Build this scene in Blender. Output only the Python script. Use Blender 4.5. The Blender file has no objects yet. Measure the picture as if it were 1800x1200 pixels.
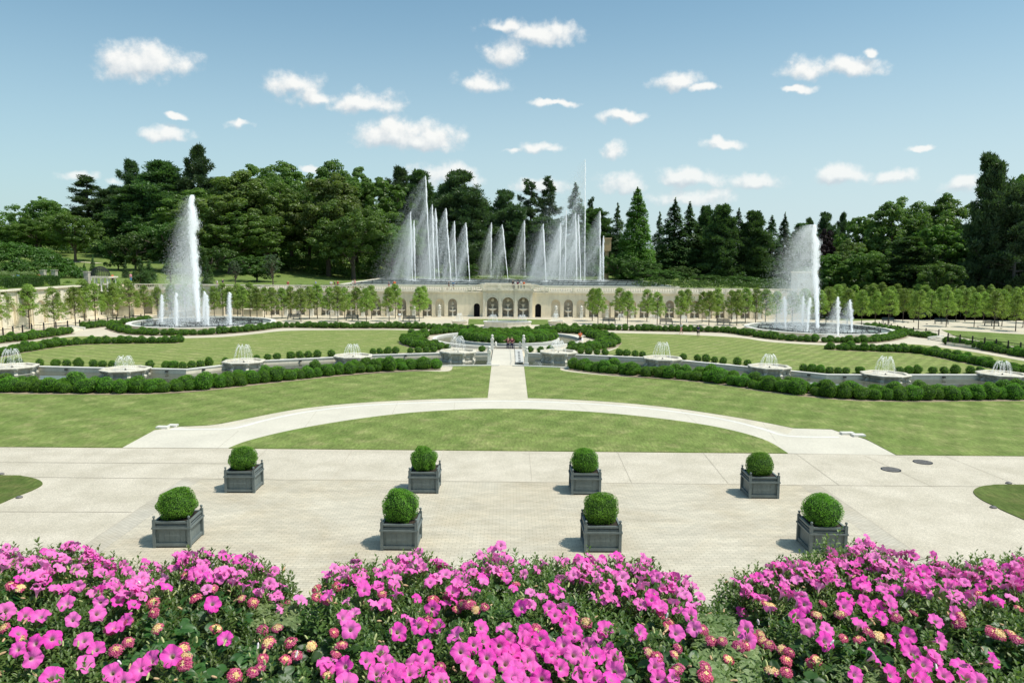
import bpy, bmesh, math, random
import numpy as np
from mathutils import Vector, Matrix
from mathutils.geometry import tessellate_polygon
R = math.radians
random.seed(7); rng = np.random.default_rng(7)
scene = bpy.context.scene
col = scene.collection

# ------------------------------------------------------------------ camera
F, H, HZ = 1330.0, 11.0, 455.0          # focal length and horizon of the photograph (1800 px wide)
PITCH = math.atan((600 - HZ) / F); ROLL = 0.0082; YAW = 7 / F
CM = Matrix.Rotation(-YAW, 3, 'Z') @ Matrix.Rotation(math.pi / 2 - PITCH, 3, 'X') @ Matrix.Rotation(ROLL, 3, 'Z')
CP = Vector((0, 0, H))
def ray(px, py): return CM @ Vector(((px - 900) / F, -(py - 600) / F, -1))
def G(px, py, z=0.0):                    # where a pixel's sight line meets the level z
    d = ray(px, py); t = (z - H) / d.z; return CP + d * t
def P(px, py, Y):                        # where it meets the depth Y
    d = ray(px, py); return CP + d * (Y / d.y)
cam = bpy.data.cameras.new('camera'); co = bpy.data.objects.new('camera', cam); col.objects.link(co)
co.matrix_world = Matrix.Translation(CP) @ CM.to_4x4()
cam.sensor_width = 36; cam.sensor_fit = 'HORIZONTAL'; cam.lens = 36 * F / 1800
cam.clip_start = 0.1; cam.clip_end = 6000
scene.camera = co
scene.view_settings.view_transform = 'Standard'; scene.view_settings.look = 'None'; scene.view_settings.exposure = 0
try:
    scene.cycles.max_bounces = 6; scene.cycles.diffuse_bounces = 3; scene.cycles.glossy_bounces = 3
    scene.cycles.transmission_bounces = 4; scene.cycles.transparent_max_bounces = 16
except Exception: pass

# ------------------------------------------------------------------ tagging helpers
def tag(o, label=None, cat=None, group=None, kind=None):
    if label: o['label'] = label
    if cat: o['category'] = cat
    if group: o['group'] = group
    if kind: o['kind'] = kind
    return o
def thing(name, label, cat, loc=(0, 0, 0), rz=0, group=None, kind=None):
    o = bpy.data.objects.new(name, None); col.objects.link(o); o.empty_display_size = .3
    o.location = loc; o.rotation_euler = (0, 0, rz)
    return tag(o, label, cat, group, kind)
def kids(o): return [c for c in bpy.data.objects if c.parent == o]
def tree_of(o): return (o, [tree_of(c) for c in kids(o)])
def dup(tr, loc=None, rz=None, sc=None, label=None, group=None, parent=None, cat=None):
    o, ch = tr; c = o.copy(); col.objects.link(c); c.parent = parent
    if loc is not None: c.location = loc
    if rz is not None: c.rotation_euler = (0, 0, rz)
    if sc is not None: c.scale = sc if hasattr(sc, '__len__') else (sc,) * 3
    if label: c['label'] = label
    if group: c['group'] = group
    if cat: c['category'] = cat
    for t in ch: dup(t, parent=c)
    return c
PARK = []                                # prototypes, removed at the end unless used
def drop(tr):
    for t in tr[1]: drop(t)
    bpy.data.objects.remove(tr[0])
ORD = ['first', 'second', 'third', 'fourth', 'fifth', 'sixth', 'seventh', 'eighth', 'ninth', 'tenth', 'eleventh', 'twelfth',
       'thirteenth', 'fourteenth', 'fifteenth', 'sixteenth', 'seventeenth', 'eighteenth', 'nineteenth', 'twentieth',
       'twenty-first', 'twenty-second', 'twenty-third', 'twenty-fourth', 'twenty-fifth', 'twenty-sixth', 'twenty-seventh', 'twenty-eighth']

# ------------------------------------------------------------------ materials
def newmat(name):
    m = bpy.data.materials.new(name); m.use_nodes = True; nt = m.node_tree
    return m, nt, nt.nodes['Principled BSDF']
def N(nt, t, **k):
    n = nt.nodes.new(t)
    for a, b in k.items(): setattr(n, a, b)
    return n
def c4(c): return (c[0], c[1], c[2], 1)
def mul(c, f): return tuple(min(1, x * f) for x in c[:3])
def surf(name, c, rough=.85, sc=3, amt=.12, sc2=.35, amt2=.1, bump=.15, bsc=30, c2=None, obj=False, spec=.3, speck=0, stain=0):
    """two scales of noise over a base colour, plus bump"""
    m, nt, b = newmat(name); L = nt.links
    if obj: src = N(nt, 'ShaderNodeTexCoord').outputs['Object']
    else: src = N(nt, 'ShaderNodeNewGeometry').outputs['Position']
    n1 = N(nt, 'ShaderNodeTexNoise'); n1.inputs['Scale'].default_value = sc; n1.inputs['Detail'].default_value = 6
    n2 = N(nt, 'ShaderNodeTexNoise'); n2.inputs['Scale'].default_value = sc2; n2.inputs['Detail'].default_value = 4
    for n in (n1, n2): L.new(src, n.inputs['Vector'])
    r1 = N(nt, 'ShaderNodeMapRange'); r1.inputs[1].default_value = .3; r1.inputs[2].default_value = .7
    r1.inputs[3].default_value = 1 - amt; r1.inputs[4].default_value = 1 + amt
    r2 = N(nt, 'ShaderNodeMapRange'); r2.inputs[1].default_value = .35; r2.inputs[2].default_value = .65
    r2.inputs[3].default_value = 0; r2.inputs[4].default_value = 1
    L.new(n1.outputs[0], r1.inputs[0]); L.new(n2.outputs[0], r2.inputs[0])
    mx = N(nt, 'ShaderNodeMix', data_type='RGBA'); mx.inputs[6].default_value = c4(mul(c, 1 - amt2)); mx.inputs[7].default_value = c4(c2 if c2 else mul(c, 1 + amt2))
    L.new(r2.outputs[0], mx.inputs[0])
    v = N(nt, 'ShaderNodeVectorMath', operation='SCALE'); L.new(mx.outputs[2], v.inputs[0]); L.new(r1.outputs[0], v.inputs['Scale'])
    out = v.outputs[0]
    if speck:
        vo = N(nt, 'ShaderNodeTexVoronoi'); vo.inputs['Scale'].default_value = 28; L.new(src, vo.inputs['Vector'])
        r3 = N(nt, 'ShaderNodeMapRange'); r3.inputs[1].default_value = 0; r3.inputs[2].default_value = 1
        r3.inputs[3].default_value = 1 - speck; r3.inputs[4].default_value = 1 + speck
        sx = N(nt, 'ShaderNodeSeparateColor'); L.new(vo.outputs['Color'], sx.inputs[0]); L.new(sx.outputs[0], r3.inputs[0])
        v2 = N(nt, 'ShaderNodeVectorMath', operation='SCALE'); L.new(out, v2.inputs[0]); L.new(r3.outputs[0], v2.inputs['Scale']); out = v2.outputs[0]
    if stain:
        mp = N(nt, 'ShaderNodeMapping'); mp.inputs['Scale'].default_value = (1.6, 1.6, .25); L.new(src, mp.inputs[0])
        n4 = N(nt, 'ShaderNodeTexNoise'); n4.inputs['Scale'].default_value = 1.5; n4.inputs['Detail'].default_value = 8; L.new(mp.outputs[0], n4.inputs['Vector'])
        r4 = N(nt, 'ShaderNodeMapRange'); r4.inputs[1].default_value = .45; r4.inputs[2].default_value = .75
        r4.inputs[3].default_value = 1; r4.inputs[4].default_value = 1 - stain; L.new(n4.outputs[0], r4.inputs[0])
        v3 = N(nt, 'ShaderNodeVectorMath', operation='SCALE'); L.new(out, v3.inputs[0]); L.new(r4.outputs[0], v3.inputs['Scale']); out = v3.outputs[0]
    L.new(out, b.inputs['Base Color'])
    b.inputs['Roughness'].default_value = rough; b.inputs['Specular IOR Level'].default_value = spec
    if bump:
        n3 = N(nt, 'ShaderNodeTexNoise'); n3.inputs['Scale'].default_value = bsc; n3.inputs['Detail'].default_value = 5; L.new(src, n3.inputs['Vector'])
        bp = N(nt, 'ShaderNodeBump'); bp.inputs['Strength'].default_value = bump; bp.inputs['Distance'].default_value = .02
        L.new(n3.outputs[0], bp.inputs['Height']); L.new(bp.outputs[0], b.inputs['Normal'])
    return m
def leaf(name, dark, light, tr=.35, nsc=.5, rnd=.5, gloss=.02, trc=None, backf=None):
    """leaves: colour differs from leaf to leaf, from clump to clump and from plant to plant; light passes through"""
    m, nt, b = newmat(name); L = nt.links; nt.nodes.remove(b); out = nt.nodes['Material Output']
    geo = N(nt, 'ShaderNodeNewGeometry'); tc = N(nt, 'ShaderNodeTexCoord'); oi = N(nt, 'ShaderNodeObjectInfo')
    n1 = N(nt, 'ShaderNodeTexNoise'); n1.inputs['Scale'].default_value = nsc; n1.inputs['Detail'].default_value = 3; L.new(tc.outputs['Object'], n1.inputs['Vector'])
    a = N(nt, 'ShaderNodeMath', operation='MULTIPLY_ADD'); L.new(geo.outputs['Random Per Island'], a.inputs[0]); a.inputs[1].default_value = rnd
    s = N(nt, 'ShaderNodeMapRange'); s.inputs[1].default_value = .3; s.inputs[2].default_value = .7; s.inputs[3].default_value = -.1; s.inputs[4].default_value = 1 - rnd + .1
    L.new(n1.outputs[0], s.inputs[0]); L.new(s.outputs[0], a.inputs[2])
    mx = N(nt, 'ShaderNodeMix', data_type='RGBA'); mx.inputs[6].default_value = c4(dark); mx.inputs[7].default_value = c4(light); L.new(a.outputs[0], mx.inputs[0])
    hs = N(nt, 'ShaderNodeHueSaturation'); L.new(mx.outputs[2], hs.inputs['Color'])
    r = N(nt, 'ShaderNodeMapRange'); r.inputs[3].default_value = .8; r.inputs[4].default_value = 1.2; L.new(oi.outputs['Random'], r.inputs[0]); L.new(r.outputs[0], hs.inputs['Value'])
    r2 = N(nt, 'ShaderNodeMapRange'); r2.inputs[3].default_value = .495; r2.inputs[4].default_value = .515; L.new(oi.outputs['Random'], r2.inputs[0]); L.new(r2.outputs[0], hs.inputs['Hue'])
    colr = hs.outputs[0]
    if backf:
        mb = N(nt, 'ShaderNodeMix', data_type='RGBA'); L.new(geo.outputs['Backfacing'], mb.inputs[0]); L.new(colr, mb.inputs[6]); mb.inputs[7].default_value = c4(backf); colr = mb.outputs[2]
    d = N(nt, 'ShaderNodeBsdfDiffuse'); L.new(colr, d.inputs[0])
    t = N(nt, 'ShaderNodeBsdfTranslucent')
    tm = N(nt, 'ShaderNodeMix', data_type='RGBA', blend_type='MULTIPLY'); tm.inputs[0].default_value = 1; L.new(colr, tm.inputs[6]); tm.inputs[7].default_value = c4(trc or (1.15, 1.3, .6)); L.new(tm.outputs[2], t.inputs[0])
    ms = N(nt, 'ShaderNodeMixShader'); ms.inputs[0].default_value = tr; L.new(d.outputs[0], ms.inputs[1]); L.new(t.outputs[0], ms.inputs[2])
    g = N(nt, 'ShaderNodeBsdfGlossy'); g.inputs['Roughness'].default_value = .45; g.inputs[0].default_value = (1, 1, 1, 1)
    m2 = N(nt, 'ShaderNodeMixShader'); m2.inputs[0].default_value = gloss; L.new(ms.outputs[0], m2.inputs[1]); L.new(g.outputs[0], m2.inputs[2])
    L.new(m2.outputs[0], out.inputs[0]); return m
def lawnmat(name, c1, c2, dry, ang1=.6, ang2=-.7, w=1.6, amt=.1):
    m, nt, b = newmat(name); L = nt.links; src = N(nt, 'ShaderNodeNewGeometry').outputs['Position']
    n1 = N(nt, 'ShaderNodeTexNoise'); n1.inputs['Scale'].default_value = .35; n1.inputs['Detail'].default_value = 7; L.new(src, n1.inputs['Vector'])
    mpn = N(nt, 'ShaderNodeMapping'); mpn.inputs['Rotation'].default_value = (0, 0, ang1 + 1.4); mpn.inputs['Scale'].default_value = (3.0, .8, 1); L.new(src, mpn.inputs[0])
    n2 = N(nt, 'ShaderNodeTexNoise'); n2.inputs['Scale'].default_value = 2.2; n2.inputs['Detail'].default_value = 9; n2.inputs['Roughness'].default_value = .72; L.new(mpn.outputs[0], n2.inputs['Vector'])
    rr = N(nt, 'ShaderNodeMapRange'); rr.inputs[1].default_value = .4; rr.inputs[2].default_value = .6; L.new(n1.outputs[0], rr.inputs[0])
    mx = N(nt, 'ShaderNodeMix', data_type='RGBA'); mx.inputs[6].default_value = c4(c1); mx.inputs[7].default_value = c4(c2); L.new(rr.outputs[0], mx.inputs[0])
    n5 = N(nt, 'ShaderNodeTexNoise'); n5.inputs['Scale'].default_value = .8; n5.inputs['Detail'].default_value = 8; n5.inputs['Roughness'].default_value = .65
    mo = N(nt, 'ShaderNodeMapping'); mo.inputs['Location'].default_value = (31, 7, 3); L.new(src, mo.inputs[0]); L.new(mo.outputs[0], n5.inputs['Vector'])
    r5 = N(nt, 'ShaderNodeMapRange'); r5.inputs[1].default_value = .5; r5.inputs[2].default_value = .72; r5.inputs[4].default_value = .85; L.new(n5.outputs[0], r5.inputs[0])
    m5 = N(nt, 'ShaderNodeMix', data_type='RGBA'); L.new(mx.outputs[2], m5.inputs[6]); m5.inputs[7].default_value = c4(dry); L.new(r5.outputs[0], m5.inputs[0])
    def band(ang, w):
        mp = N(nt, 'ShaderNodeMapping'); mp.inputs['Rotation'].default_value = (0, 0, ang); L.new(src, mp.inputs[0])
        wv = N(nt, 'ShaderNodeTexWave', wave_type='BANDS', bands_direction='X', wave_profile='SIN'); wv.inputs['Scale'].default_value = .314 / w
        wv.inputs['Distortion'].default_value = 1.2; wv.inputs['Detail'].default_value = 2; wv.inputs['Detail Scale'].default_value = .6; L.new(mp.outputs[0], wv.inputs[0])
        q = N(nt, 'ShaderNodeMapRange'); q.inputs[1].default_value = .3; q.inputs[2].default_value = .7; q.inputs[3].default_value = 1 - amt; q.inputs[4].default_value = 1 + amt
        L.new(wv.outputs['Fac'], q.inputs[0]); return q.outputs[0]
    r1 = N(nt, 'ShaderNodeMapRange'); r1.inputs[1].default_value = .25; r1.inputs[2].default_value = .75; r1.inputs[3].default_value = .52; r1.inputs[4].default_value = 1.44; L.new(n2.outputs[0], r1.inputs[0])
    k = N(nt, 'ShaderNodeMath', operation='MULTIPLY'); L.new(band(ang1, w), k.inputs[0]); L.new(band(ang2, w * 1.3), k.inputs[1])
    k2 = N(nt, 'ShaderNodeMath', operation='MULTIPLY'); L.new(k.outputs[0], k2.inputs[0]); L.new(r1.outputs[0], k2.inputs[1])
    v = N(nt, 'ShaderNodeVectorMath', operation='SCALE'); L.new(m5.outputs[2], v.inputs[0]); L.new(k2.outputs[0], v.inputs['Scale'])
    L.new(v.outputs[0], b.inputs['Base Color']); b.inputs['Roughness'].default_value = .95; b.inputs['Specular IOR Level'].default_value = .1
    n3 = N(nt, 'ShaderNodeTexNoise'); n3.inputs['Scale'].default_value = 14; n3.inputs['Detail'].default_value = 6; L.new(src, n3.inputs['Vector'])
    bp = N(nt, 'ShaderNodeBump'); bp.inputs['Strength'].default_value = .7; bp.inputs['Distance'].default_value = .05
    L.new(n3.outputs[0], bp.inputs['Height']); L.new(bp.outputs[0], b.inputs['Normal']); return m
def brickmat(name, c1, c2, mort, bw=.3, rh=.15, ang=0, off=.5):
    m, nt, b = newmat(name); L = nt.links; src = N(nt, 'ShaderNodeNewGeometry').outputs['Position']
    mp = N(nt, 'ShaderNodeMapping'); mp.inputs['Rotation'].default_value = (0, 0, ang); L.new(src, mp.inputs[0])
    br = N(nt, 'ShaderNodeTexBrick', offset=off); br.inputs['Scale'].default_value = 1; br.inputs['Brick Width'].default_value = bw; br.inputs['Row Height'].default_value = rh
    br.inputs['Mortar Size'].default_value = .009; br.inputs['Mortar Smooth'].default_value = .2; br.inputs['Bias'].default_value = 0
    br.inputs['Color1'].default_value = c4(c1); br.inputs['Color2'].default_value = c4(c2); br.inputs['Mortar'].default_value = c4(mort); L.new(mp.outputs[0], br.inputs[0])
    n1 = N(nt, 'ShaderNodeTexNoise'); n1.inputs['Scale'].default_value = .5; n1.inputs['Detail'].default_value = 8; n1.inputs['Roughness'].default_value = .7
    mp2 = N(nt, 'ShaderNodeMapping'); mp2.inputs['Scale'].default_value = (.6, 2.2, 1); L.new(src, mp2.inputs[0]); L.new(mp2.outputs[0], n1.inputs['Vector'])
    r1 = N(nt, 'ShaderNodeMapRange'); r1.inputs[1].default_value = .3; r1.inputs[2].default_value = .7; r1.inputs[3].default_value = .80; r1.inputs[4].default_value = 1.13; L.new(n1.outputs[0], r1.inputs[0])
    v = N(nt, 'ShaderNodeVectorMath', operation='SCALE'); L.new(br.outputs[0], v.inputs[0]); L.new(r1.outputs[0], v.inputs['Scale'])
    nb_ = N(nt, 'ShaderNodeTexNoise'); nb_.inputs['Scale'].default_value = .22; nb_.inputs['Detail'].default_value = 9; nb_.inputs['Roughness'].default_value = .68; nb_.inputs['Distortion'].default_value = .6; L.new(src, nb_.inputs['Vector'])
    rb_ = N(nt, 'ShaderNodeMapRange'); rb_.inputs[1].default_value = .42; rb_.inputs[2].default_value = .66; rb_.inputs[4].default_value = .75; L.new(nb_.outputs[0], rb_.inputs[0])
    mb_ = N(nt, 'ShaderNodeMix', data_type='RGBA', blend_type='MULTIPLY'); L.new(rb_.outputs[0], mb_.inputs[0]); L.new(v.outputs[0], mb_.inputs[6]); mb_.inputs[7].default_value = (.88, .83, .75, 1)
    L.new(mb_.outputs[2], b.inputs['Base Color']); b.inputs['Roughness'].default_value = .85; b.inputs['Specular IOR Level'].default_value = .25
    bp = N(nt, 'ShaderNodeBump'); bp.inputs['Strength'].default_value = .4; bp.inputs['Distance'].default_value = .01; bp.invert = True
    L.new(br.outputs['Fac'], bp.inputs['Height']); L.new(bp.outputs[0], b.inputs['Normal']); return m
def watermat(name, c, rough=.06, bs=.25, sc=2.5):
    m, nt, b = newmat(name); L = nt.links; src = N(nt, 'ShaderNodeNewGeometry').outputs['Position']
    n = N(nt, 'ShaderNodeTexNoise'); n.inputs['Scale'].default_value = sc; n.inputs['Detail'].default_value = 5; L.new(src, n.inputs['Vector'])
    bp = N(nt, 'ShaderNodeBump'); bp.inputs['Strength'].default_value = bs; bp.inputs['Distance'].default_value = .06; L.new(n.outputs[0], bp.inputs['Height']); L.new(bp.outputs[0], b.inputs['Normal'])
    n2 = N(nt, 'ShaderNodeTexNoise'); n2.inputs['Scale'].default_value = .6; L.new(src, n2.inputs['Vector'])
    mx = N(nt, 'ShaderNodeMix', data_type='RGBA'); mx.inputs[6].default_value = c4(mul(c, .7)); mx.inputs[7].default_value = c4(mul(c, 1.3)); L.new(n2.outputs[0], mx.inputs[0]); L.new(mx.outputs[2], b.inputs['Base Color'])
    b.inputs['Roughness'].default_value = rough; b.inputs['IOR'].default_value = 1.33; b.inputs['Specular IOR Level'].default_value = .6; return m
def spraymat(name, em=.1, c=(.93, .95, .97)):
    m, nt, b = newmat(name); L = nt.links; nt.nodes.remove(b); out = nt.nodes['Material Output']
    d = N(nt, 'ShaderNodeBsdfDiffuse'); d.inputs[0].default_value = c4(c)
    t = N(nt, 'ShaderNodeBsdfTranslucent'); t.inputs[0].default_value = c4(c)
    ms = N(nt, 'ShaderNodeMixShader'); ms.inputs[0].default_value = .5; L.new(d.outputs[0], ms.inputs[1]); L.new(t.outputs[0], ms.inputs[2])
    e = N(nt, 'ShaderNodeEmission'); e.inputs[0].default_value = (.97, .99, 1, 1); e.inputs[1].default_value = em  # faint glow added in place of sunlight scattered through the drops
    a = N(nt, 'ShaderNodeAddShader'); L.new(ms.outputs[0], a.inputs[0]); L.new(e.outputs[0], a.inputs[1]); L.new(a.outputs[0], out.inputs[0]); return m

M = {}
M['gravel'] = surf('pale_gravel', (.58, .51, .39), sc=9, amt=.08, sc2=.25, amt2=.06, bump=.3, bsc=40, speck=.1)
M['concrete'] = surf('exposed_aggregate', (.53, .47, .365), sc=22, amt=.09, sc2=.55, c2=(.59, .525, .42), amt2=.07, bump=.3, bsc=60, speck=.17)
M['palepath'] = surf('pale_paving', (.61, .56, .46), sc=6, amt=.06, sc2=.4, amt2=.05, bump=.15, speck=.06)
M['walk'] = surf('tan_path', (.58, .52, .40), sc=8, amt=.08, sc2=.5, amt2=.08, bump=.2, speck=.1)
M['whitestone'] = surf('white_stone', (.70, .67, .60), sc=4, amt=.05, sc2=.5, amt2=.05, bump=.1)
M['stone'] = surf('cream_limestone', (.78, .70, .56), sc=3, amt=.08, sc2=.5, amt2=.07, bump=.25, bsc=12, stain=.16)
M['stucco'] = surf('warm_stucco', (.88, .77, .58), sc=1.5, amt=.05, sc2=.25, amt2=.07, bump=.1, bsc=10, stain=.14)
M['wallstone'] = surf('buff_stone', (.85, .76, .60), sc=3, amt=.06, sc2=.5, amt2=.06, bump=.2, bsc=12, stain=.12)
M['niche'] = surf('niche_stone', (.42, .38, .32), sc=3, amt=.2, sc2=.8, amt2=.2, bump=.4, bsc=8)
M['basin'] = surf('weathered_basin_stone', (.66, .61, .50), sc=5, amt=.13, sc2=.8, amt2=.12, bump=.5, bsc=10, obj=True, stain=.35)
M['whitepost'] = surf('carved_post_stone', (.76, .73, .66), sc=5, amt=.06, bump=.2, bsc=14, obj=True)
M['joint'] = surf('dark_joint', (.46, .405, .32), bump=0)
M['dark'] = surf('doorway_shade', (.006, .006, .010), bump=0)
M['iron'] = surf('black_iron', (.015, .015, .018), rough=.5, bump=0)
M['nozzle'] = surf('bronze_pipes', (.05, .05, .045), rough=.5, bump=0)
M['mulch'] = surf('mulch', (.33, .26, .18), sc=12, amt=.25, bump=.5)
M['soil'] = surf('dark_soil', (.035, .025, .018), sc=12, amt=.25, bump=.5)
M['planter'] = surf('grey_green_painted_wood', (.150, .175, .170), rough=.5, sc=8, amt=.1, sc2=1.2, amt2=.1, bump=.12, bsc=25, obj=True)
M['planterboard'] = surf('planter_board', (.155, .182, .176), rough=.5, sc=8, amt=.1, sc2=1.2, amt2=.12, bump=.15, bsc=25, obj=True)  # boards slightly lighter than the frame
M['bench'] = surf('dark_green_bench', (.025, .055, .065), rough=.45, bump=0, obj=True)
M['bark'] = surf('bark', (.10, .08, .06), sc=6, amt=.3, bump=.6, bsc=12, obj=True)
M['barkgrey'] = surf('grey_bark', (.12, .11, .095), sc=6, amt=.3, bump=.6, bsc=12, obj=True)
M['manhole'] = surf('iron_cover', (.16, .15, .14), rough=.6, sc=20, amt=.3, bump=.5)
M['mat'] = surf('grey_grate', (.55, .54, .50), bump=.2)
M['lawn'] = lawnmat('lawn_near', (.15, .205, .052), (.19, .238, .068), (.30, .30, .12), .5, -.9, 2.1, .055)
M['lawnmid'] = lawnmat('lawn_mid', (.19, .24, .068), (.225, .265, .08), (.35, .33, .15), .62, -1.05, 1.25, .08)
M['lawnfar'] = lawnmat('lawn_far', (.13, .19, .045), (.17, .23, .06), (.23, .25, .09), .5, -.9, 3, .05)
M['lawndark'] = lawnmat('lawn_corner', (.09, .13, .03), (.115, .15, .04), (.17, .17, .06), .5, -.9, 2.4, .04)
M['brick'] = brickmat('plaza_setts', (.61, .545, .43), (.53, .48, .38), (.37, .325, .25), .30, .165)
M['brickL'] = brickmat('plaza_setts_border', (.55, .50, .41), (.50, .455, .375), (.38, .34, .27), .2, .17, R(38), 0)
M['brickR'] = brickmat('plaza_setts_edging', (.55, .50, .41), (.50, .455, .375), (.38, .34, .27), .2, .17, R(-38), 0)
M['water'] = watermat('channel_water', (.10, .105, .075), .04, .16, 1.6)
M['waterpool'] = watermat('pool_water', (.26, .30, .29), .2, .8, 3)
M['box'] = leaf('boxwood_leaf', (.055, .15, .012), (.25, .45, .050), .4, 2.6, .6, .015)
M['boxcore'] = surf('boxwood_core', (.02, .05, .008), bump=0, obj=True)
M['oak'] = leaf('oak_leaf', (.055, .115, .022), (.20, .30, .065), .48, .30, .5)
M['olive'] = leaf('olive_leaf', (.065, .105, .025), (.22, .27, .07), .48, .30, .5)
M['bright'] = leaf('bright_leaf', (.062, .14, .022), (.21, .36, .065), .48, .30, .5)
M['pine'] = leaf('pine_needle', (.033, .072, .030), (.125, .185, .072), .4, .4, .5)
M['spruce'] = leaf('spruce_needle', (.035, .080, .028), (.135, .22, .068), .4, .4, .5)
M['purple'] = leaf('copper_beech_leaf', (.018, .010, .012), (.05, .028, .03), .3, .25, .5)
M['linden'] = leaf('linden_leaf', (.145, .22, .038), (.39, .48, .12), .5, .9, .5)
M['shrub'] = leaf('shrub_leaf', (.032, .075, .014), (.12, .20, .04), .35, .5, .5)
M['weep'] = leaf('weeping_leaf', (.030, .085, .012), (.11, .215, .03), .35, .5, .5)
M['greyshrub'] = leaf('grey_shrub_leaf', (.06, .10, .05), (.14, .20, .09), .35, .5, .5)
M['pet_leaf'] = leaf('petunia_leaf', (.055, .115, .020), (.20, .28, .070), .4, 5, .6, .03)
M['lan_leaf'] = leaf('lantana_leaf', (.016, .058, .012), (.070, .155, .030), .25, 5, .6, .03)
M['var_leaf'] = leaf('pale_trailing_leaf', (.14, .22, .07), (.34, .42, .18), .35, 5, .6)
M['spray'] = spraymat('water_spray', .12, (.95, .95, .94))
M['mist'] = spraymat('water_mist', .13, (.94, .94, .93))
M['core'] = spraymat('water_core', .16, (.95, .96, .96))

# ------------------------------------------------------------------ mesh helpers
def link(name, me, mats, parent=None):
    if not isinstance(mats, (list, tuple)): mats = [mats]
    for m in mats: me.materials.append(m)
    o = bpy.data.objects.new(name, me); col.objects.link(o)
    if parent is not None: o.parent = parent
    return o
class MB:
    def __init__(s, mats=None): s.v = []; s.f = []; s.mi = []; s.cur = 0
    def add(s, vs, fs):
        n = len(s.v); s.v += [tuple(v) for v in vs]; s.f += [tuple(i + n for i in f) for f in fs]; s.mi += [s.cur] * len(fs); return s
    def box(s, x0, x1, y0, y1, z0, z1, rz=0, c=None):
        vs = [(x, y, z) for z in (z0, z1) for y in (y0, y1) for x in (x0, x1)]
        if rz:
            cx, cy = c if c else ((x0 + x1) / 2, (y0 + y1) / 2); a, b = math.cos(rz), math.sin(rz)
            vs = [(cx + (x - cx) * a - (y - cy) * b, cy + (x - cx) * b + (y - cy) * a, z) for x, y, z in vs]
        return s.add(vs, [(0, 2, 3, 1), (4, 5, 7, 6), (0, 1, 5, 4), (2, 6, 7, 3), (0, 4, 6, 2), (1, 3, 7, 5)])
    def beam(s, a, b, w, h):            # a bar of section w x h from a to b (h vertical)
        a = Vector(a); b = Vector(b); d = (b - a).normalized(); u = d.cross(Vector((0, 0, 1)))
        if u.length < 1e-4: u = Vector((1, 0, 0))
        u.normalize(); n = u.cross(d).normalized(); vs = []
        for p in (a, b):
            for su, sn in ((-1, -1), (1, -1), (1, 1), (-1, 1)): vs.append(p + u * su * w / 2 + n * sn * h / 2)
        return s.add(vs, [(3, 2, 1, 0), (4, 5, 6, 7)] + [(i, (i + 1) % 4, 4 + (i + 1) % 4, 4 + i) for i in range(4)])
    def tube(s, pts, rad, n=6, cap=True):
        pts = [Vector(p) for p in pts]; rs = rad if hasattr(rad, '__len__') else [rad] * len(pts); vs = []; fs = []
        for i, p in enumerate(pts):
            d = (pts[min(i + 1, len(pts) - 1)] - pts[max(i - 1, 0)]).normalized()
            u = d.cross(Vector((0, 1, 0.1))).normalized(); w = d.cross(u)
            for k in range(n):
                a = 2 * math.pi * k / n; vs.append(p + u * math.cos(a) * rs[i] + w * math.sin(a) * rs[i])
        for i in range(len(pts) - 1):
            for k in range(n): fs.append((i * n + k, i * n + (k + 1) % n, (i + 1) * n + (k + 1) % n, (i + 1) * n + k))
        if cap: fs += [tuple(range(n))[::-1], tuple((len(pts) - 1) * n + k for k in range(n))]
        return s.add(vs, fs)
    def lathe(s, prof, c=(0, 0, 0), n=12, ph=0, sx=1, sy=1, cap=True):
        vs = []; fs = []
        for r, z in prof:
            for k in range(n):
                a = ph + 2 * math.pi * k / n; vs.append((c[0] + r * math.cos(a) * sx, c[1] + r * math.sin(a) * sy, c[2] + z))
        for i in range(len(prof) - 1):
            for k in range(n): fs.append((i * n + k, i * n + (k + 1) % n, (i + 1) * n + (k + 1) % n, (i + 1) * n + k))
        if cap:
            if prof[0][0] > .001: fs.append(tuple(range(n))[::-1])
            if prof[-1][0] > .001: fs.append(tuple((len(prof) - 1) * n + k for k in range(n)))
        return s.add(vs, fs)
    def poly(s, pts, z0, z1=None):       # flat polygon at z0, with sides down to z1
        tris = tessellate_polygon([[Vector((p[0], p[1], 0)) for p in pts]]); n = len(pts)
        ar = sum(pts[i][0] * pts[(i + 1) % n][1] - pts[(i + 1) % n][0] * pts[i][1] for i in range(n))
        vs = [(p[0], p[1], z0) for p in pts]; fs = []
        for t in tris:
            a, b, c = [pts[i] for i in t]
            k = (b[0] - a[0]) * (c[1] - a[1]) - (b[1] - a[1]) * (c[0] - a[0])
            fs.append(tuple(t) if k > 0 else tuple(t)[::-1])
        if z1 is not None:
            vs += [(p[0], p[1], z1) for p in pts]
            for i in range(n):
                j = (i + 1) % n; f = (i, j, n + j, n + i); fs.append(f[::-1] if ar > 0 else f)
        return s.add(vs, fs)
    def strip(s, A, B, z):               # band between two equal-length polylines
        n = len(A); return s.add([(p[0], p[1], z) for p in A] + [(p[0], p[1], z) for p in B], [(i, i + 1, n + i + 1, n + i) for i in range(n - 1)])
    def wallstrip(s, pts, off, z0, z1):  # kerb of given width following a polyline
        L_, R_ = offset(pts, 0), offset(pts, off); n = len(pts)
        vs = [(p[0], p[1], z) for z in (z0, z1) for q in (L_, R_) for p in q]; fs = []
        for i in range(n - 1):
            fs += [(2 * n + i, 2 * n + i + 1, 3 * n + i + 1, 3 * n + i), (i, i + 1, 2 * n + i + 1, 2 * n + i), (n + i, 3 * n + i, 3 * n + i + 1, n + i + 1)]
        fs += [(0, 2 * n, 3 * n, n), (n - 1, 2 * n - 1, 4 * n - 1, 3 * n - 1)]
        return s.add(vs, fs)
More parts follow.
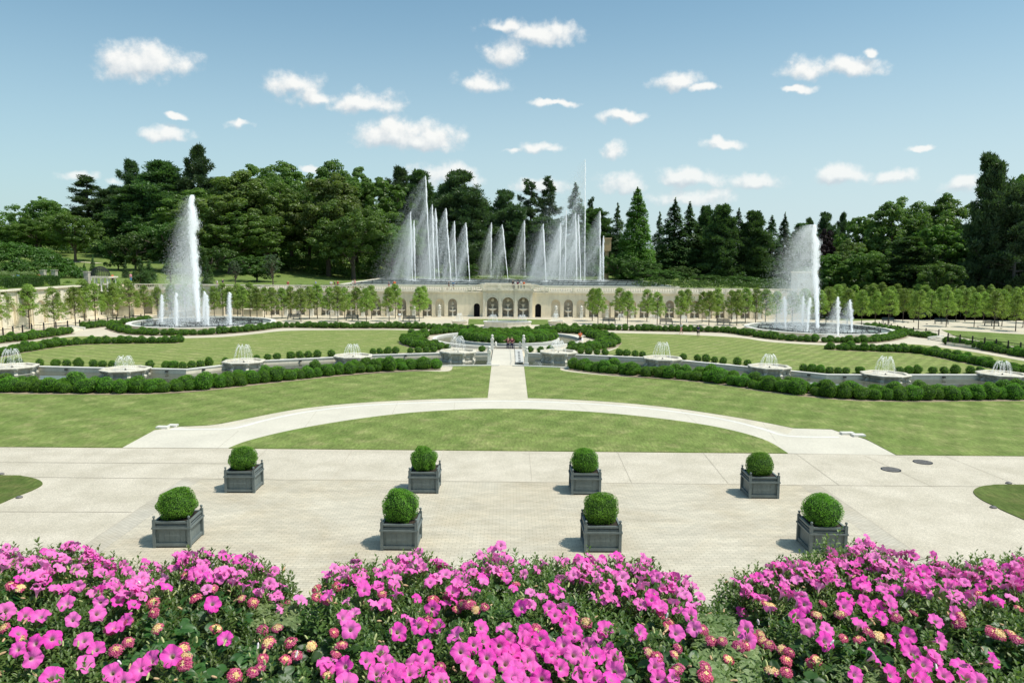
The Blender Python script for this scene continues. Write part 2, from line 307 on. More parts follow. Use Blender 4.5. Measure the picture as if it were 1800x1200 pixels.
    def build(s, name, mats, parent=None, smooth=False, fixn=True):
        me = bpy.data.meshes.new(name); o = parent.location if parent is not None else Vector((0, 0, 0))
        me.from_pydata([(v[0] - o[0], v[1] - o[1], v[2] - o[2]) for v in s.v], [], s.f)
        me.polygons.foreach_set('material_index', s.mi)
        if fixn:
            bm = bmesh.new(); bm.from_mesh(me); bmesh.ops.recalc_face_normals(bm, faces=bm.faces); bm.to_mesh(me); bm.free()
        if smooth: me.polygons.foreach_set('use_smooth', [True] * len(me.polygons))
        me.update(); return link(name, me, mats, parent)
def offset(pts, d):
    out = []
    for i in range(len(pts)):
        a = Vector(pts[max(i - 1, 0)][:2]); b = Vector(pts[min(i + 1, len(pts) - 1)][:2]); t = (b - a).normalized(); n = Vector((-t.y, t.x))
        out.append((pts[i][0] + n.x * d, pts[i][1] + n.y * d))
    return out
def spline(pts, k=6):
    p = [Vector(q[:2]) for q in pts]
    if len(p) < 3: return [tuple(q) for q in p]
    out = []
    for i in range(len(p) - 1):
        a, b, c, d = p[max(i - 1, 0)], p[i], p[i + 1], p[min(i + 2, len(p) - 1)]
        for j in range(k):
            t = j / k; out.append(tuple(.5 * ((2 * b) + (c - a) * t + (2 * a - 5 * b + 4 * c - d) * t * t + (3 * b - a - 3 * c + d) * t ** 3)))
    out.append(tuple(p[-1])); return out
def gp(pxs, z=0): return [tuple(G(x, y, z)[:2]) for x, y in pxs]
def area(segs, z=0, k=6):                # closed outline out of smooth runs that meet in corners
    out = []
    for s_ in segs: out += spline(gp(s_, z), k)
    q = []
    for p in out:
        if not q or (abs(p[0] - q[-1][0]) + abs(p[1] - q[-1][1])) > 1e-3: q.append(p)
    return q
def struct(name, mb, m, **k):
    o = mb.build(name, m, **k); o['kind'] = 'structure'; return o
def arr_mesh(name, V, nper, mats, parent=None, mi=None, smooth=False, extra=None):
    """V: (n, nper, 3) one polygon each"""
    V = np.asarray(V, dtype=np.float32); n = V.shape[0]; vv = V.reshape(-1, 3); lt = np.full(n, nper, dtype=np.int32); li = np.arange(n * nper, dtype=np.int32)
    me = bpy.data.meshes.new(name); off = 0
    if extra is not None:
        ev, ef = extra; off = len(ev); vv = np.vstack([np.asarray(ev, dtype=np.float32), vv])
        l0 = np.array([i for f in ef for i in f], dtype=np.int32); li = np.concatenate([l0, li + off]); lt = np.concatenate([np.array([len(f) for f in ef], dtype=np.int32), lt])
    me.vertices.add(len(vv)); me.vertices.foreach_set('co', vv.ravel())
    me.loops.add(len(li)); me.loops.foreach_set('vertex_index', li)
    me.polygons.add(len(lt)); ls = np.concatenate([[0], np.cumsum(lt)[:-1]]).astype(np.int32)
    me.polygons.foreach_set('loop_start', ls); me.polygons.foreach_set('loop_total', lt)
    if mi is not None: me.polygons.foreach_set('material_index', np.asarray(mi, dtype=np.int32))
    me.update(calc_edges=True); me.validate(); return link(name, me, mats, parent)
def unit(a): return a / np.maximum(np.linalg.norm(a, axis=-1, keepdims=True), 1e-9)
def rhombs(C, D, Nn, ln, wd):
    """leaf shaped quads: centre, long direction, normal, half length, half width"""
    D = unit(D); S = unit(np.cross(D, Nn)); ln = np.reshape(ln, (-1, 1)) * np.ones((len(C), 1)); wd = np.reshape(wd, (-1, 1)) * np.ones((len(C), 1))
    a = C - D * ln; b = C + S * wd - D * ln * .15; c = C + D * ln; d = C - S * wd - D * ln * .15
    return np.stack([a, b, c, d], 1)
def rdir(n): return unit(rng.normal(size=(n, 3)))
def ico(sub=2):
    bm = bmesh.new(); bmesh.ops.create_icosphere(bm, subdivisions=sub, radius=1); v = np.array([x.co[:] for x in bm.verts]); f = [tuple(q.index for q in x.verts) for x in bm.faces]; bm.free(); return v, f

# ------------------------------------------------------------------ world
SUN_EL, SUN_AZ = R(62), R(-13)            # azimuth from +X towards +Y
w = bpy.data.worlds.new('World'); scene.world = w; w.use_nodes = True; nt = w.node_tree; L = nt.links
bg = nt.nodes['Background']
sky = N(nt, 'ShaderNodeTexSky', sky_type='NISHITA'); sky.sun_disc = False; sky.sun_elevation = SUN_EL; sky.sun_rotation = math.pi / 2 - SUN_AZ
sky.altitude = 100; sky.air_density = 1.0; sky.dust_density = 1.6; sky.ozone_density = 1.4
CL = [(250, 113, 80, 31), (287, 238, 40, 13), (312, 201, 20, 5), (420, 220, 20, 6), (520, 150, 52, 22), (560, 172, 50, 18), (632, 184, 70, 18), (690, 238, 66, 24), (740, 244, 62, 24), (790, 312, 52, 20),
      (890, 50, 44, 13), (950, 62, 56, 22), (885, 98, 30, 28), (845, 145, 52, 17), (977, 179, 42, 6), (945, 259, 34, 8), (905, 264, 20, 5), (1097, 204, 42, 8), (1078, 263, 20, 11), (1190, 143, 42, 17), (1235, 152, 32, 8),
      (1420, 124, 52, 17), (1490, 122, 50, 19), (1530, 93, 13, 7), (1402, 156, 27, 6), (1270, 252, 38, 8), (1100, 325, 44, 19), (1208, 317, 64, 16), (1215, 350, 70, 17), (1335, 322, 40, 14), (1480, 309, 52, 17),
      (1580, 312, 38, 12), (1690, 327, 38, 12), (1620, 259, 20, 5), (140, 310, 36, 8), (200, 318, 18, 6), (950, 330, 46, 13), (545, 298, 20, 5)]
cg = bpy.data.node_groups.new('cloud_shape', 'ShaderNodeTree')
cg.interface.new_socket('Vector', in_out='INPUT', socket_type='NodeSocketVector'); cg.interface.new_socket('Value', in_out='OUTPUT', socket_type='NodeSocketFloat')
gi = N(cg, 'NodeGroupInput'); go = N(cg, 'NodeGroupOutput')
nz = N(cg, 'ShaderNodeTexNoise'); nz.inputs['Scale'].default_value = 30; nz.inputs['Detail'].default_value = 8; nz.inputs['Roughness'].default_value = .6; cg.links.new(gi.outputs[0], nz.inputs['Vector'])
nw = N(cg, 'ShaderNodeTexNoise'); nw.inputs['Scale'].default_value = 38; nw.inputs['Detail'].default_value = 3; cg.links.new(gi.outputs[0], nw.inputs['Vector'])
ws = N(cg, 'ShaderNodeVectorMath', operation='MULTIPLY_ADD'); cg.links.new(nw.outputs['Color'], ws.inputs[0]); ws.inputs[1].default_value = (.022, .022, .022); cg.links.new(gi.outputs[0], ws.inputs[2])
wv = N(cg, 'ShaderNodeVectorMath', operation='SUBTRACT'); cg.links.new(ws.outputs[0], wv.inputs[0]); wv.inputs[1].default_value = (.011, .011, .011)
# clouds are laid out by bearing and height above the horizon: x / y and z / y of the direction
sp = N(cg, 'ShaderNodeSeparateXYZ'); cg.links.new(wv.outputs[0], sp.inputs[0])
ym = N(cg, 'ShaderNodeMath', operation='MAXIMUM'); cg.links.new(sp.outputs[1], ym.inputs[0]); ym.inputs[1].default_value = .02
dx_ = N(cg, 'ShaderNodeMath', operation='DIVIDE'); cg.links.new(sp.outputs[0], dx_.inputs[0]); cg.links.new(ym.outputs[0], dx_.inputs[1])
dz_ = N(cg, 'ShaderNodeMath', operation='DIVIDE'); cg.links.new(sp.outputs[2], dz_.inputs[0]); cg.links.new(ym.outputs[0], dz_.inputs[1])
c2d = N(cg, 'ShaderNodeCombineXYZ'); cg.links.new(dx_.outputs[0], c2d.inputs[0]); cg.links.new(dz_.outputs[0], c2d.inputs[1])
prev = None
for (cx, cy, rx, ry) in CL:
    c = ray(cx, cy); e1 = ray(cx + rx * 1.17, cy); e2 = ray(cx, cy - ry * 1.36)
    x0, z0 = c.x / c.y, c.z / c.y; sx0 = 1 / abs(e1.x / e1.y - x0); sz0 = 1 / abs(e2.z / e2.y - z0)
    src_ = c2d
    if prev is not None:                 # each cloud waits for the one before it, which keeps the shader's memory small
        src_ = N(cg, 'ShaderNodeVectorMath', operation='MULTIPLY_ADD'); cg.links.new(prev, src_.inputs[0]); src_.inputs[1].default_value = (1e-7, 1e-7, 0); cg.links.new(c2d.outputs[0], src_.inputs[2])
    q_ = N(cg, 'ShaderNodeVectorMath', operation='MULTIPLY_ADD'); cg.links.new(src_.outputs[0], q_.inputs[0]); q_.inputs[1].default_value = (sx0, sz0, 0); q_.inputs[2].default_value = (-x0 * sx0, -z0 * sz0, 0)
    if ry > 12:                          # flatter below than above
        w1 = N(cg, 'ShaderNodeVectorMath', operation='MULTIPLY'); cg.links.new(q_.outputs[0], w1.inputs[0]); w1.inputs[1].default_value = (1, -1.5, 0)
        w2 = N(cg, 'ShaderNodeVectorMath', operation='MAXIMUM'); cg.links.new(q_.outputs[0], w2.inputs[0]); cg.links.new(w1.outputs[0], w2.inputs[1]); q_ = w2
    ln_ = N(cg, 'ShaderNodeVectorMath', operation='LENGTH'); cg.links.new(q_.outputs[0], ln_.inputs[0])
    if prev is None: prev = ln_.outputs['Value']
    else:
        mn = N(cg, 'ShaderNodeMath', operation='SMOOTH_MIN'); mn.inputs[2].default_value = .15; cg.links.new(prev, mn.inputs[0]); cg.links.new(ln_.outputs['Value'], mn.inputs[1]); prev = mn.outputs[0]
iv = N(cg, 'ShaderNodeMath', operation='SUBTRACT'); iv.inputs[0].default_value = 1; cg.links.new(prev, iv.inputs[1])
nn = N(cg, 'ShaderNodeMath', operation='MULTIPLY_ADD'); cg.links.new(nz.outputs[0], nn.inputs[0]); nn.inputs[1].default_value = 2.3; nn.inputs[2].default_value = -1.04
sm = N(cg, 'ShaderNodeMath', operation='ADD'); cg.links.new(iv.outputs[0], sm.inputs[0]); cg.links.new(nn.outputs[0], sm.inputs[1]); cg.links.new(sm.outputs[0], go.inputs[0])
tc = N(nt, 'ShaderNodeTexCoord'); nrm = N(nt, 'ShaderNodeVectorMath', operation='NORMALIZE'); L.new(tc.outputs['Generated'], nrm.inputs[0])
g1 = N(nt, 'ShaderNodeGroup'); g1.node_tree = cg; L.new(nrm.outputs[0], g1.inputs[0])
up = N(nt, 'ShaderNodeVectorMath', operation='ADD'); L.new(nrm.outputs[0], up.inputs[0]); up.inputs[1].default_value = (.004, 0, .009)
g2 = N(nt, 'ShaderNodeGroup'); g2.node_tree = cg; L.new(up.outputs[0], g2.inputs[0])
al = N(nt, 'ShaderNodeMapRange', interpolation_type='SMOOTHSTEP'); al.inputs[1].default_value = -.06; al.inputs[2].default_value = .78; L.new(g1.outputs[0], al.inputs[0])
df = N(nt, 'ShaderNodeMath', operation='SUBTRACT'); L.new(g1.outputs[0], df.inputs[0]); L.new(g2.outputs[0], df.inputs[1])
sh = N(nt, 'ShaderNodeMapRange'); sh.inputs[1].default_value = -.55; sh.inputs[2].default_value = .45; L.new(df.outputs[0], sh.inputs[0])
cc = N(nt, 'ShaderNodeMix', data_type='RGBA'); cc.inputs[6].default_value = (4.5, 5.0, 5.4, 1); cc.inputs[7].default_value = (7.3, 7.3, 7.1, 1); L.new(sh.outputs[0], cc.inputs[0])
sep = N(nt, 'ShaderNodeSeparateXYZ'); L.new(nrm.outputs[0], sep.inputs[0])
# a little extra haze low down and towards the sun side
hz = N(nt, 'ShaderNodeMapRange', interpolation_type='SMOOTHSTEP'); hz.inputs[1].default_value = .36; hz.inputs[2].default_value = -.02; hz.inputs[3].default_value = .13; hz.inputs[4].default_value = .86; L.new(sep.outputs[2], hz.inputs[0])
hx = N(nt, 'ShaderNodeMapRange'); hx.inputs[1].default_value = -.6; hx.inputs[2].default_value = .6; hx.inputs[3].default_value = .72; hx.inputs[4].default_value = 1.06; L.new(sep.outputs[0], hx.inputs[0])
hm = N(nt, 'ShaderNodeMath', operation='MULTIPLY'); L.new(hz.outputs[0], hm.inputs[0]); L.new(hx.outputs[0], hm.inputs[1])
tint = N(nt, 'ShaderNodeMix', data_type='RGBA', blend_type='MULTIPLY'); tint.inputs[0].default_value = 1; tint.inputs[7].default_value = (.64, .97, .96, 1); L.new(sky.outputs[0], tint.inputs[6])
sx = N(nt, 'ShaderNodeMix', data_type='RGBA'); L.new(hm.outputs[0], sx.inputs[0]); L.new(tint.outputs[2], sx.inputs[6]); sx.inputs[7].default_value = (5.1, 6.1, 6.5, 1)
skyc = sx.outputs[2]
fa = N(nt, 'ShaderNodeMapRange'); fa.inputs[1].default_value = .02; fa.inputs[2].default_value = .16; fa.inputs[3].default_value = .6; fa.inputs[4].default_value = .95; L.new(sep.outputs[2], fa.inputs[0])
am = N(nt, 'ShaderNodeMath', operation='MULTIPLY'); L.new(al.outputs[0], am.inputs[0]); L.new(fa.outputs[0], am.inputs[1])
fin = N(nt, 'ShaderNodeMix', data_type='RGBA'); L.new(am.outputs[0], fin.inputs[0]); L.new(skyc, fin.inputs[6]); L.new(cc.outputs[2], fin.inputs[7])
L.new(fin.outputs[2], bg.inputs[0]); bg.inputs[1].default_value = .135
sd = bpy.data.lights.new('sun', 'SUN'); so = bpy.data.objects.new('sun', sd); col.objects.link(so); sd.energy = 4.3; sd.angle = R(.53); sd.color = (1, .955, .87)
sv = Vector((math.cos(SUN_EL) * math.cos(SUN_AZ), math.cos(SUN_EL) * math.sin(SUN_AZ), math.sin(SUN_EL)))
so.rotation_euler = sv.to_track_quat('Z', 'Y').to_euler(); so.location = (60, 0, 80)

# ------------------------------------------------------------------ ground
def sm(x, a, b):
    t = min(1, max(0, (x - a) / (b - a))); return t * t * (3 - 2 * t)
WY = G(892, 557.3).y                     # depth of the far wall
XL = -72.5                               # side wall on the left
XR = G(1402, 560).x
def T(x, y):                             # height of the land
    if x > XR + 1: up = 4.85 * (1 - sm(x, XR + 1, XR + 16))
    else: up = 4.85
    z = up + .03 * max(0, y - 222) + sm(-x, 42, 70) * .030 * max(0, y - 152) + .028 * max(0, -x - 80) * sm(y, 150, 200)
    if x < XL: z = max(z, 6.0 + .02 * max(0, -x - 90))
    return min(z, 22)
mb = MB(); mb.add([(-3000, -200, 0), (3000, -200, 0), (3000, 5000, 0), (-3000, 5000, 0)], [(0, 1, 2, 3)]); struct('ground', mb, M['gravel'])
def grid(xs, ys, f):
    mb = MB(); vs = [(x, y, f(x, y)) for y in ys for x in xs]; n = len(xs)
    fs = [(j * n + i, j * n + i + 1, (j + 1) * n + i + 1, (j + 1) * n + i) for j in range(len(ys) - 1) for i in range(n - 1)]
    return mb.add(vs, fs)
xs = [-2500, -900, -400] + list(np.arange(-260, 200, 4.0)) + [300, 900, 2500]
ys = list(np.arange(WY + 1.2, 330, 4.0)) + [400, 600, 1200, 4500]
struct('upper_lawn', grid(xs, ys, T), M['lawnfar'], smooth=True, fixn=False)
struct('side_terrace', grid([-2500, -400, -160, -120, -95, XL - 1.0], [-100, 0, 60, 90, 110, 130, WY + 1.3], lambda x, y: 6.02 + .02 * max(0, -x - 90)), M['lawnfar'], fixn=False)

def lawn(name, segs, m, z=.045, k=6): return struct(name, MB().poly(area(segs, k=k), z, 0), m)
# plaza: aggregate slabs, setts, joints
pl = gp([(-900, 786 - 7), (2700, 800 + 8)])
struct('plaza', MB().poly([(-70, 5), (70, 5), pl[1], pl[0]], .012, 0), M['concrete'])
bp_ = gp([(325, 839), (1440, 853)]); e = gp([(145, 961), (1655, 1003)])
def ext(a, b, y): t = (y - a[1]) / (b[1] - a[1]); return (a[0] + (b[0] - a[0]) * t, y)
bl, br_ = ext(bp_[0], e[0], 12), ext(bp_[1], e[1], 12)
struct('sett_paving', MB().poly([bl, br_, bp_[1], bp_[0]], .016), M['brick'])
lb = offset([bp_[0], bl], .0); li_ = [(p[0] + .95, p[1]) for p in lb]; struct('sett_border', MB().strip(li_, lb, .0205), M['brickL'])
rb = [bp_[1], br_]; ri = [(p[0] - .95, p[1]) for p in rb]; struct('sett_edging', MB().strip(rb, ri, .0205), M['brickR'])
J = MB()
def joint(a, b, w=.022, z=.0245):
    a = Vector(a[:2]); b = Vector(b[:2]); t = (b - a).normalized(); n = Vector((-t.y, t.x)) * w
    J.add([(a.x - n.x, a.y - n.y, z), (a.x + n.x, a.y + n.y, z), (b.x + n.x, b.y + n.y, z), (b.x - n.x, b.y - n.y, z)], [(0, 1, 2, 3)])
for a, b in [((-300, 835), (1440, 853)), ((1440, 853), (2100, 858)), ((-200, 899), (232, 900)), ((-300, 811), (415, 815))]: joint(*gp([a, b]))
joint(bp_[0], bl); joint(bp_[1], br_)
for px in (470, 620, 780, 930, 1085, 1235): joint(*gp([(px + (px - 892) * -.0, 792 + (px - 892) * .008), (px + (px - 892) * .13, 846 + (px - 892) * .01)]), w=.012)
for a, b in [((1400, 798), (1475, 853)), ((1520, 801), (1640, 856)), ((1660, 801), (1800, 857)), ((1000, 703), (1040, 726)), ((700, 705), (690, 727)), ((800, 701), (798, 720)), ((420, 757), (380, 790)), ((1340, 742), (1365, 777)), ((560, 718), (535, 752)), ((1190, 716), (1225, 744))]: joint(*gp([a, b]), w=.012)
struct('paving_joints', J, M['joint'])
# crescent walk between the lawns
arc_out = [(318, 750), (375, 747), (440, 735), (520, 720), (610, 710), (700, 704.5), (790, 701), (857, 699.7)]
arc_out2 = [(928, 700), (1000, 702.5), (1090, 708), (1180, 717), (1270, 730), (1340, 742), (1395, 753)]
crescent = area([[(215, 787), (272, 756)], [(318, 750), (375, 747), (440, 735), (520, 720), (610, 710), (700, 704.5), (790, 701), (857, 699.7), (928, 700), (1000, 702.5), (1090, 708), (1180, 717), (1270, 730), (1340, 742), (1395, 753)], [(1462, 755), (1520, 772), (1575, 800)],
                 [(1385, 797), (1340, 772), (1260, 751), (1160, 736), (1060, 726), (960, 720.3), (890, 719), (820, 720), (720, 726), (620, 738), (520, 755), (440, 774), (402, 788)]])
struct('crescent_path', MB().poly(crescent, .020), M['palepath'])
band = [(300, 754.5), (350, 754.5), (410, 753), (470, 738), (540, 724), (620, 714.5), (700, 709.5), (800, 706), (892, 705), (1000, 708), (1100, 714.5), (1200, 725.5), (1280, 739), (1340, 754), (1385, 766.5), (1475, 768.5)]
bw = spline(gp(band)); struct('white_kerb_band', MB().strip(offset(bw, .17), offset(bw, -.17), .026), M['whitestone'])
tanu = spline(gp([(318, 750), (375, 747), (440, 735), (520, 720), (610, 710), (700, 704.5), (790, 701), (857, 699.7), (928, 700), (1000, 702.5), (1090, 708), (1180, 717), (1270, 730), (1340, 742), (1395, 753)]))
tal = spline(gp([(330, 753), (385, 751), (452, 739), (530, 723.5), (615, 713), (700, 708), (790, 704.8), (857, 703.6), (928, 703.9), (1000, 706.5), (1090, 712), (1180, 721), (1270, 735), (1335, 750), (1385, 763)]))
struct('tan_path_edge', MB().strip(tanu, tal, .024), M['walk'])
struct('centre_path', MB().poly(gp([(857, 702), (864, 642.2), (921, 642.6), (928, 702)]), .022), M['walk'])
for i, (x0, x1, yc, lab) in enumerate([(276, 297, 753, 'low white stone block at the left end of the white kerb band'), (297, 312, 750, 'small white stone block behind the left end of the kerb band'), (1478, 1500, 763.5, 'low white stone block at the right end of the white kerb band'), (1498, 1519, 767, 'small white stone block on the grass beside the right kerb end')]):
    a = G(x0, yc); b = G(x1, yc); mb = MB().box(a.x, b.x, a.y - .22, a.y + .22, 0, .16); bm_o = mb.build('kerb_block', M['whitestone']); tag(bm_o, lab, 'stone block', 'white stone blocks at the kerb ends')
# lawns
lawn('front_lawn', [[(-500, 783), (0, 785.5), (215, 787)], [(272, 756), (320, 749.5)], [(375, 747), (440, 735), (520, 720), (610, 710), (700, 704.5), (790, 701), (857, 699.7)], [(864, 642.4), (796, 642)], [(796, 645), (787, 653), (737, 653), (662, 657), (587, 663), (520, 670), (450, 677), (387, 685), (325, 691), (240, 694), (150, 693), (0, 692), (-300, 684)]], M['lawn'])
lawn('front_lawn', [[(1395, 753), (1340, 742), (1270, 730), (1180, 717), (1090, 708), (1000, 702.5), (928, 700)], [(921, 642.6), (985, 643.5)], [(985, 646), (990, 652), (1040, 658), (1100, 663), (1175, 668), (1240, 674), (1300, 682), (1350, 690), (1405, 696), (1494, 704), (1600, 705), (1800, 704), (2100, 700)], [(2300, 806), (1800, 802), (1575, 800)], [(1520, 771), (1490, 764), (1462, 755)]], M['lawn'])
lawn('crescent_lawn', [[(402, 788), (440, 774), (520, 755), (620, 738), (720, 726), (820, 720), (890, 719), (960, 720.3), (1060, 726), (1160, 736), (1260, 751), (1340, 772), (1385, 797)], [(1385, 797), (402, 788)]], M['lawn'])
lawn('corner_lawn', [[(-300, 836), (0, 836), (40, 837.5), (65, 843), (75, 851), (60, 861), (30, 873), (0, 886), (-300, 1020)]], M['lawndark'])
lawn('corner_lawn', [[(2200, 858), (1800, 852.5), (1740, 853.5), (1718, 858), (1711, 866), (1724, 878), (1750, 891), (1800, 914), (2200, 1080)]], M['lawndark'])
CHB = [(-220, 638), (0, 641.5), (56, 645), (180, 648), (261, 649), (327, 650.5), (390, 643.5), (465, 635), (590, 629), (654, 625), (771, 621.5), (862, 620.5)]
CHR = [(924, 621.5), (1014, 624.5), (1131, 629.5), (1196, 634.5), (1300, 644.5), (1389, 653), (1453, 659.5), (1515, 660), (1597, 660), (1719, 660), (1800, 659), (2050, 655)]
lawn('middle_lawn', [[(-300, 650), (-100, 626), (0, 612), (37, 604), (100, 595), (140, 591.5), (200, 592.5), (275, 595), (350, 594), (400, 592), (450, 587), (500, 582), (575, 580.5), (675, 580), (737, 581.5)], [(720, 586), (703, 596), (706, 605), (722, 612), (760, 618)], [(760, 619), (654, 622), (590, 626), (465, 632), (390, 640.5), (327, 647), (180, 645), (56, 642), (0, 638), (-300, 636)]], M['lawnmid'])
lawn('middle_lawn', [[(1045, 585), (1150, 587), (1225, 589.5), (1300, 594), (1355, 601.5), (1450, 607), (1530, 607.5), (1605, 605.5), (1661, 612), (1717, 620), (1800, 635), (2000, 668)], [(2000, 657), (1800, 656), (1719, 657), (1515, 657), (1453, 656), (1389, 650), (1300, 641), (1196, 631), (1131, 626.5), (1050, 622.5)], [(1070, 618), (1086, 611), (1089, 603), (1075, 594)]], M['lawnmid'])
lawn('far_lawn_panel', [[(824, 560.7), (968, 562)], [(969, 570.7), (822.7, 570)]], M['lawnfar'])
lawn('far_lawn_wedge', [[(1432, 550), (1462, 549), (1552, 562)], [(1500, 564), (1436, 560)]], M['lawnfar'])
lawn('side_lawn', [[(1655, 580), (1800, 588), (2000, 600)], [(2000, 632), (1800, 611), (1682, 592)]], M['lawnfar'])
# beds of mulch below the clipped bushes
def bed(name, pts, wd, z=.03):
    q = spline(gp(pts)); struct(name, MB().strip(offset(q, wd), offset(q, -wd * .5), z), M['mulch'])

# ------------------------------------------------------------------ channel, moat, pools
cb = [spline(gp([(x, y) for x, y in c_], .42), 1) for c_ in (CHB, CHR)]
CW = 7.2
for i, q in enumerate(cb):
    side = ['left', 'right'][i]
    # outer (far) wall stands along q, the near kerb runs CW in front of it
    near = offset(q, -CW) if True else None
    far = q
    t0 = thing('channel_wall', 'low pale stone wall on the far side of the %s water channel' % side, 'garden wall', (q[len(q) // 2][0], q[len(q) // 2][1], 0))
    MB().wallstrip(far, .42, 0, .42).build('wall', M['wallstone'], t0); cp = offset(far, -.05); MB().wallstrip(cp, .52, .421, .50).build('coping', M['whitestone'], t0)
    t1 = thing('channel_kerb', 'white stone kerb on the near side of the %s water channel' % side, 'kerb', (near[len(q) // 2][0], near[len(q) // 2][1], 0))
    MB().wallstrip(near, -.3, 0, .14).build('kerb', M['whitestone'], t1)
    struct('channel_water', MB().strip(offset(q, -.001), offset(q, -CW + .001), .06), M['water'], fixn=False)
    # small spouts set in the far wall
    for k in range(2, len(q) - 1, 1):
        p = ((q[k][0] + q[k - 1][0]) / 2, (q[k][1] + q[k - 1][1]) / 2)
        tag(MB().box(p[0] - .12, p[0] + .12, p[1] - .24, p[1] - .05, .22, .36).build('water_spout', M['nozzle']), 'small dark square spout in the wall of the %s channel' % side, 'spout', 'spouts in the %s channel wall' % side)
def ring(mb, c, r0, r1, z0, z1, n=72, a0=0, a1=2 * math.pi, sy=1):
    full = abs(a1 - a0 - 2 * math.pi) < 1e-6; m = n if full else n + 1
    vs = []
    for r, z in ((r0, z0), (r0, z1), (r1, z1), (r1, z0)):
        for k in range(m):
            a = a0 + (a1 - a0) * k / n; vs.append((c[0] + r * math.cos(a), c[1] + r * math.sin(a) * sy, z))
    fs = []
    for j in range(4):
        for k in range(n):
            fs.append((j * m + k, j * m + (k + 1) % m, ((j + 1) % 4) * m + (k + 1) % m, ((j + 1) % 4) * m + k))
    return mb.add(vs, fs)
def disc(c, r, z, n=64, sy=1): return MB().add([(c[0] + r * math.cos(2 * math.pi * k / n), c[1] + r * math.sin(2 * math.pi * k / n) * sy, z) for k in range(n)], [tuple(range(n))])
IC = G(893, 599); IR, MR = 6.5, 9.6
isl = thing('moat_basin', 'round stone moat basin encircling the mound of clipped box', 'basin', (IC.x, IC.y, 0))
ring(MB(), IC, MR, MR + .55, 0, .38).build('outer_rim', M['whitestone'], isl); ring(MB(), IC, IR, IR + .45, 0, .40).build('inner_rim', M['whitestone'], isl)
w_ = disc(IC, MR + .2, .14, 72); w_.build('water', M['water'], isl); disc(IC, IR + .2, .32, 48).build('soil', M['mulch'], isl)
SPOOL = []
for c, nm in ((G(358, 571.3), 'left'), (G(1437, 582), 'right')):
    t = thing('round_pool', 'large round stone fountain pool on the %s with water jets' % nm, 'fountain pool', (c.x, c.y, 0)); SPOOL.append(c)
    ring(MB(), c, 10.5, 11.1, 0, .48, 96).build('rim', M['stone'], t); ring(MB(), c, 10.42, 11.2, .485, .58, 96).build('coping', M['whitestone'], t)
    disc(c, 10.6, .3, 96).build('water', M['waterpool'], t)
    pip = MB()
    for rr in (2.2, 4.6, 7.2, 9.0):
        ring(pip, c, rr, rr + .10, .33, .46, 48)
        for k in range(int(rr * 4)):
            a = 2 * math.pi * k / int(rr * 4); x, y = c.x + rr * math.cos(a), c.y + rr * math.sin(a); pip.lathe([(.05, .3), (.05, .62), (.09, .64), (.09, .7)], (x, y, 0), 6)
    for k in range(8): a = math.pi * k / 4; pip.beam((c.x, c.y, .4), (c.x + 9 * math.cos(a), c.y + 9 * math.sin(a), .4), .1, .1)
    pip.build('nozzle_ring', M['nozzle'], t)

# ------------------------------------------------------------------ octagonal basins
def make_basin():
    t = thing('octagonal_basin', 'x', 'fountain basin', group='octagonal stone basins in the channel')
    o8 = math.pi / 8
    MB().lathe([(1.80, 0), (1.80, .12), (1.62, .2), (1.66, .45), (1.78, .78), (1.86, .84)], n=8, ph=o8).build('bowl', M['basin'], t)
    MB().lathe([(1.72, .84), (2.04, .845), (2.10, .90), (2.10, 1.0), (2.02, 1.05), (1.74, 1.05), (1.70, 1.0), (1.66, .62), (1.62, .55)], n=8, ph=o8, cap=False).build('rim', M['basin'], t)
    MB().lathe([(1.62, .80), (.001, .805)], n=24, ph=o8, cap=False).build('water', M['waterpool'], t)
    for k in range(8):
        a = o8 + k * math.pi / 4; ca, sa = math.cos(a), math.sin(a)
        b = MB(); prof = [(1.72, 0, .15), (1.98, 0, .15), (2.00, .16, .15), (1.86, .30, .12), (1.80, .45, .10), (1.92, .62, .13), (2.02, .74, .15), (1.98, .86, .15), (1.7, .86, .15)]
        n = len(prof); vs = []
        for sgn in (-1, 1):
            for r, z, hw in prof: vs.append((r * ca - sgn * hw * sa, r * sa + sgn * hw * ca, z))
        b.add(vs, [tuple(range(n)), tuple(range(n, 2 * n))[::-1]] + [(i, (i + 1) % n, n + (i + 1) % n, n + i) for i in range(n)]); b.build('scroll_bracket', M['basin'], t)
        a2 = k * math.pi / 4; q = MB(); ap = 1.62
        for u in np.linspace(-.36, .36, 7):      # carved festoon on each face
            z = .50 - .12 * math.cos(u / .36 * math.pi / 2); rr = .075 + .03 * math.cos(u * 9)
            q.lathe([(.001, -rr), (rr * .8, -rr * .5), (rr, 0), (rr * .8, rr * .5), (.001, rr)], (ap * math.cos(a2) - u * math.sin(a2), ap * math.sin(a2) + u * math.cos(a2), z), 6)
        q.build('carved_festoon', M['basin'], t)
    n_ = MB().lathe([(.12, .7), (.12, .86), (.05, .9), (.05, 1.0)], n=8); n_.build('nozzle', M['nozzle'], t)
    return t
BAS = [(22, 657, 'leftmost octagonal basin, cut by the picture edge'), (221, 660.5, 'second octagonal basin from the left, at the wide bend of the channel'), (429, 648, 'third octagonal basin from the left, above the front hedge'),
       (621, 639.5, 'fourth octagonal basin from the left, beside the middle lawn'), (805, 634.5, 'octagonal basin just left of the bridge, its panelled sides in shade'), (981, 635.5, 'octagonal basin just right of the bridge, its panelled sides in shade'),
       (1164, 645, 'second octagonal basin right of the bridge, behind the front hedge'), (1352, 658, 'third octagonal basin right of the bridge, at a bend of the channel'), (1556, 668.5, 'fourth octagonal basin right of the bridge, broad and grey'), (1761, 669, 'rightmost octagonal basin, close to the picture edge')]
bas = tree_of(make_basin()); BP = []; BH = []
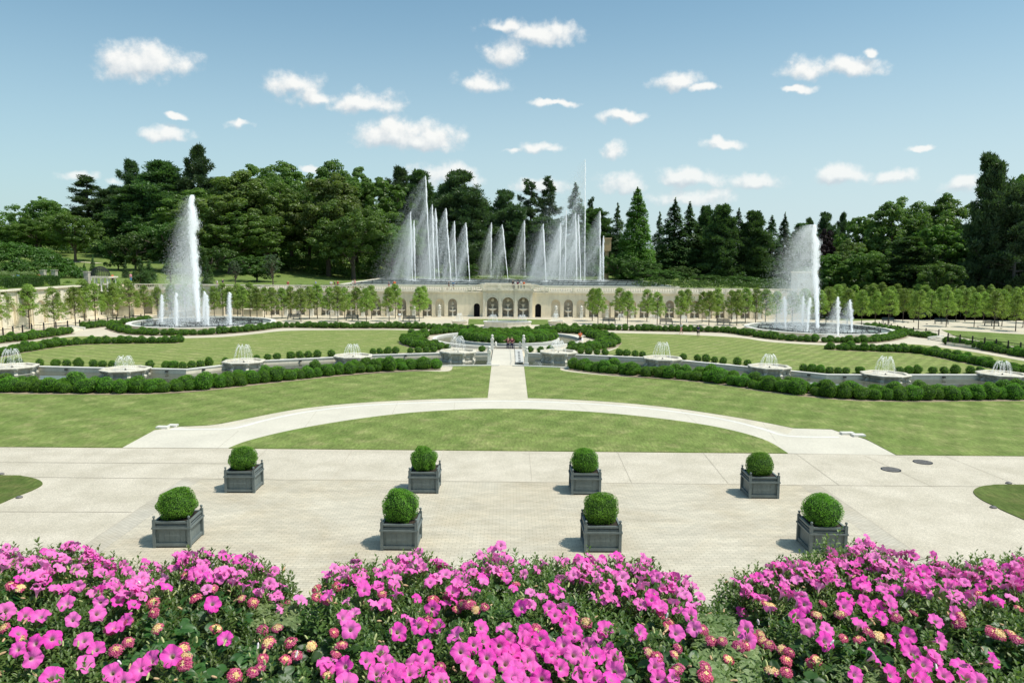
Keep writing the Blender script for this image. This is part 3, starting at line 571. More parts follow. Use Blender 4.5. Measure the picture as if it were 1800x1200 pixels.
for i, (px, py, lab) in enumerate(BAS):
    p = G(px, py); rz = [.32, .2, .1, .12, 0, 0, -.1, -.12, -.2, -.3][i]; BP.append(p)
    s_ = 1.06 if i in (0, 1, 8, 9) else 1
    BH.append([.75, .68, .80, .90, 1.12, 1.12, .98, .82, .66, .70][i]); dup(bas, p, rz, (s_, s_, BH[i]), lab)
drop(bas)

# ------------------------------------------------------------------ water spray
def streaks(Pn, Dn, ln, wd):
    return rhombs(Pn, Dn, rdir(len(Pn)), ln, wd)
def bell(seed, hgt=1.55, rad=.95, ns=18, per=200, z0=.95, dr=-.08):
    r = np.random.default_rng(seed); k = r.integers(0, ns, ns * per); a = 2 * np.pi * k / ns + r.normal(0, .02, len(k)); t = r.random(len(k)) ** .9
    hh = hgt * (1 + .08 * np.sin(k * 2.3)); rr = (.16 + (rad - .16) * t) * (1 + .08 * np.sin(k * 1.7)); z = z0 + hh * np.where(t < .3, .12 + .88 * np.sin(t / .3 * np.pi / 2), 1 - ((t - .3) / .7) ** 2 * 1.12)
    j = .006 + .03 * t; Pn = np.stack([np.cos(a) * rr + r.normal(0, 1, len(k)) * j + dr * t, np.sin(a) * rr + r.normal(0, 1, len(k)) * j, z + r.normal(0, 1, len(k)) * j], 1)
    vz = np.where(t < .3, 5 * hgt * (1 - t / .3), -3.2 * hgt * (t - .3) / .7); D = np.stack([np.cos(a) * rad, np.sin(a) * rad, vz], 1)
    return streaks(Pn, D, .030, .0055 + .004 * t)
jm = [bell(5), bell(9, 1.15, .9, 16)]
for i, p in enumerate(BP):
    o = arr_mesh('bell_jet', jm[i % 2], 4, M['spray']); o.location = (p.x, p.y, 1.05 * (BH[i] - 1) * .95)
    tag(o, 'umbrella of thin water streams over the ' + BAS[i][2].split(',')[0], 'fountain jet', 'bell fountains over the basins')
def plume(base, top, drift, n, corew, shed=.45, seed=1, wl=.03, spread=.35, corn=None, wdt=.022, kexp=1.25, sexp=.8, mw=.013):
    """a vertical jet: dense rising core, droplets shed near the top and carried off by the wind while falling"""
    r = np.random.default_rng(seed); base = np.array(base, dtype=float); top = np.array(top, dtype=float); Hh = top[2] - base[2]
    nc = corn or int(n * .38); u = r.random(nc); u = 1 - (1 - u) ** 1.15
    ax = base + (top - base) * u[:, None]; rag_ = sum(np.sin(u * q_ + r.random() * 6.28) for q_ in (9, 17, 31, 53)) / 4
    wdc = corew * (.45 + 1.15 * u) * (1 - .75 * u ** 6) * (1 + .55 * rag_ * u); ax[:, 0] += corew * .7 * rag_ * u
    Pc = ax + r.normal(size=(nc, 3)) * wdc[:, None] * np.array([.45, .45, 0]); Dc = np.tile((top - base), (nc, 1)) + r.normal(size=(nc, 3)) * Hh * .03
    C = streaks(Pc, Dc, .05 * Hh / 6 + .05, wdt)
    nf = n - nc; ng = 26; ci = r.integers(0, ng, nf); gh = 1 - r.random(ng) ** 1.3 * shed; gk = r.beta(2.0, 1.7, ng) * 1.25; gy = r.normal(0, 1, ng); loose = r.random(nf) < .42
    h0 = np.where(loose, 1 - r.random(nf) ** 1.6 * shed, np.clip(gh[ci] + r.normal(0, .022, nf), .05, 1)); s = r.random(nf) ** sexp
    ax = base + (top - base) * h0[:, None]; z = base[2] + .1 + (h0 * Hh) * (1 - s ** 1.7); k = s ** kexp * np.where(loose, r.beta(1.7, 1.9, nf) * 1.45, gk[ci] + r.normal(0, .045, nf))
    Pf = ax.copy(); Pf[:, 2] = z; Pf[:, 0] += -drift * k * (.55 + .45 * h0) + r.normal(0, 1, nf) * (corew * .5 + spread * s * .4)
    Pf[:, 1] += r.normal(0, 1, nf) * (corew * .6 + spread * s * .6)
    Df = np.stack([-drift * .25 * np.ones(nf), r.normal(0, .02, nf), -Hh * (.3 + s)], 1) + r.normal(size=(nf, 3)) * .4
    Fm = streaks(Pf, Df, wl * (1 + s), mw)
    return C, Fm
def jet(name, label, group, base, top, drift, n, corew, seed, **k):
    C, Fm = plume(base, top, drift, n, corew, seed=seed, **k); b = np.array(base, dtype=float)
    t = thing(name, label, 'water jet', base, group=group)
    m_ = int(220 + corew * 3500); rr_ = np.random.default_rng(seed + 900); q_ = rr_.normal(size=(m_, 3)) * np.array([corew * 3.2 + .35, corew * 3.2 + .35, 0]); q_[:, 2] = rr_.exponential(.16, m_)
    Fm = np.concatenate([Fm, streaks(b + q_, rdir(m_) + np.array([0, 0, .6]), .05, .02)])
    arr_mesh('water_column', C - b, 4, M['core'], t); arr_mesh('falling_mist', Fm - b, 4, M['mist'], t); return t
CJ = [(725, 493, 722, 373, 1.0), (730, 494, 728, 388, .5), (757, 492, 748, 310, 1.3), (764, 493, 760, 360, .6), (772, 493, 766, 367, .6), (793, 495, 784, 367, .8), (802, 492, 799, 389, .6), (826, 495, 819, 392, .8),
      (863, 488, 864, 392, .8), (893, 491, 883, 395, .9), (923, 488, 922, 388, .8), (960, 495, 955, 394, .9), (984, 493, 986, 392, .9), (993, 493, 996, 370, 1.4), (1014, 494, 1012, 375, 1.0), (1021, 494, 1017, 378, .6),
      (1028, 495, 1029, 281, 1.6), (1055, 494, 1055, 372, 1.0), (1061, 494, 1061, 415, .3)]
def deco(i):
    return {2: 'tallest jet of the left cluster above the wall, its top torn into mist', 16: 'tallest jet of all above the wall, needle of water right of centre'}.get(i)
for i, (bx, by, tx, ty, dr) in enumerate(CJ):
    b = G(bx, by, 5.15); tp = P(tx, ty, b.y); hgt = tp.z - b.z
    dd = 5.2 * dr * hgt / 15; n = int(52000 * (hgt / 15) * (.18 + .42 * dr))
    jet('water_jet', deco(i) or ('thin white water jet behind the wall, %s from the left' % ORD[i]), 'row of water jets on the upper pool', b, tp, dd, n, .15, 100 + i, wdt=.030, spread=.7 * dr, shed=.5 if i != 16 else .75, corn=int(1700 * hgt / 15) if i != 16 else 1500)
# the two big side jets and the ring of small ones about them
b = G(349, 566.5, .35); jet('tall_water_jet', 'tall dense white water jet in the left round pool', 'tall side jets', b, P(336, 344, b.y), 4.6, 105000, .62, 11, wdt=.018, spread=1.2, shed=.85, corn=13000, kexp=.9, mw=.012)
b = G(1437, 578, .35); jet('tall_water_jet', 'tall wind blown water jet in the right round pool with a cloud of mist', 'tall side jets', b, P(1432, 396, b.y), 6.8, 100000, .52, 12, wdt=.019, spread=1.7, shed=.60, corn=9000, kexp=.55, sexp=1.25, mw=.012)
SJ = [(285, 567, 285, 518, 'l'), (311, 573, 310, 515, 'l'), (358, 561, 360, 512, 'l'), (366, 572, 364, 519, 'l'), (406, 571, 403, 514, 'l'), (1381, 577, 1380, 521, 'r'), (1410, 572, 1413, 521, 'r'), (1419, 583, 1424, 524, 'r'), (1473, 591, 1474, 522, 'r'), (1498, 584, 1495, 527, 'r')]
for i, (bx, by, tx, ty, s_) in enumerate(SJ):
    b = G(bx, by, .35); side = 'left' if s_ == 'l' else 'right'; k = i % 5
    jet('small_water_jet', 'small white water jet in the %s round pool, %s from the left' % (side, ORD[k]), 'small jets in the round pools', b, P(tx, ty, b.y), (.5 if s_ == 'l' else 2.0), 8500, .26, 40 + i, corn=2200, mw=.009, wdt=.014, spread=.25, shed=.6)

# ------------------------------------------------------------------ clipped box bushes
bv, bf = ico(3)
def boxball(r, nl, ls, sub=2, seed=0, lump=.06, sq=.92):
    rg = np.random.default_rng(seed); v, f = ico(sub); d = unit(rg.normal(size=(nl, 3))); d[:, 2] = np.where(d[:, 2] < -.75, -d[:, 2], d[:, 2])
    ph = rg.normal(size=(5, 3)) * 3.2; of = rg.random(5) * 6
    bumpf = lambda q: 1 + lump * sum(np.sin(q @ ph[i] + of[i]) for i in range(5)) / 2
    C = d * (r * bumpf(d) * (1.03 - rg.random(nl) ** 1.5 * .16))[:, None]; nn_ = unit(d + rg.normal(size=(nl, 3)) * .55); t = unit(np.cross(nn_, rg.normal(size=(nl, 3))) + d * .5)
    Q = rhombs(C, t, nn_, ls * (.7 + .6 * rg.random(nl)), ls * .55); Q[..., 2] *= sq
    core = v * (r * .9 * bumpf(unit(v)))[:, None]; core[:, 2] *= sq
    return Q, core, f
def ballmesh(name, r, nl, ls, seed, sub=2, lump=.06):
    Q, cr, cf = boxball(r, nl, ls, sub, seed, lump); Q[..., 2] += r * .86; cr[:, 2] += r * .86
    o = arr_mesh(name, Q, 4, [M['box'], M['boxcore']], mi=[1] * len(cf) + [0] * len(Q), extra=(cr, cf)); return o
bp = [ballmesh('box_bush', 1, 2300, .060, s, 3, .13) for s in (1, 2, 3, 4)]
small_balls = [boxball(1, 420, .11, 2, s, .10) for s in (11, 12, 13)]
BALLS = []                               # x, y, radius, label, group
def row(pts, rows, sp, r, label, group, z=0, inward=1, rj=.26, gap=0):
    q = spline(gp(pts), 4)
    for k in range(rows):
        line = [Vector(p) for p in offset(q, inward * k * sp * .92)]; d = (k % 2) * sp * .5
        Ls = [0]
        for a, b in zip(line, line[1:]): Ls.append(Ls[-1] + (b - a).length)
        s = d
        while s < Ls[-1]:
            i = max(j for j in range(len(Ls) - 1) if Ls[j] <= s); t = (s - Ls[i]) / max(1e-6, Ls[i + 1] - Ls[i]); p = line[i].lerp(line[i + 1], t)
            rr = r * (1 + random.uniform(-rj, rj)); BALLS.append((p.x + random.uniform(-.12, .12), p.y + random.uniform(-.12, .12), rr, label, group, z)); s += sp * (rr / r) * random.uniform(.86, 1.08)
def hedge(name, pts, rows, sp, r, lab, grp, side=1, z=0, mw=1.0):
    row(pts, rows, sp, r, lab, grp, z, side)
    q = spline(gp(pts)); w1 = -side * r * 1.35; w2 = side * ((rows - 1) * sp * .92 + r * 1.3)
    struct('planting_bed', MB().strip(offset(q, w1), offset(q, w2), .052), M['mulch'])
hedge('h', [(-130, 678), (0, 688), (100, 690.5), (240, 691), (330, 687), (390, 681.5), (450, 674.5), (520, 667), (587, 660), (662, 653.5), (737, 649.5), (772, 648)], 2, 1.14, .66, 'rounded clipped box bush in the thick front hedge left of the path', 'box bushes of the left front hedge')
hedge('h', [(1008, 648.5), (1045, 653.5), (1100, 659), (1175, 665), (1240, 671), (1300, 679), (1350, 687), (1405, 693.5), (1494, 701.5), (1600, 703.5), (1700, 702.5), (1800, 702), (1920, 700)], 2, 1.14, .66, 'rounded clipped box bush in the thick front hedge right of the path', 'box bushes of the right front hedge')
for side, xs_, lab in (('left', [(67, 643.5), (95, 644.5), (115, 645), (135, 645.5), (162, 646), (178, 646), (195, 646.5), (262, 647), (290, 648), (304, 648), (319, 648.5), (335, 647.5), (350, 646), (366, 644), (395, 640), (450, 635), (469, 633.5), (486, 632.5), (510, 631.5), (526, 631), (541, 630), (557, 629), (582, 628), (655, 623.5), (667, 623), (681, 622.5), (695, 622), (721, 621.5), (735, 621), (749, 620.5), (762, 620), (847, 618.5), (30, 642), (12, 641)], 'small clipped box ball spaced along the far side of the left channel'),
                       ('right', [(932, 619.5), (950, 620), (967, 620), (1021, 622.5), (1035, 623), (1050, 624), (1064, 624.5), (1089, 625.5), (1102, 626.5), (1117, 627.5), (1130, 628), (1202, 633), (1227, 635), (1242, 636.5), (1257, 638), (1272, 640), (1297, 642), (1315, 643.5), (1414, 653), (1429, 654), (1444, 656), (1460, 657), (1475, 657.5), (1489, 657.5), (1514, 657.5), (1583, 657.5), (1599, 657.5), (1615, 657.5), (1642, 657.5), (1662, 657.5), (1682, 657.5), (1708, 657.5), (1724, 657.5), (1786, 657.5)], 'small clipped box ball spaced along the far side of the right channel')):
    for (x, y) in xs_:
        p = G(x, y); BALLS.append((p.x, p.y + .25, random.uniform(.40, .5), lab, 'box balls along the %s channel' % side, 0))
hedge('h', [(-120, 645), (-40, 634), (0, 627), (30, 621), (60, 616), (100, 610), (150, 605.5), (220, 604), (316, 603)], 2, .85, .5, 'clipped box bush in the curving hedge across the left lawn', 'box bushes of the curving left lawn hedge')
hedge('h', [(1453, 614.5), (1511, 617), (1567, 619), (1619, 622), (1650, 628), (1689, 636), (1744, 647), (1800, 658), (1860, 670)], 2, .85, .5, 'clipped box bush in the curving hedge across the right lawn', 'box bushes of the curving right lawn hedge')
N_IND = None
hedge('h', [(-60, 610), (0, 603), (50, 597.5), (100, 590), (125, 586)], 2, .95, .55, 'clipped box bush beside the left steps', 'box bushes by the left steps')
hedge('h', [(1664, 605), (1717, 613), (1772, 623), (1830, 633)], 2, .95, .55, 'clipped box bush beside the right steps', 'box bushes by the right steps')
hedge('h', [(728, 593), (714, 598), (711, 604), (726, 610), (757, 614.5), (785, 615.5)], 3, .95, .5, 'clipped box bush in the hedge ring left of the moat', 'box bushes around the moat, left')
hedge('h', [(1000, 616), (1030, 616.5), (1062, 613), (1080, 607), (1083, 602), (1070, 596), (1050, 591)], 3, .95, .5, 'clipped box bush in the hedge ring right of the moat', 'box bushes around the moat, right')
for r_ in np.arange(.55, IR - .2, .92):
    n = max(1, int(2 * math.pi * r_ / .98))
    for k in range(n):
        a = 2 * math.pi * k / n + r_; BALLS.append((IC.x + r_ * math.cos(a) + random.uniform(-.1, .1), IC.y + r_ * math.sin(a), random.uniform(.52, .72), 'clipped box bush on the round island in the moat', 'box bushes on the moat island', .3))
hedge('h', [(153, 577.5), (200, 572), (268, 564)], 2, .95, .5, 'x', 'y')
hedge('h', [(192, 577), (212, 584), (240, 588), (300, 589.5), (360, 588.5), (420, 584.5), (455, 581), (500, 576), (600, 577), (682, 577), (740, 578), (790, 580), (835, 583)], 2, .98, .5, 'x', 'y')
hedge('h', [(728, 592), (760, 588.5), (800, 585), (845, 582.5)], 2, .95, .5, 'x', 'y')
hedge('h', [(945, 583), (1000, 580.5), (1062, 580), (1150, 582), (1260, 584), (1300, 588), (1364, 597), (1439, 601.5), (1522, 602.5), (1564, 598), (1589, 592)], 2, .98, .5, 'x', 'y')
hedge('h', [(945, 584), (985, 585), (1020, 587), (1055, 592)], 2, .95, .5, 'x', 'y')
hedge('h', [(1525, 577), (1578, 586), (1605, 591), (1636, 595)], 2, .95, .5, 'x', 'y')
clear = [(p.x, p.y, 2.35) for p in BP]
BALLS = [b for b in BALLS if not any((b[0] - x) ** 2 + (b[1] - y) ** 2 < r * r for x, y, r in clear)]
def vis(b):
    v = CM.transposed() @ (Vector((b[0], b[1], b[2])) - CP); return abs(v.x / -v.z * F) < 930
inv = [b for b in BALLS if vis(b)]; inv.sort(key=lambda b: -b[2] / b[1] * (1.25 if b[3] != 'x' else .6)); ind = inv[:300]; rest = inv[300:]
for i, b in enumerate(ind):
    if b[3] == 'x': b = b[:3] + ('clipped box bush in the far hedges around the round pools', 'box bushes of the far hedges') + b[5:]
    o = bp[i % 4].copy(); col.objects.link(o); o.location = (b[0], b[1], b[5] - .03); o.scale = (b[2], b[2], b[2] * random.uniform(.92, 1.05)); o.rotation_euler = (0, 0, random.uniform(0, 6.28)); tag(o, b[3], 'box bush', b[4])
for o in bp: bpy.data.objects.remove(o)
QV = []; CV = []; CF = []; no = 0
for i, b in enumerate(rest):
    Q, cr, cf = small_balls[i % 3]; a = random.uniform(0, 6.28); Rm = np.array([[math.cos(a), -math.sin(a), 0], [math.sin(a), math.cos(a), 0], [0, 0, 1]]); o_ = np.array([b[0], b[1], b[5] - .03 + b[2] * .86])
    QV.append((Q @ Rm.T) * b[2] + o_); CV.append((cr @ Rm.T) * b[2] + o_); CF += [tuple(x + no for x in f) for f in cf]; no += len(cr)
if rest:
    QV = np.concatenate(QV); CV = np.concatenate(CV); o = arr_mesh('far_box_bushes', QV, 4, [M['box'], M['boxcore']], mi=[1] * len(CF) + [0] * len(QV), extra=(CV, CF))
    tag(o, 'low rounded box bushes massed in the far hedges about the pools and moat', 'box hedge', kind='stuff')
print('BALLS', len(BALLS), 'in view', len(inv), 'rest', len(rest))

# ------------------------------------------------------------------ planters
def make_planter():
    t = thing('planter_box', 'x', 'planter', group='grey planter boxes on the plaza'); h = .65
    b = MB().box(-h + .05, h - .05, -h + .05, h - .05, .06, .98)
    b.build('body', M['planterboard'], t)
    for sx_ in (-1, 1):
        for sy_ in (-1, 1):
            p = MB().box(sx_ * h - .055, sx_ * h + .055, sy_ * h - .055, sy_ * h + .055, 0, 1.09); po = p.build('corner_post', M['planter'], t)
            MB().lathe([(.045, 1.09), (.022, 1.12), (.03, 1.14), (.055, 1.185), (.045, 1.225), (.001, 1.245)], (sx_ * h, sy_ * h, 0), 10).build('finial', M['planter'], po, smooth=True)
    for a in range(4):
        Rz = Matrix.Rotation(a * math.pi / 2, 3, 'Z')
        def rb(x0, x1, y0, y1, z0, z1):
            q = MB().box(x0, x1, y0, y1, z0, z1); q.v = [tuple(Rz @ Vector(v)) for v in q.v]; return q
        rb(-h + .057, h - .057, -h - .035, -h + .05, .06, .17).build('bottom_rail', M['planter'], t)
        rb(-h - .075, h + .075, -h - .085, -h - .02, .74, .80).build('middle_rail', M['planter'], t)
        rb(-h + .057, h - .057, -h - .015, -h + .05, .82, .87).build('ledge', M['planter'], t)
        rb(-h + .057, h - .057, -h - .03, -h + .052, .95, 1.02).build('top_rail', M['planter'], t)
        g = MB()
        for k in range(-2, 3): g.v, g.f, g.mi = (lambda q: (g.v + q.v, g.f + [tuple(i + len(g.v) for i in f) for f in q.f], g.mi + q.mi))(rb(k * .2 - .0975, k * .2 + .0975, -h + .03, -h + .042, .175, .735))
        g.build('side_panel', M['planterboard'], t)
    MB().box(-h + .06, h - .06, -h + .06, h - .06, .9, .985).build('soil', M['soil'], t)
    return t
pt = tree_of(make_planter())
PL = [(302, 961.5, 0, 'front row, leftmost'), (702, 966.5, 0, 'front row, second from the left'), (1059, 970, 0, 'front row, second from the right'), (1455, 972.5, 0, 'front row, rightmost'),
      (421.6, 865.5, 1, 'back row, leftmost'), (744.5, 866.5, 1, 'back row, second from the left'), (1030, 869, 1, 'back row, second from the right'), (1342.6, 875.5, 1, 'back row, rightmost')]
tb = [ballmesh('topiary', 1, 7500, .036, 50 + s, 3, .08) for s in range(4)]
for i, (px, py, rowi, lab) in enumerate(PL):
    p = G(px, py, .02); p.y += .65; p.z = .017; rz = [.035, -.01, .01, -.02, .02, 0, 0, -.01][i]
    dup(pt, p, rz, 1, 'grey green wooden planter box with ball finials, %s' % lab)
    o = tb[i % 4].copy(); col.objects.link(o); s_ = [.73, .69, .67, .69, .68, .65, .64, .64][i]; o.scale = (s_ * [1.08, 1, .98, 1, 1.02, 1, 1, 1][i], s_, s_ * [.93, 1.04, 1, 1, .95, 1, 1.02, 1][i]); o.location = (p.x - .03, p.y, .90); o.rotation_euler = (0, 0, i * 1.3)
    tag(o, 'dense round clipped boxwood ball growing in the planter, %s' % lab, 'topiary', 'topiary balls in the planters')
for o in tb: bpy.data.objects.remove(o)
drop(pt)
for px, py, lab in ((1566, 825.5, 'nearer'), (1622, 812.5, 'farther')):
    p = G(px, py); t = thing('manhole_cover', '%s of two round dark iron covers set in the plaza' % lab, 'manhole cover', (p.x, p.y, 0), group='iron covers in the plaza')
    ring(MB(), p, .43, .5, .013, .032, 32).build('frame', M['iron'], t); q = disc(p, .429, .034, 32)
    for k in range(-3, 4): q.box(p.x - .3, p.x + .3, p.y + k * .1 - .012, p.y + k * .1 + .012, .0345, .042)
    q.build('lid', M['manhole'], t)
for px, py, lab in ((34, 875, 'small dark ground light beside the left corner lawn'), (2, 834, 'small dark ground light at the tip of the left corner lawn'), (1773, 850, 'small ground light behind the right corner lawn'), (1746, 892.5, 'small ground light in front of the right corner lawn')):
    p = G(px, py); tag(MB().lathe([(.14, .012), (.15, .05), (.1, .09), (.001, .1)], (p.x, p.y, 0), 12).build('ground_light', M['manhole']), lab, 'ground light', 'ground lights by the corner lawns')
#@@PART2
# ------------------------------------------------------------------ arches, the far wall and its pavilion
def arch_wall(mb, x0, x1, z0, z1, y, holes, depth, back, nseg=10, thick=None):
    """front face at depth y (towards the camera) with arched holes (cx, w, spring, sill); reveals go back by depth. back: MB for the niche backs or None"""
    x = x0
    for cx, wd, spr, sill in holes:
        a, b = cx - wd / 2, cx + wd / 2; r = wd / 2
        mb.add([(x, y, z0), (a, y, z0), (a, y, z1), (x, y, z1)], [(0, 1, 2, 3)])
        if sill > z0: mb.add([(a, y, z0), (b, y, z0), (b, y, sill), (a, y, sill)], [(0, 1, 2, 3)])
        pts = [(cx - r * math.cos(math.pi * k / nseg), spr + r * math.sin(math.pi * k / nseg)) for k in range(nseg + 1)]
        for p, q in zip(pts, pts[1:]):
            mb.add([(p[0], y, p[1]), (q[0], y, q[1]), (q[0], y, z1), (p[0], y, z1)], [(0, 1, 2, 3)])
        out = [(a, sill)] + pts + [(b, sill)]
        for p, q in zip(out, out[1:]): mb.add([(p[0], y, p[1]), (q[0], y, q[1]), (q[0], y + depth, q[1]), (p[0], y + depth, p[1])], [(0, 1, 2, 3)])
        if back is not None:
            n = len(out); back.add([(p[0], y + depth - .004, p[1]) for p in out], [tuple(range(n))[::-1]])
        x = b
    mb.add([(x, y, z0), (x1, y, z0), (x1, y, z1), (x, y, z1)], [(0, 1, 2, 3)])
def balustrade(parent, a, b, z, hgt, post_every=4.2, cap=100, base=True, bal_sp=.30, r=.10, wd=.34):
    """rails, posts and balusters between two ground points (x, y)"""
    a = Vector((a[0], a[1], 0)); b = Vector((b[0], b[1], 0)); d = b - a; Ln = d.length; t = d / Ln
    za, zb = (z, z) if not hasattr(z, '__len__') else z
    def at(s, zz): p = a + t * s; return (p.x, p.y, za + (zb - za) * s / Ln + zz)
    MB().beam(at(0, .09), at(Ln, .09), wd, .18).build('bottom_rail', M['wallstone'], parent)
    MB().beam(at(0, hgt - .08), at(Ln, hgt - .08), wd + .1, .16).build('top_rail', M['wallstone'], parent)
    n = max(1, round(Ln / post_every)); rz = math.atan2(d.y, d.x)
    for k in range(n + 1):
        p = at(Ln * k / n, 0); MB().box(p[0] - .26, p[0] + .26, p[1] - (wd + .14) / 2, p[1] + (wd + .14) / 2, p[2] + .181, p[2] + hgt - .161, rz).build('baluster_pier', M['wallstone'], parent)
    pos = []
    for k in range(n):
        s0, s1 = Ln * k / n + .34, Ln * (k + 1) / n - .34; m = max(1, int((s1 - s0) / bal_sp))
        for j in range(m): pos.append(at(s0 + (j + .5) * (s1 - s0) / m, 0))
    pos.sort(key=lambda p: abs(p[0])); prof = [(r * .8, .18), (r * .8, .24), (r * .45, .28), (r, .42), (r * .8, .52), (r * .4, hgt - .3), (r * .7, hgt - .22), (r * .7, hgt - .165)]
    first = None
    for p in pos[:cap]:
        if first is None:
            first = MB().lathe(prof, (0, 0, 0), 6).build('baluster', M['wallstone']); first.parent = parent; o = first
        else: o = first.copy(); col.objects.link(o)
        o.location = Vector(p) - parent.location
    if pos[cap:]:
        q = MB()
        for p in pos[cap:]: q.lathe(prof, p, 5, cap=False)
        o = q.build('baluster_row', M['wallstone'], parent, fixn=False); o['kind'] = 'stuff'
WT = 4.78                                # top of the wall, foot of the balustrade
NS = 2.405                               # spacing of the bays
PX0, PX1 = G(849, 557).x, G(935.5, 557.5).x; PC = (PX0 + PX1) / 2
def wing(side):
    if side == 'left': x1 = PX0 + .3; x0 = XL; cx0 = G(794.7, 557.3).x; sg = -1; nb = 25
    else: x0 = PX1 - .3; x1 = XR; cx0 = G(976.7, 558).x; sg = 1; nb = 17
    t = thing('arcade_wall', 'long buff stone wall with arched niches and a balustrade on top, %s of the pavilion' % side, 'wall', ((x0 + x1) / 2, WY, 0))
    cxs = [cx0 + sg * NS * k for k in range(nb)]; cxs = [c for c in cxs if x0 + 1.2 < c < x1 - 1.2]
    if side == 'right': cxs = [c for c in cxs]
    door = G(838, 557).x if side == 'left' else G(945.5, 557).x
    holes = sorted([(c, 1.72, 2.55, .12) for c in cxs] + [(door, 1.15, 2.0, .02)])
    front = MB(); bk = MB(); arch_wall(front, x0, x1, 0, WT - .3, WY, holes, .75, bk); front.build('wall', M['stucco'], t, fixn=False)
    # the door is a near-black sheet with its inner shade in the colour, the others have a stone back
    for k, h_ in enumerate(holes):
        bb = MB(); n = 10; cx, wd, spr, sill = h_; r = wd / 2
        out = [(cx - r, sill)] + [(cx - r * math.cos(math.pi * j / n), spr + r * math.sin(math.pi * j / n)) for j in range(n + 1)] + [(cx + r, sill)]
        isd = abs(cx - door) < .01; d_ = .745
        bb.add([(p[0], WY + d_, p[1]) for p in out], [tuple(range(len(out)))[::-1]])
        idx = round(abs(cx - cx0) / NS) if not isd else -1
        fountain = (idx % 2 == (0 if side == 'left' else 1)) and not isd
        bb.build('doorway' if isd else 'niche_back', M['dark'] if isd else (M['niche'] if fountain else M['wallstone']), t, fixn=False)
        if isd: MB().box(cx - r + .02, cx + r - .02, WY + .2, WY + .7, .021, .03).build('threshold', M['dark'], t); continue
        # moulded surround
        sr = MB(); o2 = [(cx - (r + .14) * math.cos(math.pi * j / n), spr + (r + .14) * math.sin(math.pi * j / n)) for j in range(n + 1)]
        i2 = [(cx - r * math.cos(math.pi * j / n), spr + r * math.sin(math.pi * j / n)) for j in range(n + 1)]
        vs = [(p[0], WY - .05, p[1]) for p in i2 + o2] + [(p[0], WY + .01, p[1]) for p in i2 + o2]; m = n + 1
        sr.add(vs, [(j, j + 1, m + j + 1, m + j) for j in range(n)] + [(m + j, m + j + 1, 3 * m + j + 1, 3 * m + j) for j in range(n)] + [(j + 1, j, 2 * m + j, 2 * m + j + 1) for j in range(n)])
        sr.build('arch_moulding', M['wallstone'], t)
        if abs(cx) < 46 or side == 'right':
            if fountain: niche_fountain(cx, WY + .25, side)
            else: urn(cx, WY - .85, side)
    MB().box(x0, x1, WY - .16, WY + .6, WT - .3, WT - .14).box(x0, x1, WY - .28, WY + .6, WT - .139, WT).build('cornice', M['wallstone'], t)
    pl_ = MB(); edges = [x0] + [v for h_ in holes for v in (h_[0] - h_[1] / 2, h_[0] + h_[1] / 2)] + [x1]
    for a_, b_ in zip(edges[::2], edges[1::2]):
        if b_ - a_ > .1: pl_.box(a_ + .02, b_ - .02, WY - .08, WY + .05, 0, .34)
    pl_.build('plinth', M['wallstone'], t)
    if side == 'left': balustrade(t, (G(408, 505).x, WY - .02), (x1 - 3.2, WY - .02), WT, .98, 4.8); balustrade(t, (x1 - 2.6, WY - .02), (x1 - .3, WY - .02), (WT + .05, WT + .60), .98, 3)
    else: balustrade(t, (x0 + 3.2, WY - .02), (x1, WY - .02), WT, .98, 4.8); balustrade(t, (x0 + .3, WY - .02), (x0 + 2.6, WY - .02), (WT + .60, WT + .05), .98, 3)
    MB().box(x0, x1, WY + .76, WY + 1.9, .0, WT - .01).build('wall_core', M['wallstone'], t)
URNP = []; NFP = []
def urn(x, y, side): URNP.append((x, y, side))
def niche_fountain(x, y, side): NFP.append((x, y, side))
wing('left'); wing('right')
def make_urn():
    t = thing('stone_urn', 'x', 'urn', group='x')
    MB().box(-.36, .36, -.36, .36, 0, .16).box(-.28, .28, -.28, .28, .161, 1.15).box(-.34, .34, -.34, .34, 1.151, 1.28).build('pedestal', M['whitepost'], t)
    MB().lathe([(.2, 1.28), (.12, 1.36), (.14, 1.42), (.30, 1.6), (.34, 1.72), (.16, 1.86), (.14, 1.9), (.30, 1.98), (.32, 2.06), (.16, 2.18), (.10, 2.26), (.001, 2.44)], n=12).build('urn', M['whitepost'], t, smooth=True); return t
ut = tree_of(make_urn()); URNP.sort()
for side in ('left', 'right'):
    for x, y, s_ in [u for u in URNP if u[2] == side]: dup(ut, (x, y, 0), 0, 1, 'pale carved stone urn on a square pedestal before the arcade wall, %s wing' % side, 'stone urns before the %s wing of the wall' % side)
drop(ut)
def make_nf():
    t = thing('niche_fountain', 'x', 'wall fountain', group='x')
    MB().lathe([(.30, 0), (.30, .1), (.16, .2), (.13, .8), (.2, .95)], n=10).build('foot', M['whitepost'], t)
    MB().lathe([(.12, .94), (.5, 1.05), (.66, 1.2), (.68, 1.27), (.60, 1.27), (.3, 1.12), (.001, 1.1)], n=14, sy=.7).build('bowl', M['whitepost'], t)
    MB().lathe([(.18, 1.12), (.10, 1.4), (.16, 1.6), (.30, 1.85), (.30, 1.9), (.001, 1.85)], n=10, sy=.7).lathe([(.05, 2.2), (.2, 2.3), (.26, 2.5), (.18, 2.7), (.001, 2.8)], (0, .25, 0), 8, sy=.5).build('upper_shell', M['basin'], t)
    MB().lathe([(.75, 0), (.75, .18), (.68, .18), (.66, .12), (.001, .12)], n=14, sy=.8).build('lower_pool', M['basin'], t); return t
nf = tree_of(make_nf())
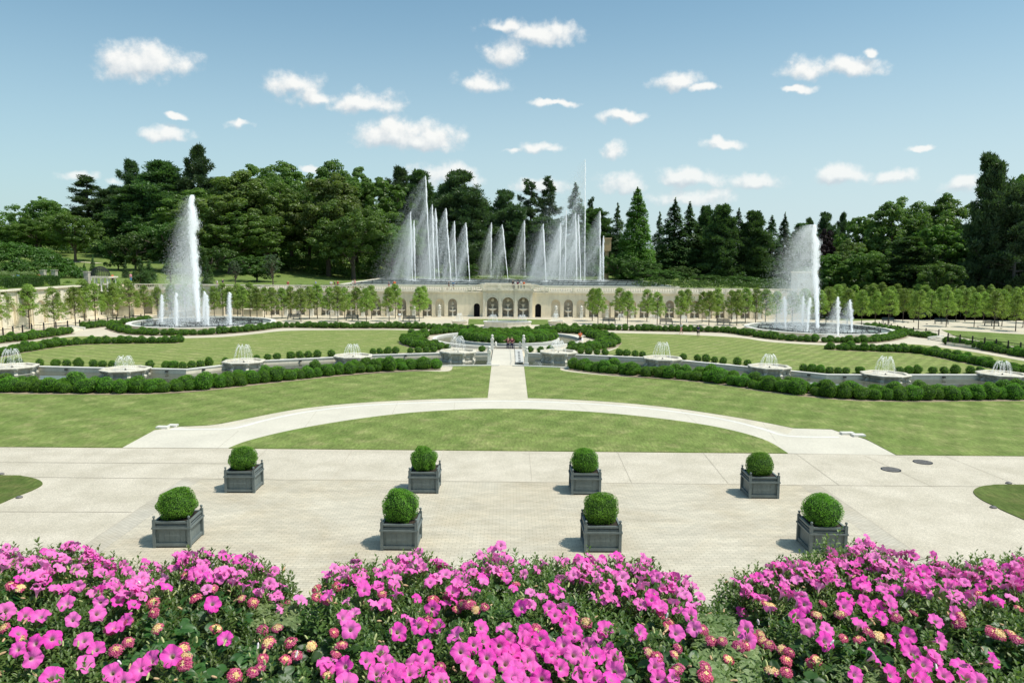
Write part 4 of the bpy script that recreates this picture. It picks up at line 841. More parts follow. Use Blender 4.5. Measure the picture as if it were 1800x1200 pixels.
for x, y, side in NFP: dup(nf, (x, y, 0), 0, 1, 'tiered shell fountain in a dark arched niche of the %s wing' % side, 'shell fountains in the niches of the %s wing' % side)
# pavilion
PY = WY - 1.0; PT = 5.25
t = thing('pavilion', 'stone pavilion with three tall arches and a balustrade in the middle of the long wall', 'pavilion', (PC, PY, 0))
pw = PX1 - PX0; ac = [PX0 + pw * f for f in (.195, .505, .815)]; aw = 2.12
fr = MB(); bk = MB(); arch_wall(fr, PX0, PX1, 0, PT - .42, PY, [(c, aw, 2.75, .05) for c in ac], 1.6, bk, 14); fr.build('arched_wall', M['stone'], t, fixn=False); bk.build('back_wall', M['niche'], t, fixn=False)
MB().box(PX0, PX0 + .004, PY, WY, 0, PT - .42).box(PX1 - .004, PX1, PY, WY, 0, PT - .42).build('side_wall', M['stucco'], t)
for k, xx in enumerate([PX0 + .24, (ac[0] + ac[1]) / 2, (ac[1] + ac[2]) / 2, PX1 - .24]):
    MB().box(xx - .27, xx + .27, PY - .19, PY - .003, 0, .9).box(xx - .21, xx + .21, PY - .15, PY - .003, .901, PT - .72).box(xx - .28, xx + .28, PY - .2, PY - .003, PT - .719, PT - .5).build('pilaster', M['stone'], t)
for c in ac:
    n = 14; r = aw / 2; i2 = [(c - r * math.cos(math.pi * j / n), 2.75 + r * math.sin(math.pi * j / n)) for j in range(n + 1)]; o2 = [(c - (r + .16) * math.cos(math.pi * j / n), 2.75 + (r + .16) * math.sin(math.pi * j / n)) for j in range(n + 1)]; m = n + 1
    MB().add([(p[0], PY - .08, p[1]) for p in i2 + o2] + [(p[0], PY + .01, p[1]) for p in i2 + o2], [(j, j + 1, m + j + 1, m + j) for j in range(n)] + [(m + j, m + j + 1, 3 * m + j + 1, 3 * m + j) for j in range(n)] + [(j + 1, j, 2 * m + j, 2 * m + j + 1) for j in range(n)]).box(c - r - .17, c - r + .03, PY - .1, PY, 2.62, 2.76).box(c + r - .03, c + r + .17, PY - .1, PY, 2.62, 2.76).build('arch_moulding', M['stone'], t)
tr = MB()                                # diamond trellis in the middle arch
for k in range(-9, 10):
    for sg in (-1, 1):
        pts = []
        for z in np.linspace(1.3, 3.75, 22):
            x = ac[1] + k * .28 + sg * (z - 2.5)
            if abs(x - ac[1]) < aw / 2 * (1 if z < 2.75 else math.sqrt(max(0, 1 - ((z - 2.75) / (aw / 2)) ** 2))): pts.append((x, PY + 1.2 - sg * .02, z))
        if len(pts) > 1: tr.beam(pts[0], pts[-1], .05, .05)
tr.build('trellis', M['stone'], t)
MB().box(PX0 - .12, PX1 + .12, PY - .22, WY + .5, PT - .42, PT - .2).box(PX0 - .25, PX1 + .25, PY - .36, WY + .5, PT - .199, PT).build('cornice', M['stone'], t)
for a_, b_ in (((PX0 - .1, PY - .15), (PX1 + .1, PY - .15)), ((PX0 + .1, WY + 5.5), (PX1 - .1, WY + 5.5))): balustrade(t, a_, b_, PT, 1.0, 2.9, bal_sp=.26)
MB().box(PX0 - .1, PX1 + .1, WY + .51, WY + 6, PT - .35, PT - .02).build('terrace_floor', M['palepath'], t)
MB().box(PX0 - 5, PX1 + 5, PY - 1.2, PY - .37, .0, .12).build('step', M['stone'], t)
drop_nf = []
for c, lab in zip(ac, ('left', 'middle', 'right')): dup(nf, (c, PY + .75, 0), 0, (1.25, 1.2, 1.3), 'large shell fountain under the %s arch of the pavilion' % lab, 'shell fountains in the pavilion')
drop(nf)
# block at the left end of the wall, side wall, hedge terrace, pergola
bx0, bx1 = G(265, 560).x, G(364, 560).x
t = thing('end_pylon', 'plain solid stone parapet block at the left end of the long balustrade', 'parapet', ((bx0 + bx1) / 2, WY - .5, 0))
MB().box(bx0, bx1, WY - .75, WY - .29, 0, 5.55).build('block', M['stone'], t); MB().box(bx0 - .15, bx1 + .15, WY - .95, WY - .1, 5.551, 5.78).build('coping', M['wallstone'], t)
t = thing('side_wall', 'sunlit cream retaining wall with arched panels along the left side of the garden', 'wall', (XL, 110, 0))
sh_ = MB(); bk = MB(); hl = [(60 + k * 3.6, 2.3, 2.9, .5) for k in range(23)]
arch_wall(sh_, 56, WY, 0, 5.75, 0, hl, .35, bk, 8)
def rot(mb): mb.v = [(XL - v[1], v[0], v[2]) for v in mb.v]
rot(sh_); rot(bk); sh_.build('wall', M['stucco'], t, fixn=False); bk.build('panel', M['wallstone'], t, fixn=False)
pm = MB()
for k in range(24): pm.box(XL + .003, XL + .22, 58.2 + k * 3.6 - .45, 58.2 + k * 3.6 + .45, 0, 5.3)
pm.build('pilaster', M['stone'], t); MB().box(XL - .6, XL + .4, 56, WY - .8, 5.751, 6.0).build('coping', M['wallstone'], t); MB().box(XL + .003, XL + .3, 56, WY - 1, 0, .4).build('plinth', M['wallstone'], t)
# things along the top
def leafbox(n, x0, x1, y0, y1, z0, z1, ls, seed=3):
    r = np.random.default_rng(seed); u = r.random((n, 3)); f = r.integers(0, 4, n)
    Pn = np.stack([x0 + u[:, 0] * (x1 - x0), y0 + u[:, 1] * (y1 - y0), z0 + u[:, 2] * (z1 - z0)], 1)
    Nn = np.zeros((n, 3)); m = f == 0; Pn[m, 2] = z1; Nn[m] = (0, 0, 1); m = f == 1; Pn[m, 0] = x1; Nn[m] = (1, 0, 0); m = f >= 2; Pn[m, 1] = y0; Nn[m] = (0, -1, 0)
    m = (f == 3); Pn[m, 0] = x1; Nn[m] = (1, 0, 0); Nn = unit(Nn + r.normal(size=(n, 3)) * .5); Pn += r.normal(size=(n, 3)) * .06
    return rhombs(Pn, unit(np.cross(Nn, r.normal(size=(n, 3)))), Nn, ls, ls * .55)
hx0, hx1 = XL - 6.2, XL - 2.3
hy0, hy1 = 60, G(156, 560).y * 0 + 127
t = thing('clipped_hedge', 'long flat topped dark green hedge on the terrace above the left wall', 'hedge', ((hx0 + hx1) / 2, 95, 6.02))
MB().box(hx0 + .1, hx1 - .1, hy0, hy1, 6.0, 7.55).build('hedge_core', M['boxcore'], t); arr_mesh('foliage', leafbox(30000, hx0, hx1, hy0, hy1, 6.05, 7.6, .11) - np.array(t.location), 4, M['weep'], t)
def bm_at(px, py_, Y): return P(px, py_, Y)
# pergola with domed arbour
px_, py_ = P(172, 500, 134).x, 134
t = thing('domed_pergola', 'small pale columned pergola with a dark wire dome behind the left wall', 'pergola', (px_, py_, 6.0))
for dx in (-1.7, -.55, .6, 1.7):
    for dy in (0, 2.8): MB().lathe([(.2, -1.3), (.2, -1.15), (.14, -1.1), (.12, .9), (.2, 1.0), (.2, 1.08)], (px_ + dx, py_ + dy, 6), 8).build('column', M['whitepost'], t)
MB().box(px_ - 2.1, px_ + 2.1, py_ - .25, py_ + .2, 7.085, 7.33).box(px_ - 2.1, px_ + 2.1, py_ + 2.6, py_ + 3.0, 7.085, 7.33).box(px_ - 2.1, px_ - 1.7, py_ + .201, py_ + 2.599, 7.085, 7.32).box(px_ + 1.7, px_ + 2.1, py_ + .201, py_ + 2.599, 7.085, 7.32).build('beam', M['stone'], t)
dm = MB()
for k in range(12):
    a = math.pi * k / 12; dm.tube([(px_ - .2 + 1.6 * math.cos(a) * math.cos(b), py_ + 1.4 + 1.4 * math.sin(a) * math.cos(b), 7.33 + 1.75 * math.sin(b)) for b in np.linspace(0, math.pi, 13)], .035, 4)
for b in np.linspace(.1, 1.4, 8): dm.tube([(px_ - .2 + 1.6 * math.cos(a) * math.cos(b), py_ + 1.4 + 1.4 * math.sin(a) * math.cos(b), 7.33 + 1.75 * math.sin(b)) for a in np.linspace(0, 2 * math.pi, 17)], .03, 4)
dm.build('wire_dome', M['iron'], t)
for px, Y, nm in ((153, 130, 'grey square stone pillar at the right end of the clipped hedge'), (76, 138, 'grey stone pillar standing behind the middle of the clipped hedge'), (96, 140, 'second grey stone pillar standing behind the clipped hedge')):
    p = P(px, 484, Y); z = T(p.x, Y); tag(MB().box(p.x - .38, p.x + .38, Y - .38, Y + .38, 5.9, 8.15 if px == 153 else 8.0).box(p.x - .46, p.x + .46, Y - .46, Y + .46, 8.151, 8.3).build('stone_pillar', M['niche']), nm, 'pillar')
# lower curved wall with niches between side wall and corner, planted bed
for px, w_, h_, nm in ((218, 2.2, 1.9, 'pale stone planter block in front of the corner of the walls'), (310, 7.0, .8, 'long low pale stone step wall behind the left pool'), (445, 3.6, 1.2, 'low pale stone retaining block right of the left pool')):
    p = G(px, 556); tag(MB().box(p.x - w_ / 2, p.x + w_ / 2, p.y, p.y + 1.6, 0, h_).box(p.x - w_ / 2 - .1, p.x + w_ / 2 + .1, p.y - .1, p.y + 1.7, h_ + .001, h_ + .14).build('low_wall', M['stone']), nm, 'low wall')
# tower block at the right end of the wall; brick chimney among the trees
p0, p1 = P(1394, 560, WY + 3), P(1427.5, 560, WY + 3); zt = P(1410, 477, WY + 3).z
t = thing('stone_block_tower', 'plain square pale stone tower at the right end of the wall, seen through mist', 'tower', ((p0.x + p1.x) / 2, WY + 3, 0))
MB().box(p0.x, p1.x, WY + 1.5, WY + 5, 0, zt - .3).build('shaft', M['whitestone'], t); MB().box(p0.x - .12, p1.x + .12, WY + 1.38, WY + 5.12, zt - .299, zt).build('coping', M['wallstone'], t); MB().box(p0.x + .4, p0.x + 1.1, WY + 1.46, WY + 1.499, zt - 3.2, zt - 2.2).build('panel', M['niche'], t)
c = P(1066, 470, 232); zt = P(1066, 418, 232).z
t = thing('brick_chimney', 'slim tan chimney with a wider block on top, right of the tallest jet', 'chimney', (c.x, 232, T(c.x, 232)))
br = surf('tan_brick', (.50, .34, .18), sc=6, amt=.15)
MB().lathe([(.75, T(c.x, 232)), (.6, zt - 4)], (c.x, 232, 0), 10).build('shaft', br, t); MB().box(c.x - 1.15, c.x + 1.15, 230.9, 233.1, zt - 4, zt - .5).box(c.x - 1.3, c.x + 1.3, 230.7, 233.3, zt - .499, zt).build('top_block', br, t)

# upper pool
ax0, ax1 = -36.5, 37.0; ay0, ay1 = 166, 216
t = thing('upper_pool', 'long raised rectangular pool behind the balustrade holding the row of jets', 'fountain pool', (0, (ay0 + ay1) / 2, 4.86))
MB().box(ax0, ax1, ay0 - .5, ay0, 4.8, 5.25).box(ax0, ax1, ay1, ay1 + .5, 4.8, 5.25).box(ax0 - .5, ax0, ay0 - .5, ay1 + .5, 4.8, 5.252).box(ax1, ax1 + .5, ay0 - .5, ay1 + .5, 4.8, 5.252).build('rim', M['stone'], t)
MB().add([(ax0, ay0, 5.1), (ax1, ay0, 5.1), (ax1, ay1, 5.1), (ax0, ay1, 5.1)], [(0, 1, 2, 3)]).build('water', M['waterpool'], t)
pp = MB()
for y in (172, 186, 200, 210):
    pp.beam((ax0 + 2, y, 5.3), (ax1 - 2, y, 5.3), .16, .16)
    for x in np.arange(ax0 + 3, ax1 - 2, 2.4): pp.beam((x, y, 5.1), (x + .3, y, 5.62), .12, .12)
pp.build('pipework', M['nozzle'], t)
struct('upper_walk', MB().poly([(XL + 1, WY + 1.9), (XR, WY + 1.9), (XR, ay0 - 1), (XL + 1, ay0 - 1)], 4.90), M['gravel'])
# path on the far left hill
hp = [P(113, 452, 225), P(140, 449, 232), P(175, 450, 230)]
tt = [(p.x, p.y) for p in hp]; q1 = offset(tt, 1.2); q2 = offset(tt, -1.2)
mb = MB(); mb.add([(p[0], p[1], T(*p) + .06) for p in q2] + [(p[0], p[1], T(*p) + .06) for p in q1], [(0, 1, 4, 3), (1, 2, 5, 4)]); struct('hill_path', mb, M['gravel'], fixn=False)

# double basin behind the island
bc = G(892, 575); t = thing('lobed_basin', 'wide low double lobed stone basin behind the moat island', 'fountain basin', (bc.x, bc.y, 0))
outl = [(4.3 * math.cos(a) * (1 - .12 * math.cos(2 * a) ** 2), 1.9 * math.sin(a) * (1 + .10 * math.cos(4 * a))) for a in np.linspace(0, 2 * math.pi, 41)[:-1]]
def lobe(s0, s1, z0, z1): return [(bc.x + x * s, bc.y + y * s, z) for s, z in ((s0, z0), (s0, z1), (s1, z1), (s1, z0)) for x, y in outl]
mb = MB(); m = len(outl); mb.add(lobe(1, .92, 0, .85), [(j * m + k, j * m + (k + 1) % m, ((j + 1) % 4) * m + (k + 1) % m, ((j + 1) % 4) * m + k) for j in range(4) for k in range(m)]); mb.build('bowl', M['stone'], t)
mb = MB(); mb.add(lobe(1.03, .90, .851, .97), [(j * m + k, j * m + (k + 1) % m, ((j + 1) % 4) * m + (k + 1) % m, ((j + 1) % 4) * m + k) for j in range(4) for k in range(m)]); mb.build('rim', M['whitestone'], t)
MB().add([(bc.x + x * .93, bc.y + y * .93, .7) for x, y in outl], [tuple(range(m))]).build('water', M['waterpool'], t)
for dx, lab in ((-2.3, 'left'), (2.4, 'right')):
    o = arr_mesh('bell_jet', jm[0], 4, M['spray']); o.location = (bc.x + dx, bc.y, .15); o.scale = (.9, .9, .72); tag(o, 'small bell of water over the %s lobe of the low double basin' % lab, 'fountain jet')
for px, lab in ((977, 'right'), (808, 'left')):
    p = G(px, 571); t = thing('small_basin', 'small round stone basin partly hidden by hedges, %s of the double basin' % lab, 'fountain basin', (p.x, p.y, 0))
    MB().lathe([(1.2, 0), (1.3, .6), (1.4, .62), (1.4, .72), (1.2, .72), (1.1, .5)], (p.x, p.y, 0), 20, cap=False).build('bowl', M['stone'], t); MB().lathe([(1.15, .55), (.001, .55)], (p.x, p.y, 0), 20, cap=False).build('water', M['waterpool'], t)
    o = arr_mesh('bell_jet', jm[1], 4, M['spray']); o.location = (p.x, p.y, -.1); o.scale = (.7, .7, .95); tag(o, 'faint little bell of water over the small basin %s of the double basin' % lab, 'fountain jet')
for px, py in ((583, 560), (521, 556), (690, 558), (1092, 567), (1146, 569), (1202, 571)):   # low jets along the far walk
    p = G(px, py); s_ = 'left' if px < 892 else 'right'
    o = arr_mesh('bell_jet', jm[0], 4, M['mist']); o.location = (p.x, p.y, -.75); o.scale = (.8, .8, .9); tag(o, 'faint low water bell by the far gravel walk, %s side' % s_, 'fountain jet', 'faint low jets by the far walk, %s' % s_)

# ------------------------------------------------------------------ bridge
b0, b1 = G(864, 642.2), G(921, 642.6); zb = .28
t = thing('stone_bridge', 'pale flat stone footbridge over the channel between four carved posts', 'bridge', ((b0.x + b1.x) / 2, b0.y, 0))
yb1 = G(892, 613, .3).y
MB().add([(b0.x - .05, b0.y, .03), (b1.x + .05, b0.y, .03), (b1.x + .05, b0.y + 1.2, zb), (b0.x - .05, b0.y + 1.2, zb), (b1.x + .05, yb1, zb + .02), (b0.x - .05, yb1, zb + .02),
          (b0.x - .05, b0.y, -.1), (b1.x + .05, b0.y, -.1), (b1.x + .05, yb1, -.1), (b0.x - .05, yb1, -.1)],
         [(0, 1, 2, 3), (3, 2, 4, 5), (0, 6, 7, 1), (5, 4, 8, 9), (1, 7, 8, 4), (1, 4, 2), (0, 3, 5), (0, 5, 9, 6)]).build('deck', M['palepath'], t, fixn=False)
gx = G(913, 630, .3).x
mt = MB().box(gx - .42, gx + .42, b0.y + .2, yb1 - .5, zb + .025, zb + .04); mt.build('metal_grate', M['mat'], t)
q = MB()
for k in range(7): q.box(gx - .12, gx + .12, b0.y + 1 + k * 1.3, b0.y + 1.6 + k * 1.3, zb + .042, zb + .05)
q.build('grate_slot', M['iron'], t)
q = MB().tube([(gx - .52, b0.y + .1, .1), (gx - .52, b0.y + .1, 1.0), (gx - .52, yb1 - .4, 1.25), (gx - .52, yb1 - .4, .2)], .022, 6)
q.build('handrail', M['iron'], t)
for bx, by, lab in ((b0.x - .25, b0.y + .25, 'near left'), (b1.x + .25, b0.y + .25, 'near right'), (b0.x - .2, yb1 + .2, 'far left'), (b1.x + .2, yb1 + .2, 'far right')):
    t = thing('carved_post', 'white carved stone post with a ball finial at the %s corner of the bridge' % lab, 'stone post', (bx, by, 0), group='carved posts of the bridge')
    MB().box(bx - .24, bx + .24, by - .24, by + .24, 0, .28).box(bx - .17, bx + .17, by - .17, by + .17, .281, 1.35).box(bx - .22, bx + .22, by - .22, by + .22, 1.351, 1.45).build('shaft', M['whitepost'], t)
    MB().lathe([(.1, 1.45), (.17, 1.52), (.2, 1.6), (.1, 1.68), (.08, 1.72), (.15, 1.8), (.16, 1.88), (.1, 1.97), (.001, 2.02)], (bx, by, 0), 12).build('finial', M['whitepost'], t, smooth=True)
    if 'far' in lab:
        s_ = -1 if 'left' in lab else 1
        MB().lathe([(.12, 0), (.14, .5), (.2, .6), (.12, .75), (.16, .9), (.1, 1.05), (.001, 1.15)], (bx - s_ * .42, by + .3, 0), 10).build('scroll_foot', M['whitepost'], t, smooth=True)
t = thing('low_railing', 'low black iron railing closing the far end of the bridge', 'railing', (0, yb1 + .4, 0))
q = MB().beam((b0.x, yb1 + .5, .72), (b1.x, yb1 + .5, .72), .05, .05).beam((b0.x, yb1 + .5, .35), (b1.x, yb1 + .5, .35), .04, .04)
q.build('rail', M['iron'], t); q = MB()
for x in np.arange(b0.x + .1, b1.x, .14): q.beam((x, yb1 + .5, .1), (x, yb1 + .5, .7), .02, .02)
q.build('bar', M['iron'], t)

# ------------------------------------------------------------------ raised side terraces: kerb wall, steps, railings
def fence(pts, z, label, post_sp=1.9, cap=True):
    q = [Vector((p[0], p[1])) for p in pts]; Ls = [0]
    for a, b in zip(q, q[1:]): Ls.append(Ls[-1] + (b - a).length)
    mid = q[len(q) // 2]; t = thing('iron_railing', label, 'railing', (mid.x, mid.y, z)); n = max(1, round(Ls[-1] / post_sp)); pr = []
    for k in range(n + 1):
        s = Ls[-1] * k / n; i = max(j for j in range(len(Ls) - 1) if Ls[j] <= s + 1e-6); u = min(1, (s - Ls[i]) / (Ls[i + 1] - Ls[i])); p = q[i].lerp(q[i + 1], u); pr.append(p)
        MB().box(p.x - .065, p.x + .065, p.y - .065, p.y + .065, z, z + 1.15).lathe([(.05, z + 1.12), (.07, z + 1.18), (.001, z + 1.25)], (p.x, p.y, 0), 6).build('post', M['iron'], t)
    r = MB()
    for a, b in zip(pr, pr[1:]):
        for zz in (.95, .18): r.beam((a.x, a.y, z + zz), (b.x, b.y, z + zz), .045, .065)
    r.build('rail', M['iron'], t); r = MB()
    for a, b in zip(pr, pr[1:]):
        m = 8
        for j in range(1, m): p = a.lerp(b, j / m); r.box(p.x - .008, p.x + .008, p.y - .008, p.y + .008, z + .2, z + .93)
    r.build('bar', M['iron'], t)
for side in (0, 1):
    lab = ['left', 'right'][side]
    if side == 0: ed = gp([(-160, 612), (0, 592), (60, 583), (121, 577)], .5); bk = gp([(140, 571), (200, 565), (248, 560)], .4); st = gp([(122, 585), (147, 580)]); up_ = (-1, 1)
    else: ed = gp([(1664, 600), (1720, 607), (1800, 619), (1960, 645)], .5); bk = gp([(1545, 574), (1595, 583), (1650, 588)], .4); st = gp([(1634, 597), (1662, 602)]); up_ = (1, 1)
    t = thing('kerb_wall', 'low pale kerb wall carrying the iron railing on the %s side' % lab, 'kerb', (ed[1][0], ed[1][1], 0)); MB().wallstrip(ed, .35, 0, .42).build('wall', M['wallstone'], t)
    fence([(p[0], p[1]) for p in offset(ed, .18)], .42, 'black iron railing on a kerb at the %s edge of the garden' % lab)
    fence(bk, .0, 'black iron railing running back to the %s round pool' % lab)
    a, b = Vector(st[0]), Vector(st[1]); d = (b - a).normalized(); n = Vector((-d.y, d.x)); t = thing('stone_steps', 'short flight of pale stone steps between railings on the %s side' % lab, 'steps', ((a.x + b.x) / 2, (a.y + b.y) / 2, 0))
    for k in range(3):
        p0 = a + n * .42 * k; p1 = b + n * .42 * k; p2 = b + n * 2; p3 = a + n * 2
        MB().poly([(p0.x, p0.y), (p1.x, p1.y), (p2.x + .001 * k, p2.y + .01 * k), (p3.x - .001 * k, p3.y + .01 * k)], .14 * (k + 1), .14 * k + (.002 if k else 0)).build('step', M['stone'], t)
    for c in (a, b):
        w0 = c + n * -.2; w1 = c + n * 2.0; MB().beam((w0.x, w0.y, .2), (w1.x, w1.y, .45), .36, .42).build('cheek_wall', M['whitestone'], t)

# ------------------------------------------------------------------ benches
def make_bench():
    t = thing('garden_bench', 'x', 'bench', group='x')
    for k in range(5): pass
    s = MB()
    for k in range(5): s.box(-1.1, 1.1, -.22 + k * .1, -.14 + k * .1, .43, .46)
    s.build('seat', M['bench'], t); s = MB()
    for k in range(6): s.box(-1.1, 1.1, .28 + k * .025, .31 + k * .025, .5 + k * .09, .57 + k * .09)
    s.build('backrest', M['bench'], t)
    for x in (-1.05, 0, 1.05):
        for y in (-.2, .3): MB().box(x - .035, x + .035, y - .035, y + .035, 0, .43).build('leg', M['bench'], t)
        MB().box(x - .03, x + .03, .26, .33, .43, 1.03).build('back_post', M['bench'], t)
        if x: MB().box(x - .03, x + .03, -.24, .3, .64, .68).box(x - .025, x + .025, -.22, -.18, .46, .64).build('armrest', M['bench'], t)
    return t
bt = tree_of(make_bench())
BN = [(516, 562, 0, 'far walk bench left of the middle lawn, leftmost in its row'), (619, 563.5, 0, 'dark bench on the far walk, middle one left of the pavilion'), (719, 565, 0, 'dark bench on the far walk, nearest the pavilion on its left'), (1070.5, 569, 0, 'dark bench on the far walk, nearest the pavilion on its right'),
      (1171, 570, 0, 'dark bench on the far walk, second right of the pavilion'), (1272, 571, 0, 'dark bench on the far walk, third right of the pavilion'), (58, 570, 1.2, 'grey green bench under the trees before the left side wall, nearer'), (132, 563, 1.2, 'grey green bench under the trees before the left side wall, farther'),
      (1562, 568, 0, 'dark bench under the trees behind the right pool'), (1655, 569.5, -.2, 'dark bench under the right trees, middle one'), (1743, 573, -.4, 'dark bench under the right trees, rightmost'), (1628, 557, -.1, 'small dark bench far back among the right trees'), (1462, 567, 0, 'dark bench seen through the spray of the right pool')]
for px, py, rz, lab in BN:
    p = G(px, py); dup(bt, p, rz, 1, lab, 'garden benches')
drop(bt)

# ------------------------------------------------------------------ people
SK = surf('skin', (.50, .30, .21), rough=.5, bump=0, obj=True); CLM = {}
def cloth(c):
    if c not in CLM: CLM[c] = surf('cloth', c, sc=20, amt=.1, bump=.1, obj=True)
    return CLM[c]
def skinned(name, verts, edges, rad, mat_, parent, root=0, lev=1):
    me = bpy.data.meshes.new(name); me.from_pydata(verts, edges, []); me.materials.append(mat_); o = bpy.data.objects.new(name, me); col.objects.link(o); o.parent = parent
    md = o.modifiers.new('skin', 'SKIN'); lay = me.skin_vertices[0].data if me.skin_vertices else None
    if lay is None:
        bm = bmesh.new(); bm.from_mesh(me); bm.verts.layers.skin.verify(); bm.to_mesh(me); bm.free(); lay = me.skin_vertices[0].data
    for i, r in enumerate(rad): lay[i].radius = r if hasattr(r, '__len__') else (r, r); lay[i].use_root = (i == root)
    s = o.modifiers.new('sub', 'SUBSURF'); s.levels = lev; s.render_levels = lev; md.use_smooth_shade = True; return o
def person(loc, rz, label, shirt, trousers, hair, pose='stand', hgt=1.74, group=None, skirt=False, long=False):
    t = thing('person', label, 'person', loc, rz, group); s = hgt / 1.74; t.scale = (s, s, s)
    st = {'stand': .02, 'walk': .28, 'photo': .03, 'hug': .0, 'lean': .03}[pose]
    hd = (0, -.02, 1.60)
    if pose in ('photo', 'lean'): aL = [(-.19, 0, 1.40), (-.24, -.10, 1.16), (-.10, -.30, 1.32 if pose == 'photo' else 1.1), (-.06, -.36, 1.38 if pose == 'photo' else 1.08)]; aR = [(-x, y, z) for x, y, z in aL]
    elif pose == 'hug': aL = [(-.19, 0, 1.40), (-.32, .05, 1.16), (-.16, .16, 1.05), (-.08, .17, 1.04)]; aR = [(.19, 0, 1.40), (.36, .04, 1.28), (.50, .12, 1.22), (.58, .14, 1.22)]
    else: aL = [(-.19, 0, 1.40), (-.25, .04 + st * .3, 1.12), (-.25, -.04 + st * .4, .88), (-.25, -.06 + st * .5, .80)]; aR = [(.19, 0, 1.40), (.25, .04 - st * .3, 1.12), (.25, -.04 - st * .4, .88), (.25, -.06 - st * .5, .80)]
    V = [(0, 0, .95), (0, 0, 1.15), (0, 0, 1.36), (0, -.005, 1.47), hd, (0, -.01, 1.70)]
    E = [(0, 1), (1, 2), (2, 3), (3, 4), (4, 5)]; Rr = [(.15, .11), (.13, .10), (.15, .10), (.055, .055), (.085, .10), (.06, .07)]
    for arm in (aL, aR):
        n = len(V); V += arm; E += [(2, n), (n, n + 1), (n + 1, n + 2), (n + 2, n + 3)]; Rr += [.055, .042, .03, (.035, .02)]
        h_ = Vector(arm[3]); d = (h_ - Vector(arm[2])).normalized(); sd_ = d.cross(Vector((0, 0, 1)));
        if sd_.length < .1: sd_ = Vector((1, 0, 0))
        sd_.normalize()
        for k, ln in enumerate((.075, .085, .08, .065)): n2 = len(V); V.append(tuple(h_ + sd_ * (k - 1.5) * .018 + d * ln)); E.append((n + 3, n2)); Rr.append(.009)
        n2 = len(V); V.append(tuple(h_ - sd_ * .045 + d * .03)); E.append((n + 3, n2)); Rr.append(.010)
    for sg in (-1, 1):
        n = len(V); V += [(sg * .10, 0, .90), (sg * .11, -st * sg * .55, .50), (sg * .11, -st * sg + (.1 if pose == 'walk' and sg < 0 else 0), .09 + (.05 if pose == 'walk' and sg < 0 else 0)), (sg * .12, -st * sg - .15, .04)]; E += [(0, n), (n, n + 1), (n + 1, n + 2), (n + 2, n + 3)]; Rr += [.09, .06, .042, .035]
    nz_ = len(V); V.append((0, -.125, 1.60)); E.append((4, nz_)); Rr.append(.014)
    skinned('body', V, E, Rr, SK, t)
    tv = [(0, 0, .96), (0, 0, 1.15), (0, 0, 1.36), (0, 0, 1.44)]; te = [(0, 1), (1, 2), (2, 3)]; tr_ = [(.175, .13), (.155, .12), (.175, .125), (.08, .08)]
    for arm in (aL, aR): n = len(tv); tv += [arm[0], tuple(Vector(arm[0]).lerp(Vector(arm[1]), .9))]; te += [(2, n), (n, n + 1)]; tr_ += [.075, .062]
    skinned('shirt', tv, te, tr_, cloth(shirt), t)
    if skirt: MB().lathe([(.16, .98), (.2, .85), (.27, .45), (.29, .42), (.26, .45)], n=14, sy=.8, cap=False).build('skirt', cloth(trousers), t, smooth=True)
    else:
        lo = .52 if pose in ('walk', 'photo') else .12; pv = [(0, 0, .98)]; pe = []; pr = [(.165, .125)]
        for sg in (-1, 1): n = len(pv); pv += [(sg * .10, 0, .88), (sg * .11, -st * sg * .55, max(.5, lo)), ] + ([(sg * .11, -st * sg, lo)] if lo < .5 else []); pe += [(0, n), (n, n + 1)] + ([(n + 1, n + 2)] if lo < .5 else []); pr += [.115, .085] + ([.065] if lo < .5 else [])
        skinned('trousers', pv, pe, pr, cloth(trousers), t)
    hz_ = [(.095, .0), (.115, .04), (.118, .1), (.09, .17), (.04, .205), (.001, .21)]
    MB().lathe(hz_, (0, .012, 1.57), 12, cap=False).build('hair', cloth(hair), t, smooth=True)
    if long: MB().lathe([(.02, 0), (.09, .06), (.11, .2), (.10, .34)], (0, .06, 1.28), 10, sy=.5).build('long_hair', cloth(hair), t, smooth=True)
    for sg in (-1, 1): MB().box(sg * .12 - .05, sg * .12 + .05, -st * sg - .2, -st * sg + .08, 0, .08).build('shoe', cloth((.05, .05, .05)), t)
    return t
ORG, BLK, NVY, WHT, BUR, RED, GRY, TAN, BLU, PNK = (.80, .16, .04), (.02, .02, .025), (.03, .035, .10), (.75, .75, .72), (.14, .012, .05), (.6, .06, .06), (.3, .3, .32), (.45, .36, .24), (.15, .3, .5), (.7, .3, .35)
hb, hbl, hgr = (.04, .025, .015), (.50, .33, .16), (.5, .5, .48)
yw = yb1 + .95
person((G(893, 613.5).x, yw, 0), math.pi, 'blonde woman in a burgundy top, left one of two hugging at the bridge railing', BUR, NVY, hbl, 'hug', 1.66, long=True)
person((G(893, 613.5).x + .46, yw + .05, 0), math.pi + .1, 'blonde woman in a burgundy top, right one of two hugging at the bridge railing', BUR, NVY, (.42, .22, .10), 'hug', 1.68, long=True)
person(G(1019.5, 606), .4, 'man in an orange shirt and black shorts standing on the path right of the moat', ORG, BLK, hb, 'photo', 1.82)
person(G(1197, 587), -1.2, 'person in a white top and shorts walking on the path beyond the right lawn', WHT, PNK, hb, 'walk', 1.72)
person(G(1227, 592.5), math.pi, 'person in navy top and dark shorts holding something up, beyond the right lawn', NVY, BLK, hb, 'photo', 1.78)
person(G(702.5, 565.5), .5, 'person in white clothes standing on the far walk left of the pavilion', WHT, WHT, hgr, 'stand', 1.7)
